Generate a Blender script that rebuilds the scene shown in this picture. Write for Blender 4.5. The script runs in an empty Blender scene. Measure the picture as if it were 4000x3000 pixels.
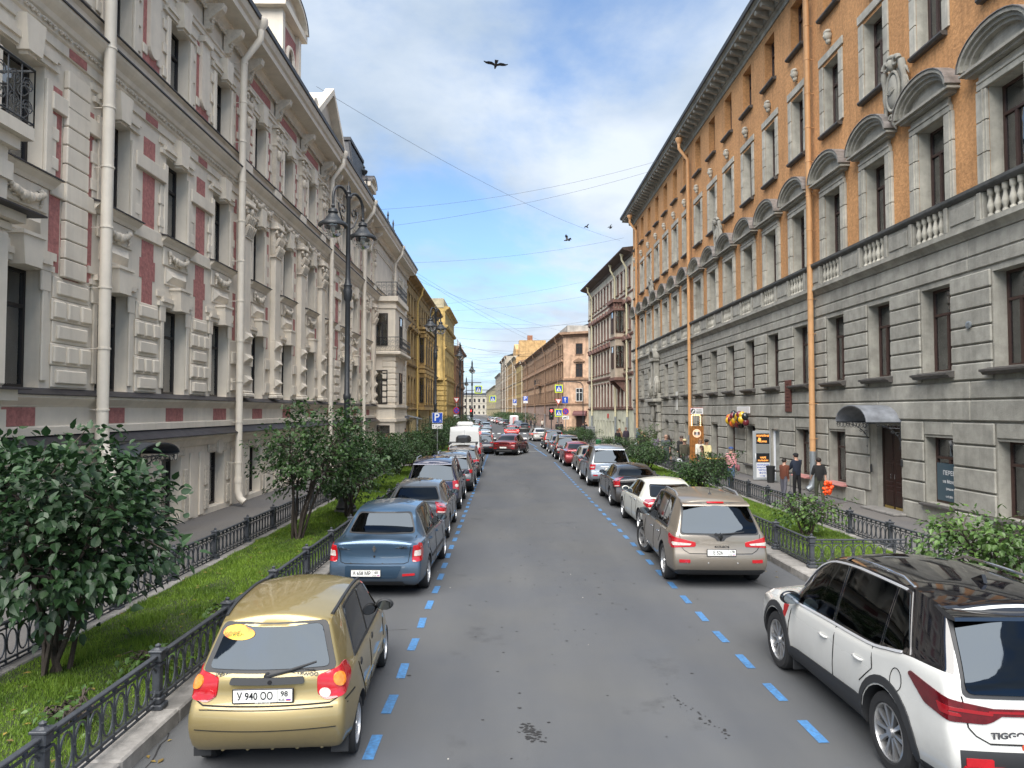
import bpy, bmesh, math, random
import numpy as np
from mathutils import Vector, Matrix
from mathutils.bvhtree import BVHTree
R = math.radians
TS = bpy.data.scenes.new('workshop')   # scratch scene for modifiers and lettering, removed at the end
SC = bpy.context.scene
COL = SC.collection

# ------------------------------------------------------------------ camera
cam_d = bpy.data.cameras.new('camera')
cam_d.sensor_width = 36.0
cam_d.lens = 24.95
cam_d.clip_end = 3000
cam = bpy.data.objects.new('camera', cam_d)
COL.objects.link(cam)
cam.location = (0, 0, 3.33)
cam.rotation_euler = (R(92.15), 0, R(-0.56))
SC.camera = cam
CAM = Vector((0, 0, 3.33))

# ------------------------------------------------------------------ world: broken cloud over a blue sky
SUN_EL, SUN_AZ = R(56), R(196)      # azimuth clockwise from +Y (north)
wd = bpy.data.worlds.new('World'); SC.world = wd; wd.use_nodes = True
nt = wd.node_tree; nt.nodes.clear()
def wn(t, **k):
    n = nt.nodes.new(t)
    for a, b in k.items(): setattr(n, a, b)
    return n
sky = wn('ShaderNodeTexSky', sky_type='NISHITA', sun_disc=False)
sky.sun_elevation = SUN_EL; sky.sun_rotation = SUN_AZ
sky.air_density = 1.0; sky.dust_density = 0.6; sky.ozone_density = 1.6
tc = wn('ShaderNodeTexCoord')
sep = wn('ShaderNodeSeparateXYZ'); nt.links.new(tc.outputs['Generated'], sep.inputs[0])
zz = wn('ShaderNodeMath', operation='MAXIMUM'); nt.links.new(sep.outputs['Z'], zz.inputs[0]); zz.inputs[1].default_value = 0.0
za = wn('ShaderNodeMath', operation='ADD'); nt.links.new(zz.outputs[0], za.inputs[0]); za.inputs[1].default_value = 0.22
dx = wn('ShaderNodeMath', operation='DIVIDE'); nt.links.new(sep.outputs['X'], dx.inputs[0]); nt.links.new(za.outputs[0], dx.inputs[1])
dy = wn('ShaderNodeMath', operation='DIVIDE'); nt.links.new(sep.outputs['Y'], dy.inputs[0]); nt.links.new(za.outputs[0], dy.inputs[1])
cb = wn('ShaderNodeCombineXYZ'); nt.links.new(dx.outputs[0], cb.inputs[0]); nt.links.new(dy.outputs[0], cb.inputs[1])
cb.inputs[2].default_value = 3.7
n1 = wn('ShaderNodeTexNoise'); n1.inputs['Scale'].default_value = 1.05; n1.inputs['Detail'].default_value = 9; n1.inputs['Roughness'].default_value = 0.56; n1.inputs['Distortion'].default_value = 0.35
nt.links.new(cb.outputs[0], n1.inputs['Vector'])
r1 = wn('ShaderNodeValToRGB'); r1.color_ramp.elements[0].position = 0.36; r1.color_ramp.elements[1].position = 0.57
r1.color_ramp.elements[0].color = (0.10, 0.10, 0.10, 1)
r1.color_ramp.interpolation = 'EASE'
nt.links.new(n1.outputs[0], r1.inputs[0])
n2 = wn('ShaderNodeTexNoise'); n2.inputs['Scale'].default_value = 1.5; n2.inputs['Detail'].default_value = 7; n2.inputs['Roughness'].default_value = 0.55
mp2 = wn('ShaderNodeMapping'); mp2.inputs['Location'].default_value = (4.1, 1.7, 0.4)
nt.links.new(cb.outputs[0], mp2.inputs[0]); nt.links.new(mp2.outputs[0], n2.inputs['Vector'])
r2 = wn('ShaderNodeValToRGB')      # cloud body: bluish grey bellies to white tops
r2.color_ramp.elements[0].position = 0.33; r2.color_ramp.elements[0].color = (2.1, 2.7, 3.5, 1)
r2.color_ramp.elements[1].position = 0.66; r2.color_ramp.elements[1].color = (4.05, 4.45, 4.95, 1)
nt.links.new(n2.outputs[0], r2.inputs[0])
bst = wn('ShaderNodeMixRGB', blend_type='MULTIPLY'); bst.inputs[0].default_value = 1.0
bst.inputs[2].default_value = (0.82, 1.0, 1.14, 1)
nt.links.new(sky.outputs[0], bst.inputs[1])
mx = wn('ShaderNodeMixRGB'); nt.links.new(r1.outputs[0], mx.inputs[0]); nt.links.new(bst.outputs[0], mx.inputs[1]); nt.links.new(r2.outputs[0], mx.inputs[2])
bg = wn('ShaderNodeBackground'); bg.inputs[1].default_value = 0.05
nt.links.new(mx.outputs[0], bg.inputs[0])
wo = wn('ShaderNodeOutputWorld'); nt.links.new(bg.outputs[0], wo.inputs[0])

# ------------------------------------------------------------------ sun behind thin cloud
sl = bpy.data.lights.new('sun', 'SUN'); sl.energy = 2.0; sl.angle = R(68); sl.color = (1.0, 0.95, 0.885)
so = bpy.data.objects.new('sun', sl); COL.objects.link(so)
sd = Vector((math.sin(SUN_AZ) * math.cos(SUN_EL), math.cos(SUN_AZ) * math.cos(SUN_EL), math.sin(SUN_EL)))
so.rotation_euler = sd.to_track_quat('Z', 'Y').to_euler(); so.location = (-20, -30, 60)

# ------------------------------------------------------------------ exposure
vs = SC.view_settings
vs.view_transform = 'Standard'; vs.look = 'None'; vs.exposure = 2.13; vs.gamma = 1.0; vs.use_curve_mapping = False
SC.render.engine = 'CYCLES'
SC.cycles.use_denoising = True
SC.cycles.max_bounces = 5; SC.cycles.diffuse_bounces = 3; SC.cycles.glossy_bounces = 2; SC.cycles.transparent_max_bounces = 8; SC.cycles.transmission_bounces = 3

# ------------------------------------------------------------------ materials
MATS = {}
def mat(name, col, rough=0.8, metal=0.0, var=0.0, vscale=1.5, bump=0.0, bscale=40.0, coat=0.0, spec=0.5, detail=4, col2=None, v2=None, grime=0.0, randv=0.0, emit=None, estr=0.0, streak=0.0):
    if name in MATS: return MATS[name]
    m = bpy.data.materials.new(name); m.use_nodes = True
    t = m.node_tree; b = t.nodes['Principled BSDF']
    b.inputs['Base Color'].default_value = (*col, 1); b.inputs['Roughness'].default_value = rough
    b.inputs['Metallic'].default_value = metal; b.inputs['Specular IOR Level'].default_value = spec
    b.inputs['Coat Weight'].default_value = coat; b.inputs['Coat Roughness'].default_value = 0.04
    if emit: b.inputs['Emission Color'].default_value = (*emit, 1); b.inputs['Emission Strength'].default_value = estr
    L = t.links
    def node(ty, **k):
        n = t.nodes.new(ty)
        for a, c in k.items(): setattr(n, a, c)
        return n
    if var or bump or randv or grime or streak:
        geo = node('ShaderNodeNewGeometry')
    cur = None
    if var:
        nz = node('ShaderNodeTexNoise'); nz.inputs['Scale'].default_value = vscale; nz.inputs['Detail'].default_value = detail; nz.inputs['Roughness'].default_value = 0.62
        L.new(geo.outputs['Position'], nz.inputs['Vector'])
        rp = node('ShaderNodeValToRGB'); rp.color_ramp.elements[0].position = 0.3; rp.color_ramp.elements[1].position = 0.7
        c2 = col2 if col2 else tuple(c * (1 - var) for c in col)
        rp.color_ramp.elements[0].color = (*c2, 1); rp.color_ramp.elements[1].color = (*[min(1, c * (1 + var * 0.35)) for c in col], 1)
        L.new(nz.outputs[0], rp.inputs[0]); cur = rp.outputs[0]
    if grime:
        ng = node('ShaderNodeTexNoise'); ng.inputs['Scale'].default_value = 0.55; ng.inputs['Detail'].default_value = 8; ng.inputs['Roughness'].default_value = 0.7
        L.new(geo.outputs['Position'], ng.inputs['Vector'])
        rg = node('ShaderNodeValToRGB'); rg.color_ramp.elements[0].position = 0.38; rg.color_ramp.elements[1].position = 0.6
        rg.color_ramp.elements[0].color = (1 - grime, 1 - grime, 1 - grime, 1); rg.color_ramp.elements[1].color = (1, 1, 1, 1)
        L.new(ng.outputs[0], rg.inputs[0])
        mm = node('ShaderNodeMixRGB', blend_type='MULTIPLY'); mm.inputs[0].default_value = 1
        if cur: L.new(cur, mm.inputs[1])
        else: mm.inputs[1].default_value = (*col, 1)
        L.new(rg.outputs[0], mm.inputs[2]); cur = mm.outputs[0]
    if streak:
        mp = node('ShaderNodeMapping'); mp.inputs['Scale'].default_value = (3.2, 3.2, 0.22); L.new(geo.outputs['Position'], mp.inputs[0])
        ng = node('ShaderNodeTexNoise'); ng.inputs['Scale'].default_value = 1.0; ng.inputs['Detail'].default_value = 6; ng.inputs['Roughness'].default_value = 0.65
        L.new(mp.outputs[0], ng.inputs['Vector'])
        rg = node('ShaderNodeValToRGB'); rg.color_ramp.elements[0].position = 0.36; rg.color_ramp.elements[1].position = 0.52
        rg.color_ramp.elements[0].color = (1 - streak,) * 3 + (1,); rg.color_ramp.elements[1].color = (1, 1, 1, 1)
        L.new(ng.outputs[0], rg.inputs[0])
        mm = node('ShaderNodeMixRGB', blend_type='MULTIPLY'); mm.inputs[0].default_value = 1
        if cur: L.new(cur, mm.inputs[1])
        else: mm.inputs[1].default_value = (*col, 1)
        L.new(rg.outputs[0], mm.inputs[2]); cur = mm.outputs[0]
    if randv:
        oi = node('ShaderNodeObjectInfo'); mr = node('ShaderNodeMapRange')
        mr.inputs['To Min'].default_value = 1 - randv; mr.inputs['To Max'].default_value = 1 + randv * 0.4
        L.new(oi.outputs['Random'], mr.inputs['Value'])
        hs = node('ShaderNodeHueSaturation'); L.new(mr.outputs[0], hs.inputs['Value'])
        if cur: L.new(cur, hs.inputs['Color'])
        else: hs.inputs['Color'].default_value = (*col, 1)
        cur = hs.outputs[0]
    if cur: L.new(cur, b.inputs['Base Color'])
    if bump:
        nb = node('ShaderNodeTexNoise'); nb.inputs['Scale'].default_value = bscale; nb.inputs['Detail'].default_value = 5; nb.inputs['Roughness'].default_value = 0.6
        L.new(geo.outputs['Position'], nb.inputs['Vector'])
        bp = node('ShaderNodeBump'); bp.inputs['Strength'].default_value = min(1, bump); bp.inputs['Distance'].default_value = 0.02 * max(1, bump)
        L.new(nb.outputs[0], bp.inputs['Height']); L.new(bp.outputs[0], b.inputs['Normal'])
    MATS[name] = m
    return m

def leafmat(name, c1, c2, rough=0.45, trans=0.25):
    m = bpy.data.materials.new(name); m.use_nodes = True
    t = m.node_tree; b = t.nodes['Principled BSDF']; L = t.links
    geo = t.nodes.new('ShaderNodeNewGeometry')
    rp = t.nodes.new('ShaderNodeValToRGB'); rp.color_ramp.elements[0].color = (*c1, 1); rp.color_ramp.elements[1].color = (*c2, 1)
    L.new(geo.outputs['Random Per Island'], rp.inputs[0])
    nz = t.nodes.new('ShaderNodeTexNoise'); nz.inputs['Scale'].default_value = 1.6; nz.inputs['Detail'].default_value = 4; L.new(geo.outputs['Position'], nz.inputs['Vector'])
    r3 = t.nodes.new('ShaderNodeValToRGB'); r3.color_ramp.elements[0].position = .34; r3.color_ramp.elements[1].position = .68; r3.color_ramp.elements[0].color = (.62,.66,.6,1); r3.color_ramp.elements[1].color = (1.3,1.22,1.05,1); L.new(nz.outputs[0], r3.inputs[0])
    mu = t.nodes.new('ShaderNodeMixRGB'); mu.blend_type = 'MULTIPLY'; mu.inputs[0].default_value = 1; L.new(rp.outputs[0], mu.inputs[1]); L.new(r3.outputs[0], mu.inputs[2]); rp = mu
    L.new(rp.outputs[0], b.inputs['Base Color'])
    b.inputs['Roughness'].default_value = rough
    tr = t.nodes.new('ShaderNodeBsdfTranslucent'); L.new(rp.outputs[0], tr.inputs[0])
    mxs = t.nodes.new('ShaderNodeMixShader'); mxs.inputs[0].default_value = trans
    L.new(b.outputs[0], mxs.inputs[1]); L.new(tr.outputs[0], mxs.inputs[2])
    L.new(mxs.outputs[0], t.nodes['Material Output'].inputs[0])
    MATS[name] = m
    return m

def glassmat(name, tint=(0.90, 0.94, 0.92), ior=1.55, wav=0.02):
    m = bpy.data.materials.new(name); m.use_nodes = True
    t = m.node_tree; t.nodes.clear(); L = t.links
    o = t.nodes.new('ShaderNodeOutputMaterial')
    tr = t.nodes.new('ShaderNodeBsdfTransparent'); tr.inputs[0].default_value = (*tint, 1)
    gl = t.nodes.new('ShaderNodeBsdfGlossy'); gl.inputs['Roughness'].default_value = 0.015; gl.inputs[0].default_value = (0.95, 0.97, 1, 1)
    fr = t.nodes.new('ShaderNodeFresnel'); fr.inputs[0].default_value = ior
    geo = t.nodes.new('ShaderNodeNewGeometry')
    nz = t.nodes.new('ShaderNodeTexNoise'); nz.inputs['Scale'].default_value = 1.3; L.new(geo.outputs['Position'], nz.inputs['Vector'])
    bp = t.nodes.new('ShaderNodeBump'); bp.inputs['Strength'].default_value = 1.0; bp.inputs['Distance'].default_value = wav
    L.new(nz.outputs[0], bp.inputs['Height']); L.new(bp.outputs[0], gl.inputs['Normal'])
    ma = t.nodes.new('ShaderNodeMath'); ma.operation = 'MULTIPLY_ADD'; ma.inputs[1].default_value = 1.7; ma.inputs[2].default_value = 0.10
    L.new(fr.outputs[0], ma.inputs[0])
    mxs = t.nodes.new('ShaderNodeMixShader'); L.new(ma.outputs[0], mxs.inputs[0]); L.new(tr.outputs[0], mxs.inputs[1]); L.new(gl.outputs[0], mxs.inputs[2])
    L.new(mxs.outputs[0], o.inputs[0])
    MATS[name] = m
    return m

G = glassmat('window_glass')
CARGLASS = mat('car_glass', (0.032, 0.038, 0.045), rough=0.03, metal=1.0)
RUBBER = mat('tyre_rubber', (0.018, 0.018, 0.019), rough=0.85, bump=0.2, bscale=60)
BLKPL = mat('black_plastic', (0.022, 0.023, 0.025), rough=0.55)
GLOSSBLK = mat('gloss_black', (0.006, 0.006, 0.008), rough=0.06, coat=1.0, spec=0.7)
CHROME = mat('bright_metal', (0.75, 0.76, 0.78), rough=0.12, metal=1.0)
ALLOY = mat('alloy', (0.48, 0.48, 0.48), rough=0.32, metal=0.85)
SILVERP = mat('hubcap_paint', (0.5, 0.5, 0.51), rough=0.35, metal=0.5)
PLATEW = mat('plate_white', (0.72, 0.72, 0.68), rough=0.4)
INKB = mat('plate_ink', (0.01, 0.01, 0.012), rough=0.5)
REDL = mat('tail_lamp_red', (0.42, 0.006, 0.012), rough=0.12, coat=1.0, var=0.22, vscale=9, spec=0.6)
DREDL = mat('tail_lamp_dark', (0.10, 0.004, 0.008), rough=0.1, coat=1.0, var=0.4, vscale=12)
CLEARL = mat('lamp_clear', (0.62, 0.56, 0.52), rough=0.12, coat=1.0, var=0.4, vscale=22)
AMBER = mat('lamp_amber', (0.75, 0.22, 0.02), rough=0.15, coat=1.0, var=0.3, vscale=30)
LITRED = mat('lamp_lit_red', (0.5, 0.02, 0.02), rough=0.2, emit=(1, 0.03, 0.03), estr=2.5)
DARKGAP = mat('panel_gap', (0.006, 0.006, 0.006), rough=0.9)
IRON = mat('painted_iron', (0.028, 0.032, 0.037), rough=0.45, var=0.3, vscale=8, bump=0.15, bscale=70)
IRONGREY = mat('fence_iron', (0.048, 0.053, 0.062), rough=0.5, var=0.3, vscale=9, bump=0.2, bscale=60)

# ------------------------------------------------------------------ mesh helpers
class MB:
    def __init__(s): s.v = []; s.f = []; s.m = []
    def add(s, vs, fs, mi=0):
        o = len(s.v); s.v.extend([tuple(p) for p in vs]); s.f.extend([tuple(i + o for i in f) for f in fs]); s.m.extend([mi] * len(fs)); return s
    def box(s, x0, y0, z0, x1, y1, z1, mi=0, bev=0.0):
        x0, x1 = min(x0, x1), max(x0, x1); y0, y1 = min(y0, y1), max(y0, y1); z0, z1 = min(z0, z1), max(z0, z1)
        if bev <= 0:
            return s.add([(x0,y0,z0),(x1,y0,z0),(x1,y1,z0),(x0,y1,z0),(x0,y0,z1),(x1,y0,z1),(x1,y1,z1),(x0,y1,z1)],
                  [(0,3,2,1),(4,5,6,7),(0,1,5,4),(1,2,6,5),(2,3,7,6),(3,0,4,7)], mi)
        b = min(bev, (x1-x0)*.45, (y1-y0)*.45, (z1-z0)*.45)   # full chamfer box
        vs = []; idx = {}
        for i, (X, sx) in enumerate(((x0, 1), (x1, -1))):
            for j, (Y, sy) in enumerate(((y0, 1), (y1, -1))):
                for k, (Z, sz) in enumerate(((z0, 1), (z1, -1))):
                    for a in range(3):
                        p = [X + sx*b, Y + sy*b, Z + sz*b]; p[a] = (X, Y, Z)[a]
                        idx[(i, j, k, a)] = len(vs); vs.append(tuple(p))
        I = lambda i, j, k, a: idx[(i, j, k, a)]
        fs = [(I(0,0,0,0),I(0,0,1,0),I(0,1,1,0),I(0,1,0,0)), (I(1,0,0,0),I(1,1,0,0),I(1,1,1,0),I(1,0,1,0)),
              (I(0,0,0,1),I(1,0,0,1),I(1,0,1,1),I(0,0,1,1)), (I(0,1,0,1),I(0,1,1,1),I(1,1,1,1),I(1,1,0,1)),
              (I(0,0,0,2),I(0,1,0,2),I(1,1,0,2),I(1,0,0,2)), (I(0,0,1,2),I(1,0,1,2),I(1,1,1,2),I(0,1,1,2))]
        for i in (0,1):
            for j in (0,1): fs.append((I(i,j,0,0),I(i,j,0,1),I(i,j,1,1),I(i,j,1,0)) if (i+j)%2 else (I(i,j,0,0),I(i,j,1,0),I(i,j,1,1),I(i,j,0,1))[::-1])
        for i in (0,1):
            for k in (0,1): fs.append((I(i,0,k,0),I(i,0,k,2),I(i,1,k,2),I(i,1,k,0)))
        for j in (0,1):
            for k in (0,1): fs.append((I(0,j,k,1),I(0,j,k,2),I(1,j,k,2),I(1,j,k,1)))
        for i in (0,1):
            for j in (0,1):
                for k in (0,1): fs.append((I(i,j,k,0),I(i,j,k,1),I(i,j,k,2)))
        # orient outwards
        c = Vector(((x0+x1)/2, (y0+y1)/2, (z0+z1)/2)); out = []
        for f in fs:
            p = [Vector(vs[i]) for i in f]; n = (p[1]-p[0]).cross(p[2]-p[0]); fc = sum(p, Vector())/len(p)
            out.append(f if n.dot(fc - c) >= 0 else f[::-1])
        return s.add(vs, out, mi)
    def prism(s, poly, ax, lo, hi, mi=0):
        # poly of 2D points; ax 'x': (y,z); 'y': (x,z); 'z': (x,y)
        n = len(poly)
        def P(p, t): return {'x': (t, p[0], p[1]), 'y': (p[0], t, p[1]), 'z': (p[0], p[1], t)}[ax]
        vs = [P(p, lo) for p in poly] + [P(p, hi) for p in poly]
        a = sum(poly[i][0]*poly[(i+1)%n][1] - poly[(i+1)%n][0]*poly[i][1] for i in range(n))
        pos = (a > 0) ^ (ax == 'y')
        fs = [tuple(range(n))[::-1], tuple(range(n, 2*n))] + [(i, (i+1)%n, n+(i+1)%n, n+i) for i in range(n)]
        if not pos: fs = [f[::-1] for f in fs]
        return s.add(vs, fs, mi)
    def lathe(s, prof, seg=12, c=(0,0,0), ax='z', mi=0, cap=True, a0=0.0, sx=1.0):
        vs = []; fs = []; n = len(prof)
        for i in range(seg):
            a = a0 + 2*math.pi*i/seg; ca, sa = math.cos(a)*sx, math.sin(a)
            for r, h in prof:
                p = {'z': (r*ca, r*sa, h), 'x': (h, r*ca, r*sa), 'y': (r*sa, h, r*ca)}[ax]
                vs.append((p[0]+c[0], p[1]+c[1], p[2]+c[2]))
        for i in range(seg):
            j = (i+1) % seg
            for k in range(n-1): fs.append((i*n+k, j*n+k, j*n+k+1, i*n+k+1))
        if cap:
            if prof[0][0] > 1e-6: fs.append(tuple(i*n for i in range(seg))[::-1])
            if prof[-1][0] > 1e-6: fs.append(tuple(i*n+n-1 for i in range(seg)))
        return s.add(vs, fs, mi)
    def tube(s, pts, r, seg=6, mi=0, closed=False, flat=None):
        P = [Vector(p) for p in pts]; n = len(P); vs = []; fs = []
        rr = r if isinstance(r, (list, tuple)) else [r]*n
        up = None
        for i in range(n):
            if closed: t = P[(i+1) % n] - P[i-1]
            else: t = P[min(i+1, n-1)] - P[max(i-1, 0)]
            if t.length < 1e-9: t = Vector((0,0,1))
            t.normalize()
            if up is None:
                up = Vector((0,0,1)) if abs(t.z) < 0.9 else Vector((1,0,0))
            u = (up - t*up.dot(t)); 
            if u.length < 1e-6: u = t.orthogonal()
            u.normalize(); w = t.cross(u); up = u
            for k in range(seg):
                a = 2*math.pi*(k+0.5)/seg
                vs.append(P[i] + (u*math.sin(a) + w*math.cos(a)*(flat or 1.0))*rr[i])
        m = n if closed else n-1
        for i in range(m):
            j = (i+1) % n
            for k in range(seg): fs.append((i*seg+k, i*seg+(k+1)%seg, j*seg+(k+1)%seg, j*seg+k))
        if not closed: fs.append(tuple(range(seg))[::-1]); fs.append(tuple(range((n-1)*seg, n*seg)))
        return s.add(vs, fs, mi)
    def ell(s, c, r, u=8, v=6, mi=0):
        if not isinstance(r, (tuple, list)): r = (r, r, r)
        vs = [(c[0], c[1], c[2]-r[2])]; fs = []
        for j in range(1, v):
            th = math.pi*j/v
            for i in range(u):
                a = 2*math.pi*i/u
                vs.append((c[0]+r[0]*math.sin(th)*math.cos(a), c[1]+r[1]*math.sin(th)*math.sin(a), c[2]-r[2]*math.cos(th)))
        vs.append((c[0], c[1], c[2]+r[2])); T = len(vs)-1
        for i in range(u):
            fs.append((0, 1+(i+1)%u, 1+i)); fs.append((T, T-u+i, T-u+(i+1)%u))
        for j in range(v-2):
            for i in range(u): fs.append((1+j*u+i, 1+j*u+(i+1)%u, 1+(j+1)*u+(i+1)%u, 1+(j+1)*u+i))
        return s.add(vs, fs, mi)
    def quad(s, a, b, c, d, mi=0): return s.add([a, b, c, d], [(0,1,2,3)], mi)
    def mesh(s, name, mats, smooth=None):
        me = bpy.data.meshes.new(name); me.from_pydata(s.v, [], s.f)
        for m in (mats if isinstance(mats, (list, tuple)) else [mats]): me.materials.append(m)
        if any(s.m): me.polygons.foreach_set('material_index', s.m)
        if smooth is not None:
            me.polygons.foreach_set('use_smooth', [True]*len(me.polygons)); me.set_sharp_from_angle(angle=R(smooth))
        me.update(); return me

def ob(name, me, parent=None, loc=None, rz=None, scale=None):
    o = bpy.data.objects.new(name, me); COL.objects.link(o)
    if parent is not None: o.parent = parent
    if loc is not None: o.location = loc
    if rz is not None: o.rotation_euler = (0, 0, rz)
    if scale is not None: o.scale = scale if isinstance(scale, (tuple, list)) else (scale,)*3
    return o
def tag(o, label, cat, group=None, kind=None):
    if label: o['label'] = label
    if cat: o['category'] = cat
    if group: o['group'] = group
    if kind: o['kind'] = kind
    return o
def thing(name, label, cat, loc=(0,0,0), rz=0.0, group=None):
    return tag(ob(name, None, None, loc, rz), label, cat, group)
def struct(o): o['kind'] = 'structure'; return o
def stuff(o): o['kind'] = 'stuff'; return o
def copy_tree(o, parent=None):
    c = o.copy(); COL.objects.link(c); c.parent = parent
    for ch in list(o.children): copy_tree(ch, c)
    return c

_txt = {}
def text_mesh(s, size, mat_, ext=0.002, bold=0.0, shear=0.0, xs=1.0):
    key = (s, size, mat_.name, ext, bold, shear, xs)
    if key in _txt: return _txt[key]
    cu = bpy.data.curves.new('lettering', 'FONT'); cu.body = s; cu.size = size; cu.extrude = ext; cu.offset = bold; cu.shear = shear
    cu.align_x = 'CENTER'; cu.align_y = 'CENTER'; cu.resolution_u = 3
    to = bpy.data.objects.new('lettering', cu); TS.collection.objects.link(to)
    dg = TS.view_layers[0].depsgraph; dg.update()
    me = bpy.data.meshes.new_from_object(to.evaluated_get(dg)); me.name = 'lettering'
    bpy.data.objects.remove(to); bpy.data.curves.remove(cu)
    me.materials.clear(); me.materials.append(mat_)
    if xs != 1.0: me.transform(Matrix.Diagonal((xs, 1, 1, 1)))
    me.transform(Matrix.Rotation(R(90), 4, 'X'))     # stands in xz, reads from -y
    _txt[key] = me
    return me

def rnd_poly(pts, r=0.03, n=3):
    out = []; N = len(pts)
    for i in range(N):
        p = Vector(pts[i]); a = Vector(pts[i-1]); b = Vector(pts[(i+1) % N])
        rr = min(r, (a-p).length*.45, (b-p).length*.45)
        A = p + (a-p).normalized()*rr; B = p + (b-p).normalized()*rr
        for k in range(n+1):
            t = k/n; out.append(tuple((A*(1-t)**2 + p*2*t*(1-t) + B*t*t)))
    return out
def lerp_list(L, x):
    if x <= L[0][0]: return L[0][1]
    for (a, b), (c, d) in zip(L, L[1:]):
        if x <= c: return b + (d-b)*(x-a)/(c-a) if c > a else d
    return L[-1][1]
def smooth_list(L, x):      # monotone-ish cubic (catmull) through points
    if x <= L[0][0]: return L[0][1]
    if x >= L[-1][0]: return L[-1][1]
    for i in range(len(L)-1):
        x0, y0 = L[i]; x1, y1 = L[i+1]
        if x <= x1:
            t = (x-x0)/(x1-x0); h = x1-x0
            def slope(k):
                if k <= 0 or k >= len(L)-1: 
                    a = max(0, min(k, len(L)-2)); return (L[a+1][1]-L[a][1])/(L[a+1][0]-L[a][0])
                s0 = (L[k][1]-L[k-1][1])/(L[k][0]-L[k-1][0]); s1 = (L[k+1][1]-L[k][1])/(L[k+1][0]-L[k][0])
                return 0 if s0*s1 <= 0 else 2*s0*s1/(s0+s1)
            m0, m1 = slope(i)*h, slope(i+1)*h
            return y0*(2*t**3-3*t*t+1)+m0*(t**3-2*t*t+t)+y1*(-2*t**3+3*t*t)+m1*(t**3-t*t)
    return L[-1][1]

# cached chamfered block, back at y=0, centred in x and z
_blk = {}
def blk(w, h, d, mat_, bev=0.015):
    k = (round(w, 3), round(h, 3), round(d, 3), mat_.name, bev)
    if k not in _blk: _blk[k] = MB().box(-w/2, 0, -h/2, w/2, d, h/2, 0, bev).mesh('block', mat_)
    return _blk[k]
def many(name, items, parent, limit=300):
    """items: (mesh, loc[, rz]) in parent space; nearest ones single objects, the rest joined as stuff"""
    mw = parent.matrix_basis
    if len(items) > limit:
        items = sorted(items, key=lambda t: (mw @ Vector(t[1]) - CAM).length)
    for t in items[:limit]: ob(name, t[0], parent, t[1], t[2] if len(t) > 2 else None)
    rest = items[limit:]
    if rest:
        mb = MB(); mats = []; 
        for t in rest:
            me = t[0]; rm = Matrix.Rotation(t[2] if len(t) > 2 else 0, 4, 'Z'); L = Vector(t[1])
            m0 = me.materials[0]
            if m0 not in mats: mats.append(m0)
            mb.add([rm @ v.co + L for v in me.vertices], [tuple(p.vertices) for p in me.polygons], mats.index(m0))
        stuff(ob(name, mb.mesh(name, mats), parent))
# ------------------------------------------------------------------ ground, road, pavements
rng = np.random.default_rng(7); random.seed(7)
def asphalt(name, c, dark, warm=None):
    m = bpy.data.materials.new(name); m.use_nodes = True
    t = m.node_tree; b = t.nodes['Principled BSDF']; L = t.links
    geo = t.nodes.new('ShaderNodeNewGeometry')
    def noise(sc, det=6, ro=0.6, vec=None, dist=0.0):
        n = t.nodes.new('ShaderNodeTexNoise'); n.inputs['Scale'].default_value = sc; n.inputs['Detail'].default_value = det; n.inputs['Roughness'].default_value = ro; n.inputs['Distortion'].default_value = dist
        L.new(vec or geo.outputs['Position'], n.inputs['Vector']); return n.outputs[0]
    def ramp(src, p0, p1, c0, c1):
        r = t.nodes.new('ShaderNodeValToRGB'); r.color_ramp.elements[0].position = p0; r.color_ramp.elements[1].position = p1
        r.color_ramp.elements[0].color = (*c0, 1); r.color_ramp.elements[1].color = (*c1, 1); L.new(src, r.inputs[0]); return r.outputs[0]
    def mul(a, bb, f=1.0):
        x = t.nodes.new('ShaderNodeMixRGB'); x.blend_type = 'MULTIPLY'; x.inputs[0].default_value = f; L.new(a, x.inputs[1]); L.new(bb, x.inputs[2]); return x.outputs[0]
    mp = t.nodes.new('ShaderNodeMapping'); mp.inputs['Scale'].default_value = (0.55, 0.10, 1); L.new(geo.outputs['Position'], mp.inputs[0])
    big = ramp(noise(1.0, 5, 0.55, mp.outputs[0]), 0.36, 0.64, dark, c)            # wheel-worn lengthwise bands
    w = warm or (1.01, 1.0, 0.97)
    pat = ramp(noise(0.33, 5, 0.6), 0.40, 0.62, (0.88, 0.90, 0.94), w)
    grain = ramp(noise(150, 3, 0.7), 0.28, 0.72, (0.66,)*3, (1.28,)*3)
    stone = ramp(noise(55, 2, 0.5), 0.72, 0.80, (1,)*3, (1.9, 1.85, 1.75))
    pits = ramp(noise(9, 8, 0.75, None, 0.4), 0.26, 0.33, (0.45,)*3, (1,)*3)
    oil = ramp(noise(0.8, 7, 0.7), 0.26, 0.40, (0.66,)*3, (1,)*3)
    o = mul(mul(mul(mul(mul(big, pat), grain), stone), pits), oil)
    L.new(o, b.inputs['Base Color']); b.inputs['Roughness'].default_value = 0.82; b.inputs['Specular IOR Level'].default_value = 0.35
    bp = t.nodes.new('ShaderNodeBump'); bp.inputs['Strength'].default_value = 0.5; bp.inputs['Distance'].default_value = 0.008
    L.new(noise(90, 4, 0.7), bp.inputs['Height']); L.new(bp.outputs[0], b.inputs['Normal'])
    MATS[name] = m; return m
ASPH = asphalt('road_asphalt', (0.098, 0.101, 0.105), (0.077, 0.080, 0.085))
PAVE = asphalt('pavement_asphalt', (0.165, 0.155, 0.147), (0.13, 0.122, 0.116))
GROUNDM = mat('city_ground', (0.09, 0.088, 0.085), rough=0.9, var=0.3, vscale=0.2)
GRAN = mat('granite', (0.30, 0.285, 0.265), rough=0.75, var=0.35, vscale=6, bump=0.25, bscale=60, randv=0.22, grime=0.3)
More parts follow.
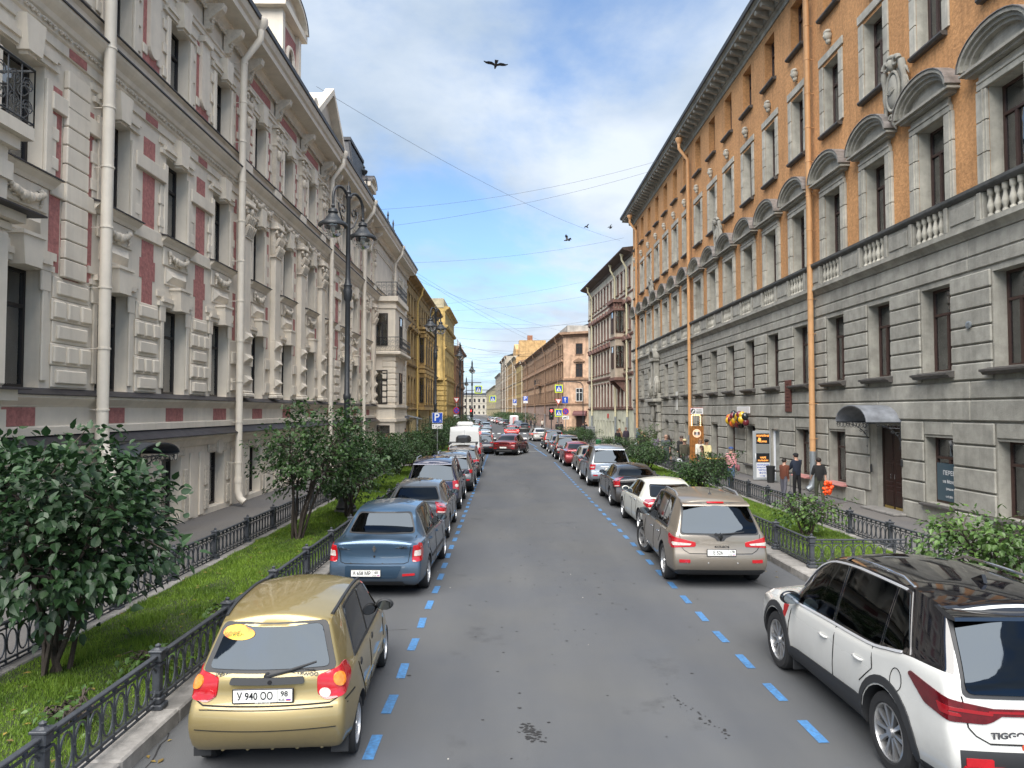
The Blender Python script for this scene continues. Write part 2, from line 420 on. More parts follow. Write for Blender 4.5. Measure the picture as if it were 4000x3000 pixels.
SOIL = mat('soil', (0.035, 0.045, 0.018), rough=0.95, var=0.5, vscale=5, bump=0.6, bscale=30)
BLUEP = mat('blue_road_paint', (0.055, 0.20, 0.44), rough=0.6, var=0.45, vscale=22, grime=0.3, col2=(0.055, 0.12, 0.22))
WHITEP = mat('white_road_paint', (0.62, 0.62, 0.60), rough=0.6, var=0.4, vscale=7)
YELP = mat('yellow_road_paint', (0.62, 0.42, 0.06), rough=0.6, var=0.4, vscale=7)

def XL(Y): return -3.48 if Y < 100 else -3.9 - 0.07*(Y-100)
def XR(Y): return 5.86 if Y < 66 else (5.86 - 0.06*(Y-66) if Y < 100 else 4.15 - 0.06*(Y-110))
def WL(Y): return -9.2 if Y < 100 else -9.2 - 0.07*(Y-100)
def WR(Y): return 12.1 if Y < 66 else 12.1 - 0.06*(Y-66)

def sheet(name, pts, z, m, parent=None, z0=None):
    mb = MB()
    if z0 is None: mb.add([(x, y, z) for x, y in pts], [tuple(range(len(pts)))])
    else: mb.prism(pts, 'z', z0, z)
    return ob(name, mb.mesh(name, m), parent)
def strip(name, fl, fr, Ys, z, m, parent=None, z0=None):
    pts = [(fr(y), y) for y in Ys] + [(fl(y), y) for y in reversed(Ys)]
    return sheet(name, pts, z, m, parent, z0)

g = ob('ground', MB().quad((-900,-200,-0.03),(900,-200,-0.03),(900,1400,-0.03),(-900,1400,-0.03)).mesh('ground', GROUNDM)); struct(g)
Yr = [-12, 20, 40, 66, 80, 99.9, 100.1, 110, 130, 200, 300, 420, 560]
road = struct(strip('road', lambda y: XL(y)-0.02, lambda y: XR(y)+0.02 if not 80 < y < 112 else max(XR(y), 5.5), Yr, 0.0, ASPH))
struct(sheet('cross_street', [(-120, 88.5), (120, 88.5), (120, 111), (-120, 111)], -0.004, ASPH))

# painted marks
dash = MB().quad((-0.055,0,0),(0.055,0,0),(0.055,0.52,0),(-0.055,0.52,0)).mesh('dash', BLUEP)
y = 2.79
while y < 60:
    ob('blue_dash', dash, road, (-1.30 + random.uniform(-.012,.012), y, 0.005), random.uniform(-.03,.03)); y += 1.03
y = 5.15
while y < 46:
    ob('blue_dash', dash, road, (3.19 + random.uniform(-.012,.012), y, 0.005), random.uniform(-.03,.03)); y += 1.03
for a, b, x in ((52, 64, 3.05), (65, 74, 2.9)):
    ob('blue_line', MB().quad((x-.05,a,0.005),(x+.05,a,0.005),(x-.45+.05,b,0.005),(x-.45-.05,b,0.005)).mesh('line', BLUEP), road)
zeb = MB().quad((-0.22,0,0),(0.22,0,0),(0.22,4.2,0),(-0.22,4.2,0))
zw = zeb.mesh('zebra', WHITEP); zy = zeb.mesh('zebra', YELP)
for k in range(11):
    ob('crossing_bar', zy if k in (0, 10) else zw, road, (-4.1 + 0.93*k, 83.4, 0.005))
    ob('crossing_bar', zw, road, (-4.6 + 0.93*k, 101.5, 0.006))
ob('stop_line', MB().quad((-1.0,82.2,0.005),(3.0,82.2,0.005),(3.0,82.5,0.005),(-1.0,82.5,0.005)).mesh('line', WHITEP), road)
ob('stop_line', MB().quad((1.7,58,0.006),(3.0,58,0.006),(3.0,58.15,0.006),(1.7,58.15,0.006)).mesh('line', WHITEP), road)
# tar spots, worn hole
TAR = mat('tar', (0.022, 0.022, 0.023), rough=0.95, var=0.4, vscale=50, bump=0.8, bscale=60)
tm = MB(); rr = random.Random(5)
def blob(mb, x, y, r, z):
    n = 7; mb.add([(x + r*rr.uniform(.4,1.1)*math.cos(2*math.pi*i/n)*1.3, y + r*rr.uniform(.4,1.1)*math.sin(2*math.pi*i/n), z) for i in range(n)], [tuple(range(n))])
for _ in range(70):
    a = rr.gauss(0, .055); b = rr.gauss(0, .10); blob(tm, 0.27 + a - .25*b, 7.45 + b, rr.uniform(.006, .03), 0.004 + rr.uniform(0, .0006))
for _ in range(130):
    y = rr.uniform(6.2, 22) ** 1.0; x = 0.9 + rr.gauss(0, 1.05); blob(tm, x, y, rr.uniform(.006, .028), 0.004)
for i in range(30): blob(tm, 1.95 + i*.012 + rr.gauss(0,.03), 8.4 - i*.035, rr.uniform(.006, .022), 0.0045)
stuff(ob('road_pits', tm.mesh('pits', TAR), road))
LITTER = mat('litter', (0.42, 0.40, 0.36), rough=0.8)
lm = MB()
for _ in range(28):
    y = rr.uniform(6.3, 30); x = rr.choice((rr.uniform(-1.2, 3.0), rr.uniform(-3.3, -1.3))); s = rr.uniform(.004, .011)
    lm.box(x, y, .001, x+s*1.6, y+s, .008)
cr = MB(); rq = random.Random(17)
def crack(x, y, ang, ln, w):
    pts = [(x, y)]; a = ang
    for _ in range(int(ln/.12)):
        a += rq.gauss(0, .22); a = a*.8 + ang*.2; pts.append((pts[-1][0]+.12*math.sin(a), pts[-1][1]+.12*math.cos(a)))
    for (x0, y0), (x1, y1) in zip(pts, pts[1:]):
        n_ = Vector((y1-y0, x0-x1)).normalized()*w*rq.uniform(.4,1.1); cr.add([(x0-n_.x,y0-n_.y,.0035),(x0+n_.x,y0+n_.y,.0035),(x1+n_.x,y1+n_.y,.0035),(x1-n_.x,y1-n_.y,.0035)], [(0,1,2,3)])
crack(-3.12, 5.6, .0, 34, .009); crack(1.3, 26, .02, 16, .005); crack(5.35, 10, .0, 26, .008); crack(-3.0, 10.9, 1.5, 1.6, .004); crack(.6, 21, 1.5, 3.2, .006)
stuff(ob('road_cracks', cr.mesh('cracks', TAR), road))
stuff(ob('road_litter', lm.mesh('litter', LITTER), road))

# pavements and kerbs
pl = struct(sheet('pavement_left', [(-9.6,-12),(-6.30,-12),(-6.30,82),(-3.86,82),(-3.86,88.5),(-9.6,88.5)], 0.15, PAVE, None, -0.03))
struct(sheet('pavement_path', [(-6.30,40.2),(-3.86,40.2),(-3.86,42.6),(-6.30,42.6)], 0.149, PAVE, None, -0.03))
pr = struct(sheet('pavement_right', [(9.0,-12),(12.6,-12),(12.6,66),(12.6-1.4,88.5),(6.3-1.4,88.5),(6.3-1.1,82),(8.9-1.0,82),(9.0,64)], 0.15, PAVE, None, -0.03))
struct(sheet('pavement_gap', [(6.28,12.7),(9.0,12.7),(9.0,14.3),(6.28,14.3)], 0.149, PAVE, None, -0.03))
Yf = [111, 150, 200, 300, 420, 560]
struct(strip('pavement_far_right', lambda y: XR(y), lambda y: WR(y)+3, Yf, 0.15, PAVE, None, -0.03))
struct(strip('pavement_far_left', lambda y: WL(y)-3, lambda y: XL(y), Yf, 0.15, PAVE, None, -0.03))
struct(sheet('pavement_corner_left', [(-60,106),(-3.95,106),(-4.6,111),(-60,111)], 0.148, PAVE, None, -0.03))

def kerb(name, pts, w, z1, lab=None, far=60):
    """row of granite kerb stones along a polyline; width w to the left of travel"""
    root = struct(ob(name, None)); items = []; k = 0
    for (x0, y0), (x1, y1) in zip(pts, pts[1:]):
        d = Vector((x1-x0, y1-y0, 0)); Ln = d.length; d.normalize(); n = max(1, round(Ln/1.15)); a = math.atan2(d.y, d.x)
        for i in range(n):
            key = ('kerb', round(Ln/n, 2), w, z1, k % 3); k += 1
            if key not in _blk:
                l = Ln/n - 0.012; _blk[key] = MB().box(0.0, 0, -0.05, l, w, z1 + (k%3-1)*0.004, 0, 0.02).mesh('kerb_stone', GRAN)
            items.append((_blk[key], (x0 + d.x*i*Ln/n, y0 + d.y*i*Ln/n, 0), a))
    many('kerb_stone', items, root, 200)
    return root
kerb('kerb_left', [(-3.48, 2.0), (-3.48, 88.3)], 0.38, 0.15)
kerb('kerb_left_inner', [(-6.0, 2.0), (-6.0, 40)], 0.30, 0.185)
kerb('kerb_left_inner_far', [(-6.0, 42.8), (-6.0, 82)], 0.30, 0.185)
kerb('kerb_right', [(5.86, 66), (5.86, 2.0)], 0.44, 0.15)
kerb('kerb_right_bend', [(4.7, 86), (5.86, 66)], 0.44, 0.15)
kerb('kerb_right_inner', [(8.68, 62), (8.68, 14.4)], 0.32, 0.185)
kerb('kerb_right_end', [(8.68, 14.3), (6.3, 14.3)], 0.18, 0.17)
kerb('kerb_far_right', [(XR(200), 200), (XR(111), 111)], 0.3, 0.16)

# lawns
def lawn(name, x0, x1, y0, y1, label):
    n = max(2, int((y1-y0)/1.0)); nx = 8; vs = []; fs = []; rg = random.Random(int(y0*7+x0*3))
    for i in range(n+1):
        for j in range(nx+1):
            u = j/nx; h = 0.165 + 0.07*math.sin(math.pi*u) + rg.uniform(-.012, .012)
            vs.append((x0+(x1-x0)*u, y0+(y1-y0)*i/n, h))
    for i in range(n):
        for j in range(nx):
            a = i*(nx+1)+j; fs.append((a, a+1, a+nx+2, a+nx+1))
    o = struct(ob(name, MB().add(vs, fs).mesh(name, SOIL, 60))); o['label'] = label
    return o
lawn('lawn_left', -6.0, -3.84, 2, 40.1, 'grassy strip between the two low iron fences, left')
lawn('lawn_left_far', -6.0, -3.84, 42.7, 81.9, 'far grassy strip on the left beyond the path')
lawn('lawn_right', 6.26, 8.70, 14.35, 63, 'grassy strip with fences beside the right pavement')
lawn('lawn_right_near', 6.26, 8.98, 2, 12.6, 'nearest planted strip at the right edge')
GRASS = leafmat('grass_blades', (0.085, 0.17, 0.018), (0.21, 0.33, 0.045), 0.6, 0.35)
def grass(name, x0, x1, y0, y1, n, lab, hb=0.05):
    # density falls with distance
    u = rng.random(n); ys = y0*((y1/y0)**u); xs = x0 + (x1-x0)*rng.random(n)
    uu = (xs-x0)/(x1-x0); zs = 0.158 + 0.07*np.sin(np.pi*uu)
    clump = 0.6 + 0.8*np.sin(xs*3.1+ys*1.7)**2*np.sin(ys*2.3-xs)**2
    h = hb*(0.5+rng.random(n))*clump*(1+ys/60); w = 0.0032*(1+ys/9.0)*(0.7+0.6*rng.random(n))
    a = rng.random(n)*2*np.pi; lean = 0.7*h*rng.random(n); la = rng.random(n)*2*np.pi
    V = np.zeros((n, 3, 3))
    V[:,0] = np.stack([xs-w*np.cos(a), ys-w*np.sin(a), zs], 1); V[:,1] = np.stack([xs+w*np.cos(a), ys+w*np.sin(a), zs], 1)
    V[:,2] = np.stack([xs+lean*np.cos(la), ys+lean*np.sin(la), zs+h], 1)
    me = bpy.data.meshes.new(name); me.vertices.add(n*3); me.vertices.foreach_set('co', V.reshape(-1))
    me.loops.add(n*3); me.loops.foreach_set('vertex_index', np.arange(n*3)); me.polygons.add(n)
    me.polygons.foreach_set('loop_start', np.arange(0, n*3, 3)); me.polygons.foreach_set('loop_total', np.full(n, 3))
    me.materials.append(GRASS); me.update(); me.validate()
    return tag(ob(name, me), lab, 'grass', None, 'stuff')
grass('grass', -5.98, -3.87, 5, 40, 150000, 'short green grass on the left strip near the gold car')
grass('grass', -5.98, -3.87, 42.8, 81, 25000, 'grass on the far left strip by the white van')
grass('grass', 6.32, 8.66, 14.4, 62, 90000, 'short green grass on the right strip behind iron fence')
grass('grass', 6.32, 8.95, 8, 12.55, 25000, 'grass under the bush at the right edge')
# fallen leaves
FALL = leafmat('fallen_leaf', (0.10, 0.065, 0.02), (0.30, 0.22, 0.05), .8, .1)
fl = MB(); rq = random.Random(23)
def leaflet(x, y, z):
    a = rq.uniform(0, 6.28); s_ = rq.uniform(.025, .05); c_, n_ = math.cos(a)*s_, math.sin(a)*s_
    fl.add([(x-c_, y-n_, z), (x-n_*.5, y+c_*.5, z+.008), (x+c_, y+n_, z+.004), (x+n_*.5, y-c_*.5, z+.01)], [(0,1,2,3)])
for _ in range(170): leaflet(rq.uniform(-5.9,-3.9), rq.uniform(6,24), .25)
for _ in range(60): leaflet(rq.uniform(-3.45,-3.05), rq.uniform(6,26), .006)
for _ in range(70): leaflet(rq.uniform(6.4,8.6), rq.uniform(14.6,30), .25)
for _ in range(50): leaflet(rq.uniform(5.3,5.82), rq.uniform(10.5,30), .006)
tag(ob('fallen_leaves', fl.mesh('fallen_leaves', FALL)), 'scattered dry brown leaves on the lawns and in the gutters', 'leaves', None, 'stuff')
# ------------------------------------------------------------------ facade kit
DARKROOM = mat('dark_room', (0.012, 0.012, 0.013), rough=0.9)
WOODBR = mat('window_brown', (0.060, 0.032, 0.026), rough=0.45, var=0.3, vscale=6)
WOODDK = mat('window_dark', (0.020, 0.016, 0.015), rough=0.5)
WOODWH = mat('window_white', (0.62, 0.62, 0.60), rough=0.5)
CURT = [mat('curtain_cream', (0.72, 0.72, 0.62), rough=0.9, var=0.2, vscale=3), mat('curtain_green', (0.46, 0.56, 0.50), rough=0.9, var=0.2, vscale=3), mat('curtain_grey', (0.42, 0.45, 0.46), rough=0.9, var=0.2, vscale=3)]
ROOFM = mat('roof_metal', (0.040, 0.042, 0.047), rough=0.5, metal=0.3, var=0.4, vscale=3, bump=0.1, bscale=12)
_win = {}
def win_mesh(w, h, m, style):
    k = (round(w,2), round(h,2), m.name, style)
    if k in _win: return _win[k]
    f = 0.065; t = 0.07; mb = MB()
    mb.box(-w/2, -t, 0, -w/2+f, 0, h); mb.box(w/2-f, -t, 0, w/2, 0, h)
    mb.box(-w/2+f, -t, 0, w/2-f, 0, f*1.1); mb.box(-w/2+f, -t, h-f, w/2-f, 0, h)
    panes = []
    def pane(x0, x1, z0, z1): panes.append(MB().box(x0+.002, -t*.7, z0+.002, x1-.002, -t*.7+.008, z1-.002).mesh('pane', G))
    if style == 'T':
        zt = h*0.69; mb.box(-w/2+f, -t, zt-.035, w/2-f, .015, zt+.035); mb.box(-.045, -t, f*1.1, .045, .012, zt-.035)
        pane(-w/2+f, w/2-f, zt+.035, h-f); pane(-w/2+f, -.045, f*1.1, zt-.035); pane(.045, w/2-f, f*1.1, zt-.035)
    elif style == 'A':
        zt = h*0.66; mb.box(-w/2+f, -t, zt-.035, w/2-f, .015, zt+.035); mb.box(-.04, -t, f*1.1, .04, .012, h-f)
        pane(-w/2+f, -.04, zt+.035, h-f); pane(.04, w/2-f, zt+.035, h-f); pane(-w/2+f, -.04, f*1.1, zt-.035); pane(.04, w/2-f, f*1.1, zt-.035)
    elif style == 'V':
        zt = h*0.70; xm = -w/2+w*0.64; mb.box(-w/2+f, -t, zt-.035, w/2-f, .015, zt+.035); mb.box(xm-.045, -t, f*1.1, xm+.045, .012, zt-.035)
        pane(-w/2+f, w/2-f, zt+.035, h-f); pane(-w/2+f, xm-.045, f*1.1, zt-.035); pane(xm+.045, w/2-f, f*1.1, zt-.035)
    else:      # far: one light with a cross
        zt = h*0.66; mb.box(-w/2+f, -t, zt-.03, w/2-f, 0, zt+.03); mb.box(-.035, -t, f, .035, 0, zt-.03)
        panes.append(MB().box(-w/2+f, -t*.8, f, w/2-f, -t*.8+.008, h-f).mesh('pane', G))
    n = 22; vs = []; fs = []
    for i in range(n+1):
        x = -w/2 + w*i/n; yy = -0.13 + 0.02*math.sin(i*1.9) + .012*math.sin(i*.7)
        vs += [(x, yy, 0.05), (x, yy, h)]
    for i in range(n): fs.append((2*i, 2*i+2, 2*i+3, 2*i+1))
    cur = [MB().add(vs, fs).mesh('curtain', c, 60) for c in CURT]
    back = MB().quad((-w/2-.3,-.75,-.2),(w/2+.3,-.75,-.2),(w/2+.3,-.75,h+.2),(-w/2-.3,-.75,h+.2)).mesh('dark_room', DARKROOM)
    _win[k] = (mb.mesh('window', m), panes, cur, back)
    return _win[k]

class Fac:
    def __init__(s, root, sg, seed=1): s.r = root; s.sg = sg; s.rd = random.Random(seed); s.q = {}
    def block(s, name, Y, z, w, h, d, m, d0=0.0, bev=0.015, mesh=None):
        s.q.setdefault(name, []).append((mesh or blk(w, h, d, m, bev), (s.sg*Y, d0, z)))
    def put(s, name, me, Y, d, z): s.q.setdefault(name, []).append((me, (s.sg*Y, d, z)))
    def single(s, name, me, Y=0.0, d=0.0, z=0.0): return ob(name, me, s.r, (s.sg*Y, d, z))
    def flush(s, limit=300):
        for k, it in s.q.items(): many(k, it, s.r, limit)
        s.q = {}
    def wall(s, name, Y0, Y1, z0, z1, ops, m, rev=0.3, d=0.0, revm=None):
        x0, x1 = sorted((s.sg*Y0, s.sg*Y1)); mb = MB()
        rc = [(s.sg*c - w/2, s.sg*c + w/2, a, b) for c, w, a, b in ops]
        xs = sorted({x0, x1} | {round(v, 4) for r in rc for v in r[:2] if x0 < v < x1}); zs = sorted({z0, z1} | {round(v, 4) for r in rc for v in r[2:] if z0 < v < z1})
        for a, b in zip(xs, xs[1:]):
            cx = (a+b)/2; col = [r for r in rc if r[0] < cx < r[1]]
            run = None
            for c, e in zip(zs, zs[1:]):
                cz = (c+e)/2
                hole = any(r[2] < cz < r[3] for r in col)
                if not hole: run = (run[0], e) if run else (c, e)
                if (hole or e == zs[-1]) and run:
                    mb.quad((a,d,run[0]),(a,d,run[1]),(b,d,run[1]),(b,d,run[0])); run = None
        for a, b, c, e in rc:
            y1 = d - rev
            mb.quad((a,d,c),(a,y1,c),(a,y1,e),(a,d,e),1); mb.quad((b,d,c),(b,d,e),(b,y1,e),(b,y1,c),1)
            mb.quad((a,d,e),(a,y1,e),(b,y1,e),(b,d,e),1); mb.quad((a,d,c),(b,d,c),(b,y1,c),(a,y1,c),1)
        return ob(name, mb.mesh(name, [m, revm or m]), s.r)
    def win(s, Y, z, w, h, m, style='T', d=-0.26, cur=0.65, back=True, panes=True):
        fm, ps, cu, bk = win_mesh(w, h, m, style)
        o = ob('window', fm, s.r, (s.sg*Y, d, z))
        if panes:
            for p in ps: ob('pane', p, o)
        if s.rd.random() < cur: ob('curtain', s.rd.choice(cu), o)
        if back: ob('dark_room', bk, o)
        return o
    def mould(s, name, Y0, Y1, prof, m, smooth=None):
        x0, x1 = sorted((s.sg*Y0, s.sg*Y1))
        return ob(name, MB().prism(prof, 'x', x0, x1).mesh(name, m, smooth), s.r)
    def pipe(s, Y, z1, m, m2=None, r=0.095, d=0.28, zs=1.25, z0=0.25, foot=True, eave=0.55):
        o = ob('drainpipe', None, s.r, (s.sg*Y, d, 0))
        pts = [(0,0,zs), (0,0,z1-1.0), (0, eave, z1-.25), (0, eave, z1+.05)]
        mb = MB().tube(pts, r, 12); mb.lathe([(r, z1+.05),(r*2.1, z1+.28),(r*2.1, z1+.42),(r*1.7, z1+.42)], 12, (0, eave, 0))
        ob('pipe', mb.mesh('pipe', m, 40), o)
        b = MB().tube([(0,0,zs+.02),(0,0,z0+.35)] + ([(0,.06,z0+.12),(0,.22,z0)] if foot else [(0,0,z0)]), r*1.02, 12); b.lathe([(r*1.15,zs-.05),(r*1.15,zs+.12)], 12)
        ob('pipe_foot', b.mesh('pipe_foot', m2 or m, 40), o)
        clamp = MB().lathe([(r*1.13,-.02),(r*1.13,.02)], 12).box(-.012,-d,-.01,.012,-r,.01).mesh('clamp', m)
        z = zs + .6
        while z < z1-1.1: ob('clamp', clamp, o, (0,0,z)); z += 1.35
        return o

def wobble(mb, amp, seed=1):
    r = random.Random(seed); mb.v = [(x+r.uniform(-amp,amp), y+r.uniform(-amp,amp)*.6, z+r.uniform(-amp,amp)) for x, y, z in mb.v]; return mb
def garland_mesh(w, m, seed=2, drop=0.17, big=0.078):
    r = random.Random(seed); mb = MB(); n = 15
    for i in range(n):
        u = i/(n-1)*2-1; z = -drop*(1-u*u); rr = big*(0.75+0.6*(1-abs(u))) * r.uniform(.8,1.2)
        mb.ell((u*w/2, .05+r.uniform(0,.04), z+r.uniform(-.02,.02)), (rr, rr*.8, rr), 6, 4)
        for _ in range(2):
            a = r.uniform(0, 6.28); mb.ell((u*w/2+math.cos(a)*rr, .03, z+math.sin(a)*rr), (rr*.7, .03, rr*.32), 5, 4)
    for sx in (-1, 1):
        mb.ell((sx*w/2, .05, .03), (.075,.06,.07), 6, 4)
        for k in range(5): mb.ell((sx*w/2+r.uniform(-.02,.02), .045, -.05-.05*k), (.045-.006*k, .04, .035), 5, 4)
    return mb.mesh('garland', m, 50)
def cartouche_mesh(m, w=1.1, h=2.0, seed=4):
    mb = MB()
    mb.ell((0, .06, 0), (w*.40, .16, h*.38), 14, 10); mb.ell((0, .17, -.02), (w*.27, .12, h*.27), 14, 10)      # shield
    mb.tube([(w*.30*math.cos(t), .20, -.02+h*.30*math.sin(t)) for t in [i*math.pi/10 for i in range(20)]], .05, 7, 0, True)
    for k in range(7):                                             # leaf fan on the field
        a = math.pi*(.12+.76*k/6); mb.tube([(0,.27,-.14),(.12*math.cos(a),.30,-.14+.16*math.sin(a)),(.22*math.cos(a),.27,-.14+.30*math.sin(a))], [.03,.04,.008], 5)
    for sx in (-1, 1):
        top = [(sx*(w*.22+.17*math.cos(t)*(1-t/8.5)), .24, h*.40+.17*math.sin(t)*(1-t/8.5)) for t in [6.0-i*.6 for i in range(11)]]
        mb.tube(top, [.035+.006*i for i in range(11)], 7)
        run = [(sx*(w*.40+.06*math.sin(t*3.1)), .15+.04*math.cos(t*5), h*(.38-.72*t)) for t in [i/9 for i in range(10)]]
        mb.tube(run, [.10,.12,.10,.085,.10,.12,.10,.08,.065,.05], 7)
        for t in (.15,.35,.55,.75): mb.tube([(sx*w*.40,.15,h*(.38-.72*t)),(sx*(w*.52),.12,h*(.34-.72*t)),(sx*(w*.56),.06,h*(.24-.72*t))], [.07,.05,.012], 6)
        bot = [(sx*(w*.12+.12*math.cos(t)*(1-t/8)), .18, -h*.40+.12*math.sin(t)*(1-t/8)) for t in [i*.7 for i in range(9)]]
        mb.tube(bot, .045, 6)
    mb.ell((0,.22,h*.40), (.15,.16,.2), 10, 8); mb.ell((0,.36,h*.39), (.035,.05,.05), 7, 6); mb.ell((0,.22,h*.50), (.2,.14,.1), 9, 6)
    mb.tube([(0,.16,-h*.40),(.03,.16,-h*.50),(-.02,.12,-h*.60)], [.10,.08,.02], 7)
    return mb.mesh('cartouche', m, 60)
def baluster_mesh(m, h=.62):
    p = [(.075,0),(.075,.06),(.045,.09),(.05,.13),(.085,.22),(.088,.28),(.05,.42),(.042,.5),(.06,.54),(.075,.56),(.075,h)]
    return MB().lathe(p, 10).mesh('baluster', m, 50)

# ------------------------------------------------------------------ right: ochre-orange building on a grey stone base
STONE = mat('grey_stone_plaster', (0.395, 0.38, 0.33), rough=0.9, var=0.28, vscale=2.6, bump=0.45, bscale=26, grime=0.2, randv=0.10, streak=0.14)
STONEL = mat('pale_stone', (0.53, 0.505, 0.43), rough=0.85, var=0.25, vscale=3, bump=0.2, bscale=30, grime=0.2, randv=0.12, streak=0.2)
ORNG = mat('orange_roughcast', (0.63, 0.325, 0.135), rough=0.92, var=0.30, vscale=9, bump=1.0, bscale=13, grime=0.17, streak=0.16)
ORPIPE = mat('orange_pipe', (0.60, 0.335, 0.155), rough=0.45, var=0.15, vscale=2)
GREYPIPE = mat('zinc_pipe', (0.30, 0.33, 0.35), rough=0.4, metal=0.4, var=0.2, vscale=4)
GUTT = mat('dark_eave', (0.045, 0.047, 0.05), rough=0.6, var=0.3, vscale=4)
SILLM = mat('sill_metal', (0.085, 0.078, 0.072), rough=0.5, var=0.4, vscale=6)
DOORM = mat('dark_wood_door', (0.028, 0.013, 0.010), rough=0.4, var=0.35, vscale=8)
PINKSILL = mat('pink_sill', (0.45, 0.20, 0.18), rough=0.7, var=0.2, vscale=5)

rb = thing('apartment_building', 'long orange roughcast building on grey rusticated stone base, right side', 'building', (12.1, 0, 0), R(90))
F = Fac(rb, 1, 3)
CK = [16.7 + 3.02*k for k in range(-2, 17)]
Y0b, Y1b = 9.2, 66.5
ops1 = [(c, 1.3, .72, 2.58) for c in CK if abs(c-22.74) > .1 and abs(c-31.8) > .1 and abs(c-55.96) > .2]
ops1 += [(22.3, 1.42, .17, 2.86), (31.7, 1.05, .17, 2.5), (55.96, 1.5, .17, 2.6)]
F.wall('stone_wall', Y0b, Y1b, 0.0, 3.04, ops1, STONE, .38)
F.wall('stone_wall_upper', Y0b, Y1b, 3.04, 8.0, [(c, 1.36, 4.42, 6.79) for c in CK], STONE, .42)
F.wall('orange_wall', Y0b, Y1b, 8.0, 17.4, [(c, 1.30, 9.0, 11.43) for c in CK] + [(c, 1.25, 13.78, 16.35) for c in CK], ORNG, .42, 0.0, STONEL)
F.wall('orange_wall', Y0b, Y1b, 17.4, 21.2, [(c, 1.2, 18.3, 20.4) for c in CK], ORNG, .42, 0.0, ORNG)
ob('end_wall', MB().box(Y1b-.3, -14, 0, Y1b, -.01, 21.2).mesh('end_wall', ORNG), rb)
# plinth stones
for i in range(len(CK)-1):
    a = (CK[i]+CK[i+1])/2
    if abs(a-24.2) < .1 or abs(a-21.2) < .1: F.block('plinth_stone', a+(.2 if a > 22 else -.45), .40, 1.4 if a > 22 else 1.3, .50, .07, STONE, 0, .03)
    else: F.block('plinth_stone', a, .40, 1.62, .50, .07, STONE, 0, .03)
for c in CK:
    if abs(c-22.74) < .1 or abs(c-31.8) < .1 or abs(c-55.96) < .2: continue
    F.block('plinth_stone', c, .40, 1.34, .50, .05, STONE, 0, .03)
# rusticated piers
for i in range(len(CK)-1):
    a = (CK[i]+CK[i+1])/2
    for j in range(4):
        w = 1.64; aa = a
        if abs(a-21.23) < .1: w, aa = 1.15, 20.95
        F.block('rustic_block', aa, .68+.59*j+.285, w, .555, .065, STONE, 0, .045)
    for j in range(6):
        F.block('rustic_block', a, 4.12+.462*j+.22, 1.60, .43, .065, STONE, 0, .045)
F.flush()
for c in CK:
    if abs(c-22.74) > .1 and abs(c-31.8) > .1 and abs(c-55.96) > .2:
        F.block('lintel_block', c, 2.83, 1.28, .36, .035, STONE, 0, .03)
# long band stones
x = Y0b
while x < Y1b - .1:
    w = min(4.53, Y1b-x)
    for z, h, d in ((3.33, .53, .075), (3.86, .45, .06), (7.12, .33, .05), (7.55, .44, .035)): F.block('band_stone', x+w/2, z, w-.012, h, d, STONE, 0, .03)
    x += w
F.mould('cornice', Y0b, Y1b, [(0,7.78),(.06,7.78),(.10,7.84),(.16,7.9),(.24,7.96),(.24,8.02),(0,8.02)], STONE)
F.mould('rail', Y0b, Y1b, [(-.02,8.80),(.2,8.80),(.26,8.86),(.28,8.90),(.28,8.98),(-.02,8.99)], mat('dark_rail_cap', (0.10,0.10,0.095), rough=.7, var=.3, vscale=5, grime=.3))
F.mould('balustrade_foot', Y0b, Y1b, [(0.0,8.02),(.22,8.02),(.22,8.10),(0.0,8.10)], STONE)
F.mould('balustrade_back', Y0b, Y1b, [(0.003,8.10),(.02,8.10),(.02,8.80),(0.003,8.80)], STONE)
bm_ = baluster_mesh(STONEL, .70)
pan = MB().box(-.78,0,-.35,.78,.15,.35,0,.01); pan.box(-.5,.15,-.22,.5,.18,.22,0,.02); pan.box(-.75,.15,-.345,-.60,.2,.345,0,.01); pan.box(.60,.15,-.345,.75,.2,.345,0,.01); pan = pan.mesh('balustrade_panel', STONE)
for i, c in enumerate(CK):
    for k in range(5): F.put('baluster', bm_, c-.52+.26*k, .115, 8.10)
    if i < len(CK)-1: F.put('balustrade_panel', pan, c+1.51, .02, 8.45)
# row 2 sills
sill = MB().prism([(-.1,.0),(.30,-.07),(.30,-.12),(.24,-.14),(.2,-.2),(0.07,-.2),(0.07,-.02)], 'x', -.86, .86).mesh('sill', SILLM)
sillb = MB().prism([(-.1,.0),(.20,-.06),(.20,-.11),(.14,-.17),(0.003,-.17)], 'x', -.80, .80).mesh('sill', SILLM)
# frames of the orange storeys
jamb = [MB().box(-.19,0,-.395,.19,.09,.395,0,.012).box(-.10,.09,-.39,-.06,.115,.39).mesh('frame_stone', STONEL)]
jamb4 = MB().box(-.15,0,-.425,.15,.06,.425,0,.012).mesh('frame_stone', STONEL)
ped = MB(); n = 14; Wd, Hd = 1.28, .80
def arcp(rx, rz, z0, n=n): return [(rx*math.cos(math.pi*i/n), z0+rz*math.sin(math.pi*i/n)) for i in range(n+1)]
def arch_band(mb, rx, rz, t, z0, y0, y1, mi=0, n=14):
    o = arcp(rx, rz, z0); i_ = arcp(rx-t, rz-t, z0)
    for k in range(n):
        p = [o[k], o[k+1], i_[k+1], i_[k]]
        mb.add([(x, y0, z) for x, z in p] + [(x, y1, z) for x, z in p], [(0,1,2,3)[::-1],(4,5,6,7),(0,4,5,1)[::-1],(2,6,7,3)[::-1]], mi)
    for e in (0, n):
        p = [o[e], i_[e]]; mb.add([(p[0][0],y0,p[0][1]),(p[1][0],y0,p[1][1]),(p[1][0],y1,p[1][1]),(p[0][0],y1,p[0][1])], [(0,1,2,3)], mi)
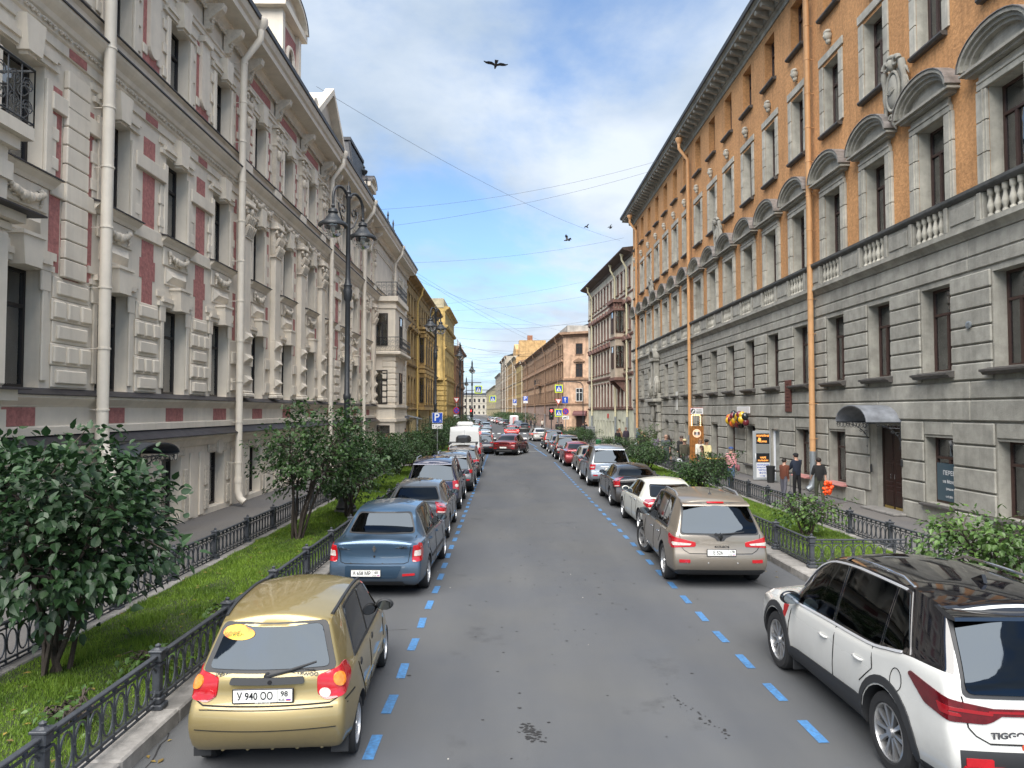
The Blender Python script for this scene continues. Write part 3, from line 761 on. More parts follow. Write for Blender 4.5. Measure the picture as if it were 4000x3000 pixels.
arch_band(ped, Wd, Hd, .10, .12, 0, .40); arch_band(ped, Wd-.10, Hd-.10, .10, .12, 0, .32); arch_band(ped, Wd-.20, Hd-.20, .10, .12, 0, .24)
ped.add([(x, .1, z) for x, z in arcp(Wd-.2, Hd-.2, .12)], [tuple(range(n+1))])
ped.box(-Wd, 0, .0, Wd, .36, .06); ped.box(-Wd+.06, 0, .06, Wd-.06, .30, .121); ped.box(-Wd+.14, 0, -.08, Wd-.14, .26, 0)
pedm = ped.mesh('pediment', STONE)
cp = MB(); o_ = arcp(Wd+.02, Hd+.025, .12)
for k in range(n):
    p = [o_[k], o_[k+1]]; q = arcp(Wd+.002, Hd+.002, .12)
    cp.add([(p[0][0],0.0,p[0][1]),(p[1][0],0.0,p[1][1]),(p[1][0],.43,p[1][1]),(p[0][0],.43,p[0][1]),(q[k+1][0],.43,q[k+1][1]),(q[k][0],.43,q[k][1])], [(0,1,2,3),(3,2,4,5)])
cpm = cp.mesh('metal_cap', mat('weathered_cap', (0.26,0.235,0.22), rough=.55, metal=.2, var=.5, vscale=4), 40)
lint = MB().box(-.98,0,0,.98,.10,.16,0,.01); lint.box(-.94,0,.16,.94,.13,.24,0,.01); lint.box(-.9,0,.24,.9,.09,.40,0,.01); lint = lint.mesh('lintel', STONEL)
head = MB(); head.ell((0,.10,0),(.15,.16,.2),10,8); head.ell((0,.24,-.02),(.03,.05,.05),6,5); head.ell((-.06,.2,.05),(.035,.04,.025),6,4); head.ell((.06,.2,.05),(.035,.04,.025),6,4); head.ell((0,.12,.13),(.19,.13,.1),9,6); head.ell((0,.08,-.2),(.1,.1,.12),8,6); head.ell((0,.21,-.1),(.05,.04,.02),6,4)
head = wobble(head,.006).mesh('mask_relief', STONEL, 60)
headb = MB().ell((0,0,0),(.24,.03,.34),12,8).mesh('medallion', mat('plaster_edge',(.55,.34,.16),rough=.9), 60)
cart = cartouche_mesh(STONE, 1.15, 2.0)
for i, c in enumerate(CK):
    F.put('sill', sill, c, 0, 4.42); F.put('sill', sillb, c, 0, 13.78); F.put('sill', sillb, c, 0, 18.3)
    for sx in (-1, 1):
        for k in range(3): F.put('frame_stone', jamb[0], c+sx*.84, 0, 9.4+.81*k)
        for k in range(3): F.put('frame_stone', jamb4, c+sx*.775, 0, 14.215+.87*k)
    F.block('frame_stone', c, 16.62, 1.95, .3, .065, STONEL)
    F.put('lintel', lint, c, 0, 11.43)
    p = F.single('pediment', pedm, c, 0, 11.92); ob('metal_cap', cpm, p)
    h_ = F.single('mask_relief', head, c, .02, 17.25)
    if i in (3, 9, 15): F.single('cartouche', cart, c+1.51, .05, 13.1)
F.flush()
for i, c in enumerate(CK):
    if c < 12: continue
    if abs(c-22.74) > .1 and abs(c-31.8) > .1 and abs(c-55.96) > .2: F.win(c, .72, 1.3, 1.86, WOODBR, 'T', -.30, .5)
    F.win(c, 4.42, 1.36, 2.37, WOODBR, 'V' if i % 3 else 'T', -.34, .85)
    F.win(c, 9.0, 1.30, 2.43, WOODBR, 'V', -.34, .85)
    F.win(c, 13.78, 1.25, 2.57, WOODBR, 'V', -.34, .8)
    F.win(c, 18.3, 1.2, 2.1, WOODBR, 'T', -.34, .4)
    if i == 2: F.block('sill', c, .66, 1.6, .09, .34, SILLM, -.02)
    elif abs(c-25.76) < .1 or abs(c-28.78) < .1: F.put('sill', MB().prism([(-.1,.02),(.26,-.05),(.26,-.08),(-.1,-.08)],'x',-.75,.75).mesh('sill', PINKSILL), c, 0, .73)
    elif abs(c-22.74) > .1: F.block('sill', c, .67, 1.45, .07, .22, SILLM, -.02)
F.flush()
# eaves
F.mould('frieze', Y0b, Y1b+.3, [(0,20.75),(.06,20.75),(.06,20.95),(.16,21.0),(.16,21.06),(0.0,21.06)], STONE)
F.mould('eave', Y0b, Y1b+.9, [(0,21.06),(.22,21.06),(.26,21.32),(.88,21.36),(.88,21.52),(.98,21.6),(1.02,21.72),(0,21.95)], STONE)
F.mould('gutter', Y0b, Y1b+.95, [(.95,21.6),(1.06,21.6),(1.08,21.8),(-1.5,22.4),(-1.5,22.3),(0,21.96),(.95,21.75)], GUTT)
mod = MB().prism([(0,0),(.55,.18),(.6,.34),(0,.34)], 'x', -.11, .11).mesh('modillion', STONE)
y = Y0b + .4
while y < Y1b: F.put('modillion', mod, y, .24, 21.02); y += .70
F.flush()
ob('roof', MB().prism([(-.9,22.15),(-7,25),(-13,22.15)], 'x', Y0b, Y1b).mesh('roof', ROOFM), rb)
F.pipe(27.27, 20.6, ORPIPE, GREYPIPE, .11, .26, 1.65, .3)
F.pipe(45.4, 20.6, ORPIPE, GREYPIPE, .11, .26, 1.65, .3)
F.pipe(63.6, 20.6, ORPIPE, GREYPIPE, .11, .26, 1.65, .3)
# entrance door with steps under the barrel canopy
dm = MB()
dm.box(-.71,-.09,0,-.62,0,2.7); dm.box(.62,-.09,0,.71,0,2.7); dm.box(-.62,-.09,2.62,.62,0,2.7)
frame_o = F.single('door_frame', dm.mesh('door_frame', DOORM), 22.3, -.16, .16)
for sx in (-1, 1):
    l = MB().box(-.30,-.06,0,.30,-.01,2.6,0,.01)
    for a, b in ((.18,.62),(.7,.78),(.84,.92),(1.02,1.5),(1.6,2.45)): l.box(-.22,-.01,a,.22,.012,b,0,.012)
    lf = F.single('door_leaf', l.mesh('door_leaf', DOORM), 22.3+sx*.31, -.16, .17)
    ob('kick_plate', MB().box(-.26,.012,.03,.26,.018,.14).mesh('kick_plate', mat('brass',(.45,.33,.10),rough=.4,metal=.8)), lf)
    ob('handle', MB().tube([(-.2*sx*F.sg,.0,1.02),(-.2*sx,.06,1.02),(-.2*sx,.06,1.16),(-.2*sx,.0,1.16)],.012,6).mesh('handle', CHROME), lf)
F.single('doorstep', MB().box(-1.0,-.4,0,1.0,.45,.08,0,.02).mesh('doorstep', GRAN), 22.3, 0, .15)
F.single('intercom', blk(.1,.26,.04,BLKPL), 23.25, .07, 1.45)
F.single('intercom', blk(.1,.22,.04,BLKPL), 21.45, .07, 1.75)
def scroll_bracket(m, ln=.95, ht=.75, s=1):
    mb = MB()
    mb.tube([(0,0,0),(0,ln,0)], .014, 6); mb.tube([(0,0.01,0),(0,0.01,-ht)], .016, 6)
    mb.tube([(0,ln*.95*(1-math.cos(t)), -ht*.95+ht*.93*math.sin(t)) for t in [i*math.pi/2/10 for i in range(11)]], .012, 5)
    def sp(cy, cz, r, a0, dr): 
        return [(0, cy+r*(1-i/16*.8)*math.cos(a0+dr*i*.45), cz+r*(1-i/16*.8)*math.sin(a0+dr*i*.45)) for i in range(16)]
    for cy, cz, r, a, d in ((.14,-.14,.10,0,1),(.33,-.12,.08,2,-1),(.5,-.1,.07,1,1),(.10,-.36,.08,3,-1),(.66,-.08,.055,2,1),(.24,-.30,.05,0,1),(.03,-ht-.04,.07,1.5,1),(ln-.06,-.05,.05,0,-1)):
        mb.tube(sp(cy*ln/.95, cz*ht/.75, r, a, d), .009, 5)
    return mb.mesh('scroll_bracket', m, 60)
def barrel_canopy(Fx, Y, z, span, depth, rise, m, lowz=None):
    o = ob('canopy', None, Fx.r, (Fx.sg*Y, 0, z)); N = 16; v = []; f = []
    for i in range(N+1):
        a = math.pi*i/N; x = span/2*math.cos(a); zc = rise*math.sin(a)
        for yy, e in ((.0,0),(depth,0),(depth,.03),(.0,.03)): v.append((x*(1+e/span*2), yy, zc+e*math.sin(a)))
    for i in range(N):
        for k in range(4): f.append((i*4+k, i*4+(k+1)%4, (i+1)*4+(k+1)%4, (i+1)*4+k))
    ob('canopy_shell', MB().add(v, f).mesh('canopy_shell', m, 40), o)
    br = scroll_bracket(IRON, depth*.92, .75)
    for sx in (-1, 1): ob('scroll_bracket', br, o, (sx*span/2*.98, .02, -.02))
    fr = MB(); fr.box(-span/2, depth-.05, -.03, span/2, depth-.02, 0.0); fr.box(-span/2, .0, -.03, -span/2+.03, depth-.05, 0.0); fr.box(span/2-.03, .0, -.03, span/2, depth-.05, 0.0)
    for k in range(9):
        x = -span/2 + span*(k+.5)/9; r = span/9*.42
        fr.tube([(x+r*math.cos(t), depth-.035, .0-r+r*math.sin(t)) for t in [i*math.pi/5 for i in range(10)]], .008, 4, 0, True)
    ob('canopy_frame', fr.mesh('canopy_frame', IRON), o)
    return o
CANM = mat('zinc_canopy', (0.24,0.255,0.28), rough=.45, metal=.15, var=.4, vscale=3)
barrel_canopy(F, 22.55, 2.98, 1.95, 1.1, .50, CANM)
# wall plaque, vent
ob('plaque', blk(.62,1.35,.05,mat('red_granite',(.13,.045,.038),rough=.35,var=.3,vscale=30)), rb, (29.95, .08, 3.95))
pt = mat('plaque_letters', (.055,.02,.017), rough=.6)
cl = MB(); rq = random.Random(3)
for k in range(8):
    w_ = rq.uniform(.22,.46); x_ = -w_/2
    while x_ < w_/2: cl.box(x_, .05, .48-.14*k, x_+.026, .054, .53-.14*k); x_ += rq.choice((.04,.04,.07))
ob('carved_lines', cl.mesh('carved_lines', pt), rb, (29.95, .08, 3.95))
ob('plaque', blk(.55,1.3,.04,mat('white_marble',(.62,.62,.58),rough=.4,var=.15,vscale=9)), rb, (49.5, .08, 4.0))
vn = MB().lathe([(.09,0),(.10,.02),(.10,.05),(.085,.055)],14,(0,0,0),'y'); 
for k in range(4): vn.box(-.07,.05,-.055+.03*k,.07,.062,-.045+.03*k)
ob('vent', vn.mesh('vent', GREYPIPE, 40), rb, (18.2, .065, 5.55))
# portal of the far entrance
pm = MB()
for sx in (-1,1):
    for j in range(6): pm.box(sx*1.05-.35,0,.2+.75*j,sx*1.05+.35,.28 if j%2 else .36,.92+.75*j,0,.05)
    pm.box(sx*.55-.18,0,5.2,sx*.55+.18,.4,7.3,0,.04)
    pm.ell((sx*.95,.25,5.2),(.5,.3,.85),10,8); pm.tube([(sx*(1.0+.42*math.cos(t)),.42,5.1+.6*math.sin(t)) for t in [i*math.pi/6 for i in range(12)]],.07,6,0,True)
pm.box(-1.6,0,4.0,1.6,.7,4.25,0,.04); pm.box(-1.4,0,3.75,1.4,.5,4.0,0,.04)
pm.box(-.9,0,7.2,.9,.5,7.45,0,.03); arch_band(pm, .95, .8, .2, 7.45, 0, .5)
pm.ell((0,.3,3.2),(.25,.2,.6),8,6)
F.single('portal', pm.mesh('portal', STONE), 55.96, .06, 0)
F.single('door_leaf', MB().box(-.74,-.3,.17,.74,-.24,2.6).mesh('door_leaf', DOORM), 55.96, 0, 0)
# ------------------------------------------------------------------ left: cream stucco building with red panels
CREAM = mat('cream_stucco', (0.80, 0.72, 0.60), rough=0.85, var=0.10, vscale=1.2, bump=0.10, bscale=45, grime=0.10, randv=0.04, streak=0.08)
CREAMO = mat('cream_ornament', (0.74, 0.66, 0.545), rough=0.85, var=0.2, vscale=9, grime=0.15)
REDS = mat('red_roughcast', (0.47, 0.195, 0.175), rough=0.92, var=0.35, vscale=10, bump=1.0, bscale=14)
CRPIPE = mat('cream_pipe', (0.78, 0.71, 0.60), rough=0.5, var=0.10, vscale=2)
ROUGHC = mat('cream_tufa', (0.70, 0.63, 0.52), rough=0.95, var=0.35, vscale=14, bump=1.0, bscale=16)
SLATE = mat('slate_scales', (0.035, 0.037, 0.043), rough=0.55, var=0.4, vscale=5, bump=0.5, bscale=8)

lb = thing('mansion', 'cream stucco mansion with red panels, pilasters, garlands and mansard roof, left side', 'building', (-9.2, 0, 0), R(-90))
L_ = Fac(lb, -1, 11)
YA, YB = 10.0, 66.2
plain = [13.4, 16.65, 19.75, 22.85, 37.1, 40.2, 43.2, 58.6, 62.2]
pil = [26.3, 29.8, 33.4, 47.4]
allw = sorted(plain + pil)
ob_ = [(c, 1.15, .32, 2.02) for c in allw if abs(c-16.65) > .1] + [(17.0, 1.2, .17, 2.2)]
o1 = [(c, 1.35, 3.78, 6.1) for c in allw]; o2 = [(c, 1.25, 8.02, 10.2) for c in allw]; o3 = [(c, 1.2, 12.15, 14.1) for c in allw]
L_.wall('basement_wall', YA, YB, 0, 2.62, ob_, CREAM, .40)
L_.wall('main_wall', YA, YB, 2.62, 16.0, o1 + o2 + o3, CREAM, .36)
ob('end_wall', MB().box(-YB, -12, 0, -YB+.3, -.01, 16.6).mesh('end_wall', CREAM), lb)
for c in allw:
    if abs(c-16.65) > .1: L_.win(c, .32, 1.15, 1.7, WOODDK, 'X', -.30, .8)
    L_.win(c, 3.78, 1.35, 2.32, WOODDK, 'T', -.30, .85); L_.win(c, 8.02, 1.25, 2.18, WOODDK, 'T', -.30, .6); L_.win(c, 12.15, 1.2, 1.95, WOODDK, 'A', -.30, .6)
# ledges
DKCAP = mat('dark_ledge_metal', (0.055, 0.05, 0.055), rough=.5, metal=.2, var=.45, vscale=4, grime=.3)
L_.mould('ledge_moulding', YA, YB, [(0,2.30),(.06,2.30),(.10,2.40),(.12,2.48),(.30,2.56),(.30,2.62),(0,2.64)], CREAM)
L_.mould('ledge_cap', YA, YB, [(0,2.86),(.36,2.625),(.36,2.60),(.33,2.60),(0,2.60)], DKCAP)
L_.mould('plinth_band', YA, YB, [(0.002,2.84),(.10,2.84),(.10,3.0),(.05,3.03),(.05,3.40),(.08,3.44),(.14,3.50),(.22,3.58),(.22,3.64),(0.002,3.66)], CREAM)
L_.mould('plinth_cap', YA, YB, [(0.002,3.78),(.26,3.655),(.26,3.635),(0.002,3.635)], DKCAP)
# belt cornice between storeys two and three
L_.mould('belt', YA, YB, [(0,10.72),(.05,10.72),(.05,10.92),(.10,10.96),(.10,11.12),(.16,11.16),(.2,11.26),(.30,11.36),(.36,11.44),(.36,11.52),(0,11.54)], CREAM)
L_.mould('belt_cap', YA, YB, [(0,11.70),(.40,11.545),(.40,11.51),(.37,11.51),(0,11.525)], DKCAP)
L_.mould('sill_band', YA, YB, [(0.002,11.66),(.07,11.66),(.07,11.98),(.12,12.02),(.16,12.06),(0.002,12.10)], CREAM)
L_.mould('sill_cap', YA, YB, [(0.002,12.15),(.20,12.075),(.20,12.05),(0.002,12.05)], DKCAP)
scr = MB()
for k in range(3):
    scr.tube([(-.16+.16*k+.055*math.cos(t)*(1-t/8), .04, .05*math.sin(t)*(1-t/8)) for t in [i*.75 for i in range(9)]], .022, 5)
scr.ell((0,.03,.04),(.22,.03,.03),6,4)
scr = scr.mesh('scroll_ornament', CREAMO, 60)
y = YA + .3
while y < YB: L_.put('scroll_ornament', scr, y, .10, 11.04); y += .52
# top entablature
L_.mould('architrave', YA, YB, [(0,14.72),(.06,14.72),(.06,14.85),(.10,14.88),(.10,14.95),(0,14.97)], CREAM)
L_.mould('main_cornice', YA, YB+.4, [(0,15.62),(.10,15.62),(.16,15.75),(.24,15.85),(.24,15.95),(.78,16.0),(.78,16.2),(.86,16.26),(.92,16.42),(.92,16.5),(0,16.62)], CREAM)
L_.mould('gutter', YA, YB+.45, [(.90,16.5),(.98,16.5),(.99,16.66),(0,16.95),(-1.0,17.0),(-1.0,16.8),(0,16.64)], DKCAP)
con = MB().prism([(0,0),(.16,.02),(.2,.14),(.14,.3),(.34,.46),(.56,.62),(.6,.8),(0,.8)], 'x', -.13, .13)
for k in range(6): con.ell((0, .17+.02*k, .1+.09*k), (.10-.008*k, .07, .05), 6, 4)
con = con.mesh('console', CREAMO)
scr2 = MB()
for k in range(4): scr2.ell((-.15+.1*k, .03, .02*math.sin(k*2)), (.06,.05,.06), 6, 4)
scr2 = scr2.mesh('scroll_ornament', CREAMO, 60)
y = YA + .2
while y < YB: L_.put('scroll_ornament', scr2, y, .1, 15.56); y += .42
L_.flush(300)
# window dressings
key = MB().prism([(-.20,0),(.20,0),(.29,.66),(-.29,.66)], 'y', 0, .24); key.prism([(-.13,-.06),(.13,-.06),(.16,.10),(-.16,.10)], 'y', 0.0, .17); key = key.mesh('keystone', CREAM)
key2 = MB().prism([(-.24,0),(.24,0),(.30,.56),(-.30,.56)], 'y', 0, .30).box(-.34,0,.56,.34,.33,.63).mesh('keystone', CREAM)
def diamond(w, h, m, d=.10):
    mb = MB().box(-w/2,0,-h/2,w/2,.035,h/2); a, b = w/2-.05, h/2-.05; i = min(a,b)*.95
    mb.add([(-a,.035,-b),(a,.035,-b),(a,.035,b),(-a,.035,b),(-a+i,.035+d,0),(a-i,.035+d,0)], [(0,4,5,1),(1,5,2),(2,5,4,3),(3,4,0)]); return mb.mesh('diamond_panel', m)
dia = diamond(1.25, .46, CREAM)
sl2 = MB().prism([(0,-.26),(.05,-.26),(.09,-.18),(.20,-.08),(.20,-.03),(0,-.03)], 'x', -.93, .93).mesh('sill', CREAM)
sl2c = MB().prism([(-.02,.03),(.24,-.03),(.24,-.055),(-.02,-.03)], 'x', -.97, .97).mesh('sill_cap', DKCAP)
garl = [garland_mesh(1.0, CREAMO, s) for s in (2, 5, 8)]
def lintel_steps(w, m):
    mb = MB(); mb.box(-w/2-.34,0,.02,w/2+.34,.07,.14); mb.box(-w/2-.20,0,.14,w/2+.20,.12,.26); mb.box(-w/2-.42,0,.26,w/2+.42,.05,.42); return mb.mesh('lintel', m)
lin = lintel_steps(1.3, CREAM)
tufa = MB().box(-.75,0,-.14,.75,.05,.14,0,.02).mesh('tufa_panel', ROUGHC)
tufas = MB().box(-.14,0,-.30,.14,.05,.30,0,.02).mesh('tufa_panel', ROUGHC)
bkey = MB().prism([(-.10,0),(.10,0),(.2,.42),(-.2,.42)],'y',0,.12).mesh('keystone', CREAM)
for i, c in enumerate(allw):
    P = c in pil
    # basement
    L_.put('tufa_panel', tufa, c-.02, 0, 2.18) if i % 1 == 0 else None
    L_.put('keystone', bkey, c, .0, 1.98)
    for sx in (-1, 1):
        for z in (.62, 1.35): L_.put('tufa_panel', tufas, c+sx*.86, 0, z)
        L_.block('pier_strip', c+sx*1.22, 1.15, .30, 1.9, .05, CREAM)
    # red insets in the plinth band with a raised rim
    for a, b, w, h in ((0,.215,1.2,.05),(0,-.215,1.2,.05)): L_.block('panel_rim', c+a, 3.215+b, w, h, .02, CREAM, .05)
    L_.block('red_panel', c, 3.215, 1.02, .36, .012, REDS, .05, .004)
    # lower storey
    L_.put('keystone', key2, c, 0, 6.06); L_.put('lintel', lin, c, 0, 6.10)
    for sx in (-1, 1):
        L_.block('architrave_strip', c+sx*.755, 5.02, .16, 2.2, .05, CREAM)
        L_.block('architrave_block', c+sx*.76, 5.92, .30, .42, .06, CREAM)
    L_.put('diamond_panel', dia, c, 0.0, 6.98)
    L_.put('garland', garl[i % 3], c, .045, 7.58); L_.block('garland_panel', c, 7.50, 1.5, .50, .045, CREAM)
    L_.put('sill', sl2, c, 0, 8.03); L_.put('sill_cap', sl2c, c, 0, 8.03)
    # second storey
    L_.put('keystone', key, c, 0, 10.14); L_.put('lintel', lin, c, 0, 10.2)
    for sx in (-1, 1):
        L_.block('architrave_strip', c+sx*.72, 9.0, .19, 1.95, .07, CREAM)
        L_.block('architrave_strip', c+sx*.90, 8.7, .17, 1.3, .045, CREAM)
        for z in (8.35, 8.95): L_.block('architrave_block', c+sx*.93, z, .24, .26, .06, CREAM)
    # third storey
    L_.put('keystone', key, c, 0, 14.04); L_.put('lintel', lin, c, 0, 14.1)
    for sx in (-1, 1):
        L_.block('architrave_strip', c+sx*.70, 13.1, .19, 1.9, .07, CREAM)
        for z in (12.45, 13.1, 13.75): L_.block('architrave_block', c+sx*.87, z, .20, .28, .05, CREAM)
L_.flush()
# piers between plain windows
tong = MB(); pp = [(-.27,.9),(-.27,-.75)] + [(.27*math.cos(t), -.78+.32*math.sin(t)) for t in [math.pi+math.pi*i/10 for i in range(11)]] + [(.27,-.75),(.27,.9)]
tong.prism(pp, 'y', 0, .11); tong.box(-.30,0,.88,.30,.2,1.05); tong = tong.mesh('tongue_panel', CREAM)
def pier(a, w):
    h = .445
    for j in range(5):
        z = 3.80 + .455*j + h/2
        if j % 2 == 0: L_.block('rustic_block', a, z, w-.1, h, .04, CREAM, 0, .02); L_.block('rustic_block', a, z, w-.32, h-.16, .10, CREAM, .0, .025)
        else:
            L_.block('rustic_block', a, z, w-.02, h, .055, CREAM, 0, .02)
            for o in (-1, 0, 1): L_.block('rustic_block', a+o*w*.34, z, w*.27, h-.1, .11, CREAM, 0, .025)
    for z, h2, w2 in ((6.35,.75,.52),(6.95,.50,.78),(7.42,.48,.60)): L_.block('red_panel', a, z, w2, h2, .012, REDS, 0, .003)
    L_.block('band_block', a, 7.86, w+.2, .34, .07, CREAM)
    L_.block('red_panel', a, 8.72, .60, 1.36, .012, REDS, 0, .003)
    L_.block('band_block', a, 9.60, w+.35, .36, .11, CREAM)
    L_.block('red_panel', a, 10.06, .58, .52, .012, REDS, 0, .003)
    L_.block('red_panel', a, 10.84, .62, .20, .012, REDS, .05, .003)
    L_.block('red_panel', a, 13.28, .86, 2.2, .012, REDS, 0, .003); L_.put('tongue_panel', tong, a, .0, 13.55)
    for z in (12.55, 14.1):
        for o in (-1, 1): L_.block('rustic_block', a+o*.36, z, .22, .26, .045, CREAM, .0)
for a, b in ((13.4,16.65),(16.65,19.75),(19.75,22.85),(37.1,40.2),(40.2,43.2),(58.6,62.2)): pier((a+b)/2, b-a-1.9)
for z_, h_ in ((7.0,1.7),(9.0,1.9)): L_.block('red_panel', 14.42, z_, .34, h_, .012, REDS, 0, .003); L_.block('red_panel', 15.60, z_, .26, h_, .012, REDS, 0, .003)
# wide quoined pier beside the first pipe
for j in range(20):
    L_.block('quoin', 15.02, 3.9+.455*j*.87, .78, .38, .12, CREAM, .0, .02) if 6.0 < 3.9+.455*j*.87 < 10.4 else None
L_.block('quoin', 15.02, 13.3, .8, 2.2, .10, CREAM)
# giant pilasters with leafy capitals
boss = diamond(.74, .40, CREAM, .14)
cap = MB().box(-.36,0,-.52,.36,.20,.50,0,.02); cap.box(-.48,0,.50,.48,.38,.60,0,.015); cap.box(-.40,0,-.58,.40,.24,-.52)
rc_ = random.Random(9)
for sx in (-1, 1):
    cap.tube([(sx*(.33+.14*math.cos(t)*(1-t/8)), .27, .33+.14*math.sin(t)*(1-t/8)) for t in [i*.7 for i in range(10)]], .05, 6)
for row in range(2):
    for k in range(5):
        x = -.30+.15*k; cap.tube([(x,.2,-.5+.35*row),(x,.27,-.3+.35*row),(x,.34,-.17+.35*row),(x,.32,-.14+.35*row)], [.06,.075,.06,.02], 6)
cap.ell((0,.3,.36),(.12,.1,.14),7,5)
cap = cap.mesh('capital', CREAMO, 50)
herm = MB().prism([(-.17,0),(.17,0),(.27,1.65),(-.27,1.65)], 'y', 0, .14); herm.box(-.3,0,1.65,.3,.2,1.8); herm.ell((0,.17,1.35),(.14,.12,.2),8,6)
herm.box(-.33,0,2.35,.33,.3,2.45)
for sx in (-1,1): herm.tube([(sx*(.2+.1*math.cos(t)*(1-t/8)), .2, 2.2+.1*math.sin(t)*(1-t/8)) for t in [i*.7 for i in range(9)]], .05, 6)
herm.box(-.24,0,1.8,.24,.15,2.35); 
for k in range(4): herm.ell((-.18+.12*k,.17,1.98),(.06,.08,.13),6,5)
herm = herm.mesh('herm', CREAMO)
PIL = [24.75, 28.05, 31.6, 35.1, 45.7, 49.2]
pilbase = MB().box(-.44,0,0,.44,.34,.14,0,.03).box(-.40,0,.14,.40,.30,.22,0,.03).mesh('pilaster_base', CREAM)
for a in PIL:
    L_.block('pilaster_shaft', a, 5.0, .66, 2.1, .20, CREAM); L_.block('pilaster_shaft', a, 7.70, .62, 3.3, .20, CREAM)
    L_.put('pilaster_base', pilbase, a, 0, 3.80)
    for z in (4.4, 5.15, 5.9): L_.put('boss', boss, a, .2, z)
    L_.put('capital', cap, a, 0, 9.92); L_.block('capital_block', a, 10.60, .9, .22, .30, CREAM)
    L_.block('pedestal', a, 11.86, .78, .36, .2, CREAM)
    L_.put('herm', herm, a, 0, 12.15); L_.put('console', con, a, .05, 14.92)
    for o in (-.72, .72):
        L_.block('red_panel', a+o, 8.9, .24, 1.7, .012, REDS, 0, .003); L_.block('red_panel', a+o, 6.5, .24, 1.6, .012, REDS, 0, .003); L_.block('red_panel', a+o*.92, 13.2, .22, 1.9, .012, REDS, 0, .003)
        L_.block('red_panel', a+o, 10.3, .24, .5, .012, REDS, 0, .003)
        for z in (4.2, 5.1): L_.block('rustic_block', a+o*.98, z, .5, .4, .08, CREAM)
        for z in (12.75, 13.6): L_.block('rustic_block', a+o*.8, z, .34, .24, .05, CREAM)
for c in pil:
    L_.block('red_panel', c, 15.25, 2.3, .36, .012, REDS, 0, .004)
    L_.put('garland', garl[0], c-.5, .1, 11.0); L_.put('garland', garl[1], c+.6, .1, 11.0)
for c in plain:
    for o in (-1.5, 0.0): L_.put('console', con, c+o, .05, 14.92) if c < 45 else None
L_.flush()
# drainpipes
L_.pipe(15.72, 16.2, CRPIPE, None, .125, .34, 2.75, 2.6, False, .5)
ob('pipe_bend', MB().tube([(15.72*-1,.34,2.8),(-15.72,.38,2.55),(-15.55,.62,2.1),(-15.5,.66,1.7),(-15.5,.6,1.3),(-15.5,.5,.35)], .127, 12).mesh('pipe_bend', CRPIPE, 40), lb)
for y in (23.75, 36.1, 44.6): L_.pipe(y, 16.2, CRPIPE, None, .115, .34, 1.0, .3, True, .55)
L_.pipe(57.0, 16.2, CRPIPE, None, .115, .34, 1.0, .3, True, .55)
# canopy and basement entrance
barrel_canopy(L_, 17.0, 2.28, 2.0, 1.0, .26, mat('blue_grey_sheet', (.075,.085,.10), rough=.45, metal=.3, var=.2, vscale=3))
L_.single('door_leaf', MB().box(-.6,-.3,.17,.6,-.24,2.2).mesh('door_leaf', WOODDK), 17.0, 0, 0)
# mansard roof, dormers, gable
L_.mould('mansard', YA, YB, [(-.2,16.9),(-1.6,19.6),(-8,21.2),(-8,16.9)], SLATE)
def pediment_dormer(Y, w, z0, h, seg, urn=False):
    o = ob('dormer', None, lb, (-Y, -.1, 0))
    mb = MB().box(-w/2,-1.6,z0,w/2,0,z0+h)
    ob('dormer_wall', mb.mesh('dormer_wall', CREAM), o)
    ob('red_panel', MB().box(-w*.42,0,z0+.35,w*.42,.012,z0+h-.35).mesh('red_panel', REDS), o)
    t = MB()
    for sx in (-1, 1):
        t.box(sx*w*.44-.16,0,z0,sx*w*.44+.16,.16,z0+h); t.tube([(sx*(w*.5+.28+.26*math.cos(a)*(1-a/9)), .05, z0+.45+.3*math.sin(a)*(1-a/9)) for a in [i*.7 for i in range(9)]], .10, 6)
        for k in range(3): t.box(sx*w*.30-.1,.012,z0+.45+k*.55,sx*w*.30+.1,.07,z0+.65+k*.55)
    t.tube([(.45*math.cos(a),.06,z0+h*.5+.55*math.sin(a)) for a in [i*math.pi/8 for i in range(16)]], .10, 6, 0, True)
    t.box(-w*.62,-1.7,z0+h,w*.62,.35,z0+h+.28)
    if seg:
        arch_band(t, w*.58, w*.36, .16, z0+h+.28, -1.6, .42); t.add([(x,.12,z) for x,z in arcp(w*.5, w*.3, z0+h+.28)], [tuple(range(15))])
    else: t.prism([(-w*.6,z0+h+.28),(w*.6,z0+h+.28),(0,z0+h+.28+w*.34)], 'y', -1.6, .32)
    ob('dormer_trim', t.mesh('dormer_trim', CREAM), o)
    ob('oculus', MB().lathe([(0,0),(.36,0),(.36,.02)],16,(0,.02,z0+h*.5),'y').mesh('oculus', CARGLASS), o)
    if seg: 
        cpv = MB(); arch_band(cpv, w*.58+.03, w*.36+.03, .03, z0+h+.28, -1.6, .45); ob('metal_cap', cpv.mesh('metal_cap', DKCAP), o)
    if urn:
        u = MB().lathe([(.14,0),(.07,.08),(.06,.2),(.22,.36),(.26,.5),(.2,.56),(.08,.6),(.05,.7),(.09,.76),(0,.9)], 12, (0,-.3,z0+h+.3+w*.3))
        ob('urn', u.mesh('urn', IRON, 50), o)
    return o
pediment_dormer(30.0, 2.6, 16.7, 3.2, True)
gm = MB(); gm.prism([(-2.9,16.62),(2.9,16.62),(0,18.9)], 'y', -1.2, .30); gm.prism([(-3.15,16.62),(-2.75,16.62),(0,18.78),(2.75,16.62),(3.15,16.62),(0,19.1)][:], 'y', .30, .72)
L_.single('gable', gm.mesh('gable', CREAM), 34.3, .1, 0)
sc_ = MB().lathe([(.34,-.35),(.42,-.3),(.42,.9)], 14, (0,0,0), 'y'); L_.single('gable_roll', sc_.mesh('gable_roll', CREAM, 40), 31.6, -.2, 17.0)
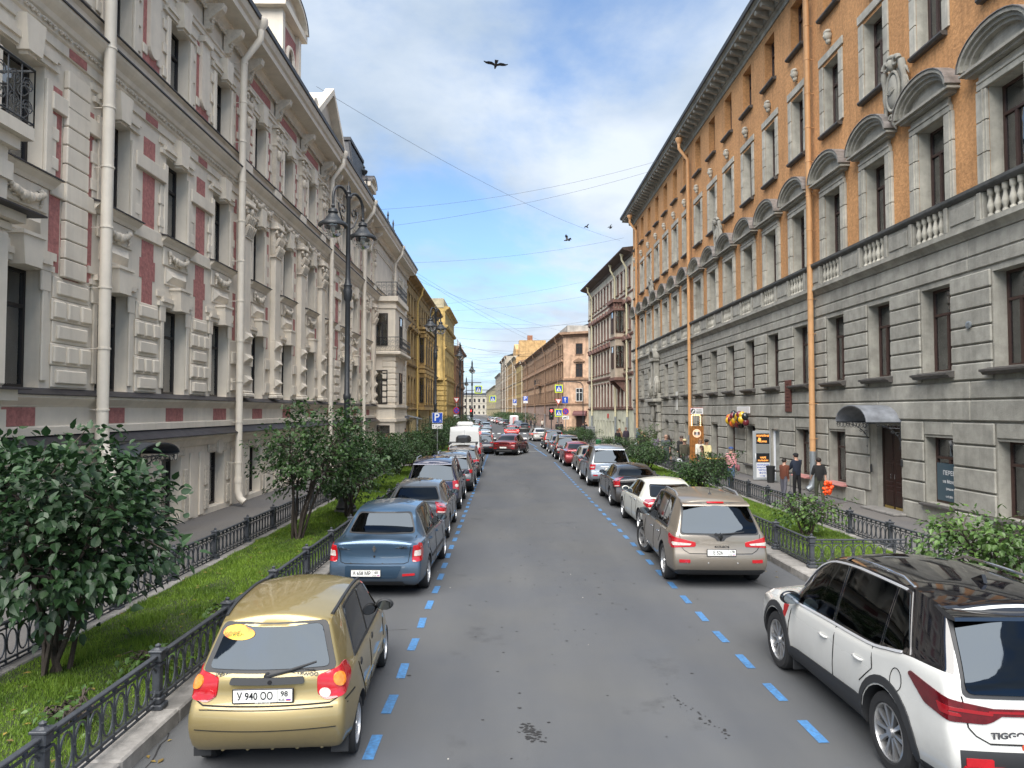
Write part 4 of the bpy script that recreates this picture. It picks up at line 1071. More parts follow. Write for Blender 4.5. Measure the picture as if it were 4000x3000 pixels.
tw = MB(); 
def frust(mb, x0, x1, y0, y1, z0, ix, iy, z1): mb.add([(x0,y0,z0),(x1,y0,z0),(x1,y1,z0),(x0,y1,z0),(x0+ix,y0+iy,z1),(x1-ix,y0+iy,z1),(x1-ix,y1-iy,z1),(x0+ix,y1-iy,z1)], [(0,3,2,1),(4,5,6,7),(0,1,5,4),(1,2,6,5),(2,3,7,6),(3,0,4,7)])
frust(tw, -2.6, 2.6, -4.2, -.1, 16.8, .55, .55, 20.4); tw.box(-2.15,-3.75,20.4,2.15,-.55,20.6)
to = L_.single('mansard_tower', tw.mesh('mansard_tower', SLATE), 46.4)
for sx in (-1, 1): ob('roof_rib', MB().tube([(sx*2.6,-.1,16.9),(sx*2.05,-.65,20.4)], .07, 6).mesh('roof_rib', ROOFM), to)
# overlapping scales on the tower faces
sca = MB().prism([(-.13,.12),(-.13,-.04),(-.07,-.12),(.07,-.12),(.13,-.04),(.13,.12)], 'y', -.012, .012).mesh('scale', SLATE)
its = []
for j in range(14):
    z = 17.1 + .23*j; t = (z-16.8)/3.6; hw = 2.55-.55*t-.12
    n = int(hw*2/.27)
    for i in range(n+1): its.append((sca, (-hw+i*hw*2/n + (.13 if j % 2 else 0)*0, -.1-.55*t+.015, z)))
for m_, p_ in [(a, b) for a, b in its]: 
    o = ob('scale', m_, to, p_); o.rotation_euler = (R(8.7), 0, 0)
pediment_dormer(47.8, 1.7, 16.7, 1.6, True, True)
spike = MB().lathe([(.22,0),(.2,.25),(.12,.3),(.1,.7),(.16,.8),(.06,.95),(.05,1.3),(.09,1.36),(0,1.75)], 8).mesh('roof_spike', ROOFM, 40)
for y in (45.2, 53.5, 56.0): L_.single('roof_spike', spike, y, .3, 16.8)
# projecting bay with balconies
by0, by1, bp = 50.3, 55.3, 1.4
bw = MB(); bx0, bx1 = -by1, -by0
byo = ob('oriel', None, lb)
ob('oriel_wall', MB().box(bx0,.0,.1,bx1,bp,11.3).mesh('oriel_wall', CREAM), byo)
bt = MB()
for z, e, h in ((2.55,.12,.2),(3.55,.14,.2),(7.2,.10,.25),(10.6,.08,.25),(11.1,.22,.35)): ob('oriel_trim', MB().box(bx0-e,.0,z,bx1+e,bp+e,z+h).mesh('oriel_trim', CREAM), byo)
qn = MB().box(0,0,0,.95,.95,.35,0,.03).mesh('quoin', CREAM)
for j in range(8): ob('quoin', qn, byo, (bx1-.9,bp-.9,3.9+.42*j)); ob('quoin', qn, byo, (bx0-.05,bp-.9,3.9+.42*j))
def facing_win(parent, x, y, z, w, h, rz, m=WOODDK):
    fm, ps, cu, bk = win_mesh(w, h, m, 'T'); o = ob('window', fm, parent, (x, y, z), rz)
    for p in ps: ob('pane', p, o)
    ob('dark_backing', MB().box(-w/2+.06,-.068,.06,w/2-.06,-.062,h-.06).mesh('dark_backing', DARKROOM), o); return o  # flat dark sheet standing in for the unlit room behind the glass
facing_win(lb, bx1+.08, .48, 3.8, .8, 2.4, R(-90)); facing_win(lb, bx1+.08, .48, 7.95, .8, 2.3, R(-90)); facing_win(lb, bx1+.08, .6, .2, .9, 2.1, R(-90))
for z in (3.8, 7.95): facing_win(lb, (bx0+bx1)/2, bp+.08, z, 1.2, 2.3, 0)
def railing(parent, pts, z, h, m):
    mb = MB()
    for (x0,y0),(x1,y1) in zip(pts, pts[1:]):
        mb.tube([(x0,y0,z+h),(x1,y1,z+h)], .025, 5); mb.tube([(x0,y0,z+.06),(x1,y1,z+.06)], .016, 5)
        L = math.hypot(x1-x0, y1-y0); k = max(2, int(L/.32)); ux, uy = (x1-x0)/L, (y1-y0)/L
        for i in range(k+1):
            a = i*L/k; mb.tube([(x0+ux*a,y0+uy*a,z),(x0+ux*a,y0+uy*a,z+h)], .012, 4)
            if i < k:
                c = a + L/k/2; r = L/k*.42
                for zz_ in (h*.3, h*.68): mb.tube([(x0+ux*(c+r*(1-j/14*.7)*math.cos(j*.8)), y0+uy*(c+r*(1-j/14*.7)*math.cos(j*.8)), z+zz_+r*(1-j/14*.7)*math.sin(j*.8)) for j in range(13)], .010, 4)
    return ob('railing', mb.mesh('railing', m), parent)
railing(byo, [(bx1+.1,.05),(bx1+.1,bp+.1),(bx0-.1,bp+.1),(bx0-.1,.05)], 11.46, 1.0, IRON)
ob('balcony_slab', MB().box(bx0-.1,.01,7.3,bx1+.4,bp+.45,7.52,0,.04).mesh('balcony_slab', CREAM), byo)
railing(byo, [(bx1+.35,.05),(bx1+.35,bp+.4),(bx0-.05,bp+.4)], 7.52, 1.0, IRON)
# nearest oriel at the left edge of the view
oo = ob('oriel', None, lb); ox0, ox1 = -11.85, -9.5
ob('oriel_wall', MB().box(ox0,.0,2.8,ox1,.85,8.15).mesh('oriel_wall', CREAM), oo)
ot = MB()
for z, e, h in ((2.6,.10,.22),(2.85,.05,.5),(3.5,.16,.18),(6.35,.06,.12),(6.5,.20,.16),(7.2,.06,.3),(7.75,.12,.2),(7.95,.26,.22)): ob('oriel_trim', MB().box(ox0-e,.0,z,ox1+e,.85+e,z+h).mesh('oriel_trim', CREAM), oo)
for q in ((ox0-.03,.2,3.75,ox0+.1,.75,6.3,0,.03),(ox0+.02,.85,3.75,ox0+.42,.93,6.3,0,.03)): ob('oriel_strip', MB().box(*q).mesh('oriel_strip', CREAM), oo)
for q in ((ox0-.42,.0,6.66,ox1+.3,.85+.42,6.69),(ox0-.30,.0,3.68,ox1+.3,.85+.30,3.70)): ob('oriel_cap', MB().box(*q).mesh('oriel_cap', DKCAP), oo)
gl = garland_mesh(1.0, CREAMO, 12, .05, .06); gv = ob('garland', gl, oo, (ox0-.01, .5, 5.0)); gv.rotation_euler = (0, R(90), R(90))
railing(oo, [(ox0-.25,.05),(ox0-.25,1.1),(ox1,1.1)], 8.17, 1.0, IRON)
# ------------------------------------------------------------------ the other buildings of the street
def plaster(n, c, g=0.25, s=0.2): return mat(n, c, rough=0.9, var=0.22, vscale=1.1, bump=0.12, bscale=20, grime=g, streak=s)
GLSD = mat('far_glass', (0.03, 0.035, 0.04), rough=0.08, spec=0.8)
_fw = {}
def far_win(w, h, m):
    k = (round(w,2), round(h,2), m.name)
    if k not in _fw:
        f = .07; mb = MB(); mb.box(-w/2,-.05,0,-w/2+f,0,h); mb.box(w/2-f,-.05,0,w/2,0,h); mb.box(-w/2+f,-.05,0,w/2-f,0,f); mb.box(-w/2+f,-.05,h-f,w/2-f,0,h)
        mb.box(-.035,-.05,f,.035,0,h-f); mb.box(-w/2+f,-.05,h*.64,-.035,0,h*.64+.07); mb.box(.035,-.05,h*.64,w/2-f,0,h*.64+.07)
        mb.quad((-w/2,-.06,0),(-w/2,-.06,h),(w/2,-.06,h),(w/2,-.06,0),1)
        _fw[k] = mb.mesh('window', [m, GLSD])
    return _fw[k]
def row_house(name, label, org, ang, sg, length, top, rows, sp, start, wallm, trim, basem, baseh=3.3, strings=(), pipes=(), pipem=None, winm=None, near=False, roofm=None, hoods=(), depth=12, eave=.7, sills=True, base_ops=None, eavem=None, base_curt=.6, skip=(), revm=None):
    r = thing(name, label, 'building', org, ang); f = Fac(r, sg, int(length*7)); winm = winm or WOODBR
    cs = []; y = start
    while y < length - .8:
        if not any(a < y < b for a, b in skip): cs.append(y)
        y += sp
    bops = base_ops if base_ops is not None else [(c, min(1.1, sp*.55), .7, 2.5) for c in cs]
    f.wall('base_wall', 0, length, 0, baseh, bops, basem, .3)
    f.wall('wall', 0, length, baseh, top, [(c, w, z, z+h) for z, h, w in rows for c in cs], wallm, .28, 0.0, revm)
    for c, w, a, b in bops:
        if near: f.win(c, a, w, b-a, winm, 'X', -.24, .3)
        else: f.put('window', far_win(w, b-a, winm), c, -.2, a)
    for ri, (z, h, w) in enumerate(rows):
        for c in cs:
            if near: f.win(c, z, w, h, winm, 'T', -.22, base_curt)
            else: f.put('window', far_win(w, h, winm), c, -.18, z)
            if sills: f.block('sill', c, z-.05, w+.3, .1, .14, trim)
            if ri in hoods:
                k = ('hood', trim.name, round(w,2))
                if k not in _fw: _fw[k] = MB().prism([(-w/2-.3,.12),(w/2+.3,.12),(w/2+.3,.2),(0,.62),(-w/2-.3,.2)],'y',0,.3).box(-w/2-.22,0,0,w/2+.22,.14,.12).mesh('hood', trim)
                f.put('hood', _fw[k], c, 0, z+h+.12)
            else: f.block('lintel', c, z+h+.12, w+.26, .18, .06, trim)
    f.flush()
    for z, h, d in strings: f.mould('string_course', 0, length, [(0,z),(d*.6,z),(d,z+h*.6),(d,z+h),(0,z+h+.05)], trim)
    f.mould('eave', -.0, length+.2, [(0,top-.55),(.1,top-.55),(.18,top-.3),(eave*.8,top-.12),(eave,top),(eave,top+.12),(-.4,top+.3),(-.4,top-.0),(0,top)], eavem or trim)
    x0, x1 = sorted((0.0, sg*length))
    ob('roof', MB().prism([(-.3,top+.2),(-depth*.5,top+2.4),(-depth,top+.2)], 'x', x0, x1).mesh('roof', roofm or ROOFM), r)
    ob('body', MB().box(x0+.02,-depth,0,x1-.02,-.9,top+.1).mesh('body', wallm), r)
    e = MB(); e.box(x0,-.9,0,x0+.02,-.001,top); e.box(x1-.02,-.9,0,x1,-.001,top); ob('end_wall', e.mesh('end_wall', wallm), r)
    for p in pipes: f.pipe(p, top-.45, pipem or CRPIPE, GREYPIPE, .10, .2, 2.6, .25, True, .45)
    return r, f
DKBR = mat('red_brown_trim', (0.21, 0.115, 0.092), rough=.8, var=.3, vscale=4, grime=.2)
CRM2 = plaster('pale_cream_plaster', (0.66, 0.60, 0.49), .18, .07); GRN2 = plaster('pale_green_plaster', (0.58, 0.585, 0.46), .12, .0)
BEND = math.atan(.06)
# right: cream building with red-brown trim and a corner bay
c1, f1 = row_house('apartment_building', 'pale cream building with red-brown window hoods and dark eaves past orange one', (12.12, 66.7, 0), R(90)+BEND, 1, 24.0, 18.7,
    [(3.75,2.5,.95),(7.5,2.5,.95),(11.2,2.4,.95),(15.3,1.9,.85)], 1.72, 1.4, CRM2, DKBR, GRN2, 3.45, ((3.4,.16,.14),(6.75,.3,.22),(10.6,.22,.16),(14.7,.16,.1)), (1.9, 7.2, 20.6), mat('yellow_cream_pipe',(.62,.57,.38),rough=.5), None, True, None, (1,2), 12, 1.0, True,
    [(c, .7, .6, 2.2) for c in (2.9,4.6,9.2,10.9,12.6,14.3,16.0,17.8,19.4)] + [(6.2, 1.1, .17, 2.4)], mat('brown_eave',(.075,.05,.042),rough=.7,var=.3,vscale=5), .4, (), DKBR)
bo = ob('bay', None, c1)
ob('bay_wall', MB().box(3.6,0,6.6,6.0,.95,14.2).mesh('bay_wall', plaster('bay_plaster',(.52,.43,.33))), bo)
bt = MB()
for z, e, h in ((6.35,.12,.3),(10.5,.10,.18),(13.3,.16,.2),(13.75,.06,.3),(14.1,.30,.28)): bt.box(3.6-e,0,z,6.0+e,.95+e,z+h)
for k in range(4): bt.box(3.62+.65*k,.95,13.35,3.8+.65*k,1.08,14.1); bt.box(3.45,.1+.3*k,13.35,3.6,.25+.3*k,14.1)
for z in (6.0,): bt.prism([(0,z-.8),(0,6.35),(1.1,6.35)],'x',3.7,3.9); bt.prism([(0,z-.8),(0,6.35),(1.1,6.35)],'x',5.7,5.9)
ob('bay_trim', bt.mesh('bay_trim', DKBR), bo)
for z in (7.6, 11.1):
    facing_win(c1, 3.53, .52, z, .8, 2.2, R(90), WOODBR); facing_win(c1, 4.8, 1.03, z, 1.1, 2.2, 0, WOODBR)
ob('red_plate', blk(.6,.5,.04,mat('red_sign',(.55,.02,.02),rough=.4)), c1, (11.8,.01,2.75))
# right: brown corner building with a chamfered corner
BRN = plaster('brown_ochre_plaster', (0.56, 0.355, 0.215), .25, .2); BRND = plaster('brown_trim', (0.34, 0.215, 0.14), .25, .2); BRNL = plaster('peach_plaster', (0.60, 0.40, 0.27), .3, .3); PINKB = plaster('dusty_pink_base', (0.48, 0.34, 0.28), .2, .15)
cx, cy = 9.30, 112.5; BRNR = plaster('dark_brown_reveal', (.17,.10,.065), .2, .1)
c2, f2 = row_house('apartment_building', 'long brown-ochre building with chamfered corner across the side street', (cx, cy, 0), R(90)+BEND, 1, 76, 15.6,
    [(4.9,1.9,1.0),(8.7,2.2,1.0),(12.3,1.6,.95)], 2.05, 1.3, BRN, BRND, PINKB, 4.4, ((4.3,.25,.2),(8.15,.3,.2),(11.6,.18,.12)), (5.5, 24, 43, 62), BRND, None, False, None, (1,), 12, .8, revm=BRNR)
c2r = ob('corner_face', MB().prism([(0,0),(0,-5.4),(-3.6,-5.4)], 'z', 0, 15.62).mesh('corner_face', BRNL), c2)
cn = Vector((3.6, 0, 0)); 
# chamfer face lies between local (0,0) and (-3.6,-5.4)
chx, chy = -3.6, -5.4; Lc = math.hypot(chx, chy); ca = math.atan2(-chy, -chx)
def on_ch(t, d): return (chx*t + (-chy and 1)*0 + (5.4/Lc)*-d, chy*t + (3.6/Lc)*d)
for z, h, w, m_ in ((4.8,2.05,1.15,WOODWH),(8.6,2.15,1.15,WOODBR),(12.2,1.7,1.15,WOODBR)):
    o = ob('window', far_win(w, h, m_), c2, (*on_ch(.42, .07), z), ca)
    ob('sill', blk(w+.35,.1,.12,BRND), o, (0,-.06,-.06))
hd = ob('hood', MB().prism([(-.95,0),(.95,0),(.95,.12),(0,.62),(-.95,.12)],'y',0,.3).mesh('hood', BRND), c2, (*on_ch(.42,0), 11.0), ca)
for z, h, d in ((4.3,.25,.2),(8.15,.3,.2),(15.05,.3,.3),(15.35,.35,.8)):
    a = on_ch(-.02,0); b = on_ch(1.0,0)
    ob('string_course', MB().box(-Lc,0,0,.05,d,h).mesh('string_course', BRND), c2, (*on_ch(0,0), z), ca)
ob('parapet', MB().box(-.1,-6,15.7,9,-.6,16.9).box(12,-4,15.9,14,-2,17.4).box(22,-4,15.9,24,-2,17.6).mesh('parapet', plaster('grey_parapet',(.42,.40,.36))), c2)
aw = MB().lathe([(.9,-1.0),(.9,1.0)], 16, (0,0,0), 'x', 0, False); 
ob('awning', MB().prism([(0,.0),(.75,-.05),(.7,.25),(.5,.5),(.2,.68),(0,.72)],'x',-1.1,1.1).mesh('awning', mat('maroon_awning',(.10,.035,.035),rough=.6)), c2, (*on_ch(.45,0),2.6), ca)
ob('door_leaf', MB().box(-.75,0,0,.75,.04,2.5).mesh('door_leaf', DOORM), c2, (*on_ch(.45,.0),.16), ca)
for yy in (33.0,):
    bb = ob('balcony', MB().box(yy-2,0,8.4,yy+2,1.2,8.6).mesh('balcony', BRND), c2); railing(bb, [(yy-2,.05),(yy-2,1.15),(yy+2,1.15),(yy+2,.05)], 8.6, 1.0, IRON)
# right: farther houses following the bend
def rpos(d): return (12.1 - .06*(d-66), d, 0)
YEL = plaster('warm_yellow_plaster', (0.58, 0.42, 0.16)); ORG2 = plaster('apricot_plaster', (0.60, 0.38, 0.17)); GRY2 = plaster('grey_beige_plaster', (0.46, 0.40, 0.31)); PALE = plaster('pale_yellow_plaster', (0.58, 0.50, 0.30)); WHT2 = plaster('off_white_trim', (0.50, 0.46, 0.38))
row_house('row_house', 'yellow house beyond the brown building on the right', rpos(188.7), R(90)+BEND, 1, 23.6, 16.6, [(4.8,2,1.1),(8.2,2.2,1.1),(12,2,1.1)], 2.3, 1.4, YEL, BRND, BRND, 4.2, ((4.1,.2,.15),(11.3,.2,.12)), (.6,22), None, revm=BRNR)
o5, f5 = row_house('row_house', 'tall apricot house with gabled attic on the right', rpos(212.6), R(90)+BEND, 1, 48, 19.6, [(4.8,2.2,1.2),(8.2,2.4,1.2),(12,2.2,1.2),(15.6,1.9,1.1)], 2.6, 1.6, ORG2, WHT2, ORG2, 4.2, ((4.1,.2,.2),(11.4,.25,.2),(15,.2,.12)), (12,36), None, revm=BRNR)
ob('attic', MB().prism([(4,19.6),(16,19.6),(16,22),(10,24.2),(4,22)],'y',-6,-.2).box(-.1,-9,19.7,3.2,-1,24.5).mesh('attic', ORG2), o5)
for q in ((.2,-5,24.5,1.6,-3.5,26),(5,-5,22,6.2,-4,25.8),(18,-5,20,20,-4,23.6)): ob('chimney', MB().box(*q).mesh('chimney', plaster('brick_chimney',(.36,.16,.09))), o5)
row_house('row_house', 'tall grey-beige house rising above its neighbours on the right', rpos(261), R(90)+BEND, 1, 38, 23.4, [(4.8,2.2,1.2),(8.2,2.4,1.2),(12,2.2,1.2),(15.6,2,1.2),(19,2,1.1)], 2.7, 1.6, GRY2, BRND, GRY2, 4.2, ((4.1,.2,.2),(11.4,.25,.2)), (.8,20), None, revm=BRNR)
row_house('row_house', 'pale house past the tall grey one on the right', rpos(299.4), R(90)+BEND, 1, 46, 19.2, [(4.8,2,1.2),(8.5,2.2,1.2),(12.4,2,1.2),(15.8,1.6,1.2)], 3, 1.6, GRY2, WHT2, PALE, 4.2, ((4.1,.2,.2),), (), None)
row_house('row_house', 'long pale yellow terrace far down the right side', rpos(345.8), R(90)+BEND, 1, 130, 15.6, [(4.8,2,1.2),(8.5,2.2,1.2),(12,1.8,1.2)], 3.4, 2, PALE, WHT2, PALE, 4.2, ((4.1,.2,.2),), (), None, None, False, mat('red_tin_roof',(.16,.05,.045),rough=.6))
row_house('palace', 'pale yellow building closing the end of the street', (-80, 560, 0), R(180), -1, 92, 15.0, [(5,2.6,1.6),(10,2.6,1.6)], 3.6, 2, WHT2, WHT2, WHT2, 4.2, ((4.1,.2,.2),(9,.2,.2)), (), None)
# left: ochre building with a bay
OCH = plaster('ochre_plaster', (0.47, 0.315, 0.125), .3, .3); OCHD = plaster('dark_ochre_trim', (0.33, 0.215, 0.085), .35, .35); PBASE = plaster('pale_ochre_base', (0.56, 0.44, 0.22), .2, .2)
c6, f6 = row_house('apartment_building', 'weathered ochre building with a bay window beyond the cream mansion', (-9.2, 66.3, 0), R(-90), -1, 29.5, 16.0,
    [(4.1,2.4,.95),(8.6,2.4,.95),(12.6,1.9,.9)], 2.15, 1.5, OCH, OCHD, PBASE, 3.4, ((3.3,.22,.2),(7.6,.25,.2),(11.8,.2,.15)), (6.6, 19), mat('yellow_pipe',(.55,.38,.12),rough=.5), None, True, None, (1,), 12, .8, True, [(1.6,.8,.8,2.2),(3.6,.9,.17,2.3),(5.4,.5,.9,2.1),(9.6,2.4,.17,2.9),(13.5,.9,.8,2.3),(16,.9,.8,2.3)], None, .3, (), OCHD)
bb = ob('bay', None, c6)
ob('bay_wall', MB().box(-18.8,0,3.5,-8.4,.7,12.0).mesh('bay_wall', OCHD), bb)
bt = MB()
for z, e, h in ((3.4,.12,.3),(7.3,.14,.3),(7.8,.08,.2),(11.5,.12,.2),(11.9,.26,.25)): bt.box(-18.8-e,0,z,-8.4+e,.7+e,z+h)
for z0, z1 in ((3.9,7.2),(8.1,11.4)):
    for x in (-8.6,-10.9,-13.4,-16,-18.6): bt.box(x-.22,.7,z0,x+.22,.85,z1,0,.03); bt.box(x-.3,.7,z1-.35,x+.3,.92,z1,0,.02)
    bt.box(-8.4,.05,z0,-8.3,.2,z1)
ob('bay_trim', bt.mesh('bay_trim', OCH), bb)
for z in (4.2, 8.4):
    facing_win(c6, -8.32, .42, z, .45, 2.6, R(-90))
    for x in (-9.75,-12.1,-14.7,-17.3): facing_win(c6, x, .78, z, 1.25, 2.6, 0)
railing(bb, [(-8.2,.05),(-8.2,.95),(-19,.95)], 12.15, .9, IRON)
ob('canopy', MB().prism([(0,.35),(1.3,.0),(1.3,-.05),(0,.28)],'x',-.95,.95).mesh('canopy', CANM), c6, (-1.0,.02,2.55))
sb = scroll_bracket(IRON, 1.1, .6)
for s_ in (-.85,.85): ob('scroll_bracket', sb, c6, (-1.0+s_,.02,2.6))
# left: bright yellow corner building, then a brown one
YLB = plaster('strong_yellow_plaster', (0.53, 0.37, 0.13), .3, .3)
c7, f7 = row_house('apartment_building', 'bright yellow building with giant pilasters at the left corner', (-9.0, 106.2, 0), R(-90), -1, 18.5, 18.8, [(4.9,2.4,1.1),(8.8,2.6,1.1),(13.2,2,1.1)], 2.6, 1.8, YLB, YLB, YLB, 4.2, ((4.1,.3,.25),(7.9,.3,.25),(12.6,.25,.2),(15.8,.4,.4)), (), None)
qb = MB()
for j in range(10): qb.box(0.0,-2.6,.3+.75*j,.25,-.1,.95+.75*j,0,.06); qb.box(-1.9,.0,.3+.75*j,-.05,.25,.95+.75*j,0,.06)
ob('quoin_band', qb.mesh('quoin_band', YLB), c7)
for k in range(2): ob('pilaster', MB().lathe([(.62,7.9),(.62,8.3),(.5,8.5),(.46,14.6),(.62,15.0),(.62,15.4)],12,(.2,-.8-1.7*k,0)).mesh('pilaster', YLB, 40), c7)
ob('attic', MB().box(-16,-8,18.8,.1,-.2,20.2).mesh('attic', plaster('attic_stone',(.48,.42,.28))), c7)
BRL = plaster('dark_brown_plaster', (0.24, 0.135, 0.075), .35, .3)
c8, f8 = row_house('apartment_building', 'narrow brown building with balcony railing past the yellow one', (-8.6, 125, 0), R(-90), -1, 22, 14.6, [(4.6,2.2,1.2),(8.2,2.4,1.2),(11.8,1.8,1.2)], 2.6, 1.6, BRL, BRND, BRL, 4.0, ((4,.3,.3),(7.6,.3,.25),(11.2,.3,.2)), (), None)
railing(c8, [(.0,-3),(.0,.1),(-20,.1)], 14.7, 1.3, mat('white_railing',(.6,.6,.6),rough=.6))
for z, h in ((4.6,2.2),(8.2,2.4),(11.8,1.8)): ob('window', far_win(1.3,h,WOODWH), c8, (.1,-1.1,z), R(-90))
row_house('row_house', 'pale house far down the left side behind the lamps', (-13.5, 150, 0), R(-90)+math.atan(.07), -1, 120, 15, [(4.6,2.2,1.2),(8.2,2.4,1.2),(11.8,1.8,1.2)], 3, 1.6, PALE, WHT2, PALE, 4.0, ((4,.3,.3),), (), None)
row_house('row_house', 'light grey terrace at the far end on the left', (-22.5, 272, 0), R(-90)+math.atan(.07), -1, 200, 17, [(4.6,2.2,1.2),(8.2,2.4,1.2),(11.8,1.8,1.2)], 4, 1.6, WHT2, WHT2, GRY2, 4.0, ((4,.3,.3),), (), None)
# ------------------------------------------------------------------ vehicles
def paint(name, c, metal=0.0, rough=0.28):
    if name in MATS: return MATS[name]
    m = mat(name, c, rough=rough, metal=metal, coat=1.0, spec=0.5)
    t = m.node_tree; L = t.links; b = t.nodes['Principled BSDF']      # road dust low on the body
    geo = t.nodes.new('ShaderNodeNewGeometry'); sp = t.nodes.new('ShaderNodeSeparateXYZ'); L.new(geo.outputs['Position'], sp.inputs[0])
    mr = t.nodes.new('ShaderNodeMapRange'); mr.inputs['From Min'].default_value = .85; mr.inputs['From Max'].default_value = .22; mr.inputs['To Min'].default_value = .05; mr.inputs['To Max'].default_value = .75; L.new(sp.outputs['Z'], mr.inputs['Value'])
    nz = t.nodes.new('ShaderNodeTexNoise'); nz.inputs['Scale'].default_value = 5.5; nz.inputs['Detail'].default_value = 8; nz.inputs['Roughness'].default_value = .7; L.new(geo.outputs['Position'], nz.inputs['Vector'])
    mu = t.nodes.new('ShaderNodeMath'); mu.operation = 'MULTIPLY'; L.new(mr.outputs[0], mu.inputs[0]); L.new(nz.outputs[0], mu.inputs[1])
    mx_ = t.nodes.new('ShaderNodeMixRGB'); L.new(mu.outputs[0], mx_.inputs[0]); mx_.inputs[1].default_value = (*c, 1); mx_.inputs[2].default_value = (.135, .12, .10, 1); L.new(mx_.outputs[0], b.inputs['Base Color'])
    ro = t.nodes.new('ShaderNodeMapRange'); ro.inputs['To Min'].default_value = rough; ro.inputs['To Max'].default_value = .9; L.new(mu.outputs[0], ro.inputs['Value']); L.new(ro.outputs[0], b.inputs['Roughness'])
    co_ = t.nodes.new('ShaderNodeMapRange'); co_.inputs['To Min'].default_value = 1.0; co_.inputs['To Max'].default_value = .1; L.new(mu.outputs[0], co_.inputs['Value']); L.new(co_.outputs[0], b.inputs['Coat Weight'])
    return m
LOWF = [(0,.86),(.05,.93),(.13,.972),(.26,.992),(.40,1.0),(.55,.997),(.68,.988),(.80,.978),(.90,.968),(.96,.955),(1,.935)]
UPF = [.05,.16,.32,.5,.68,.84,.94,1.0]
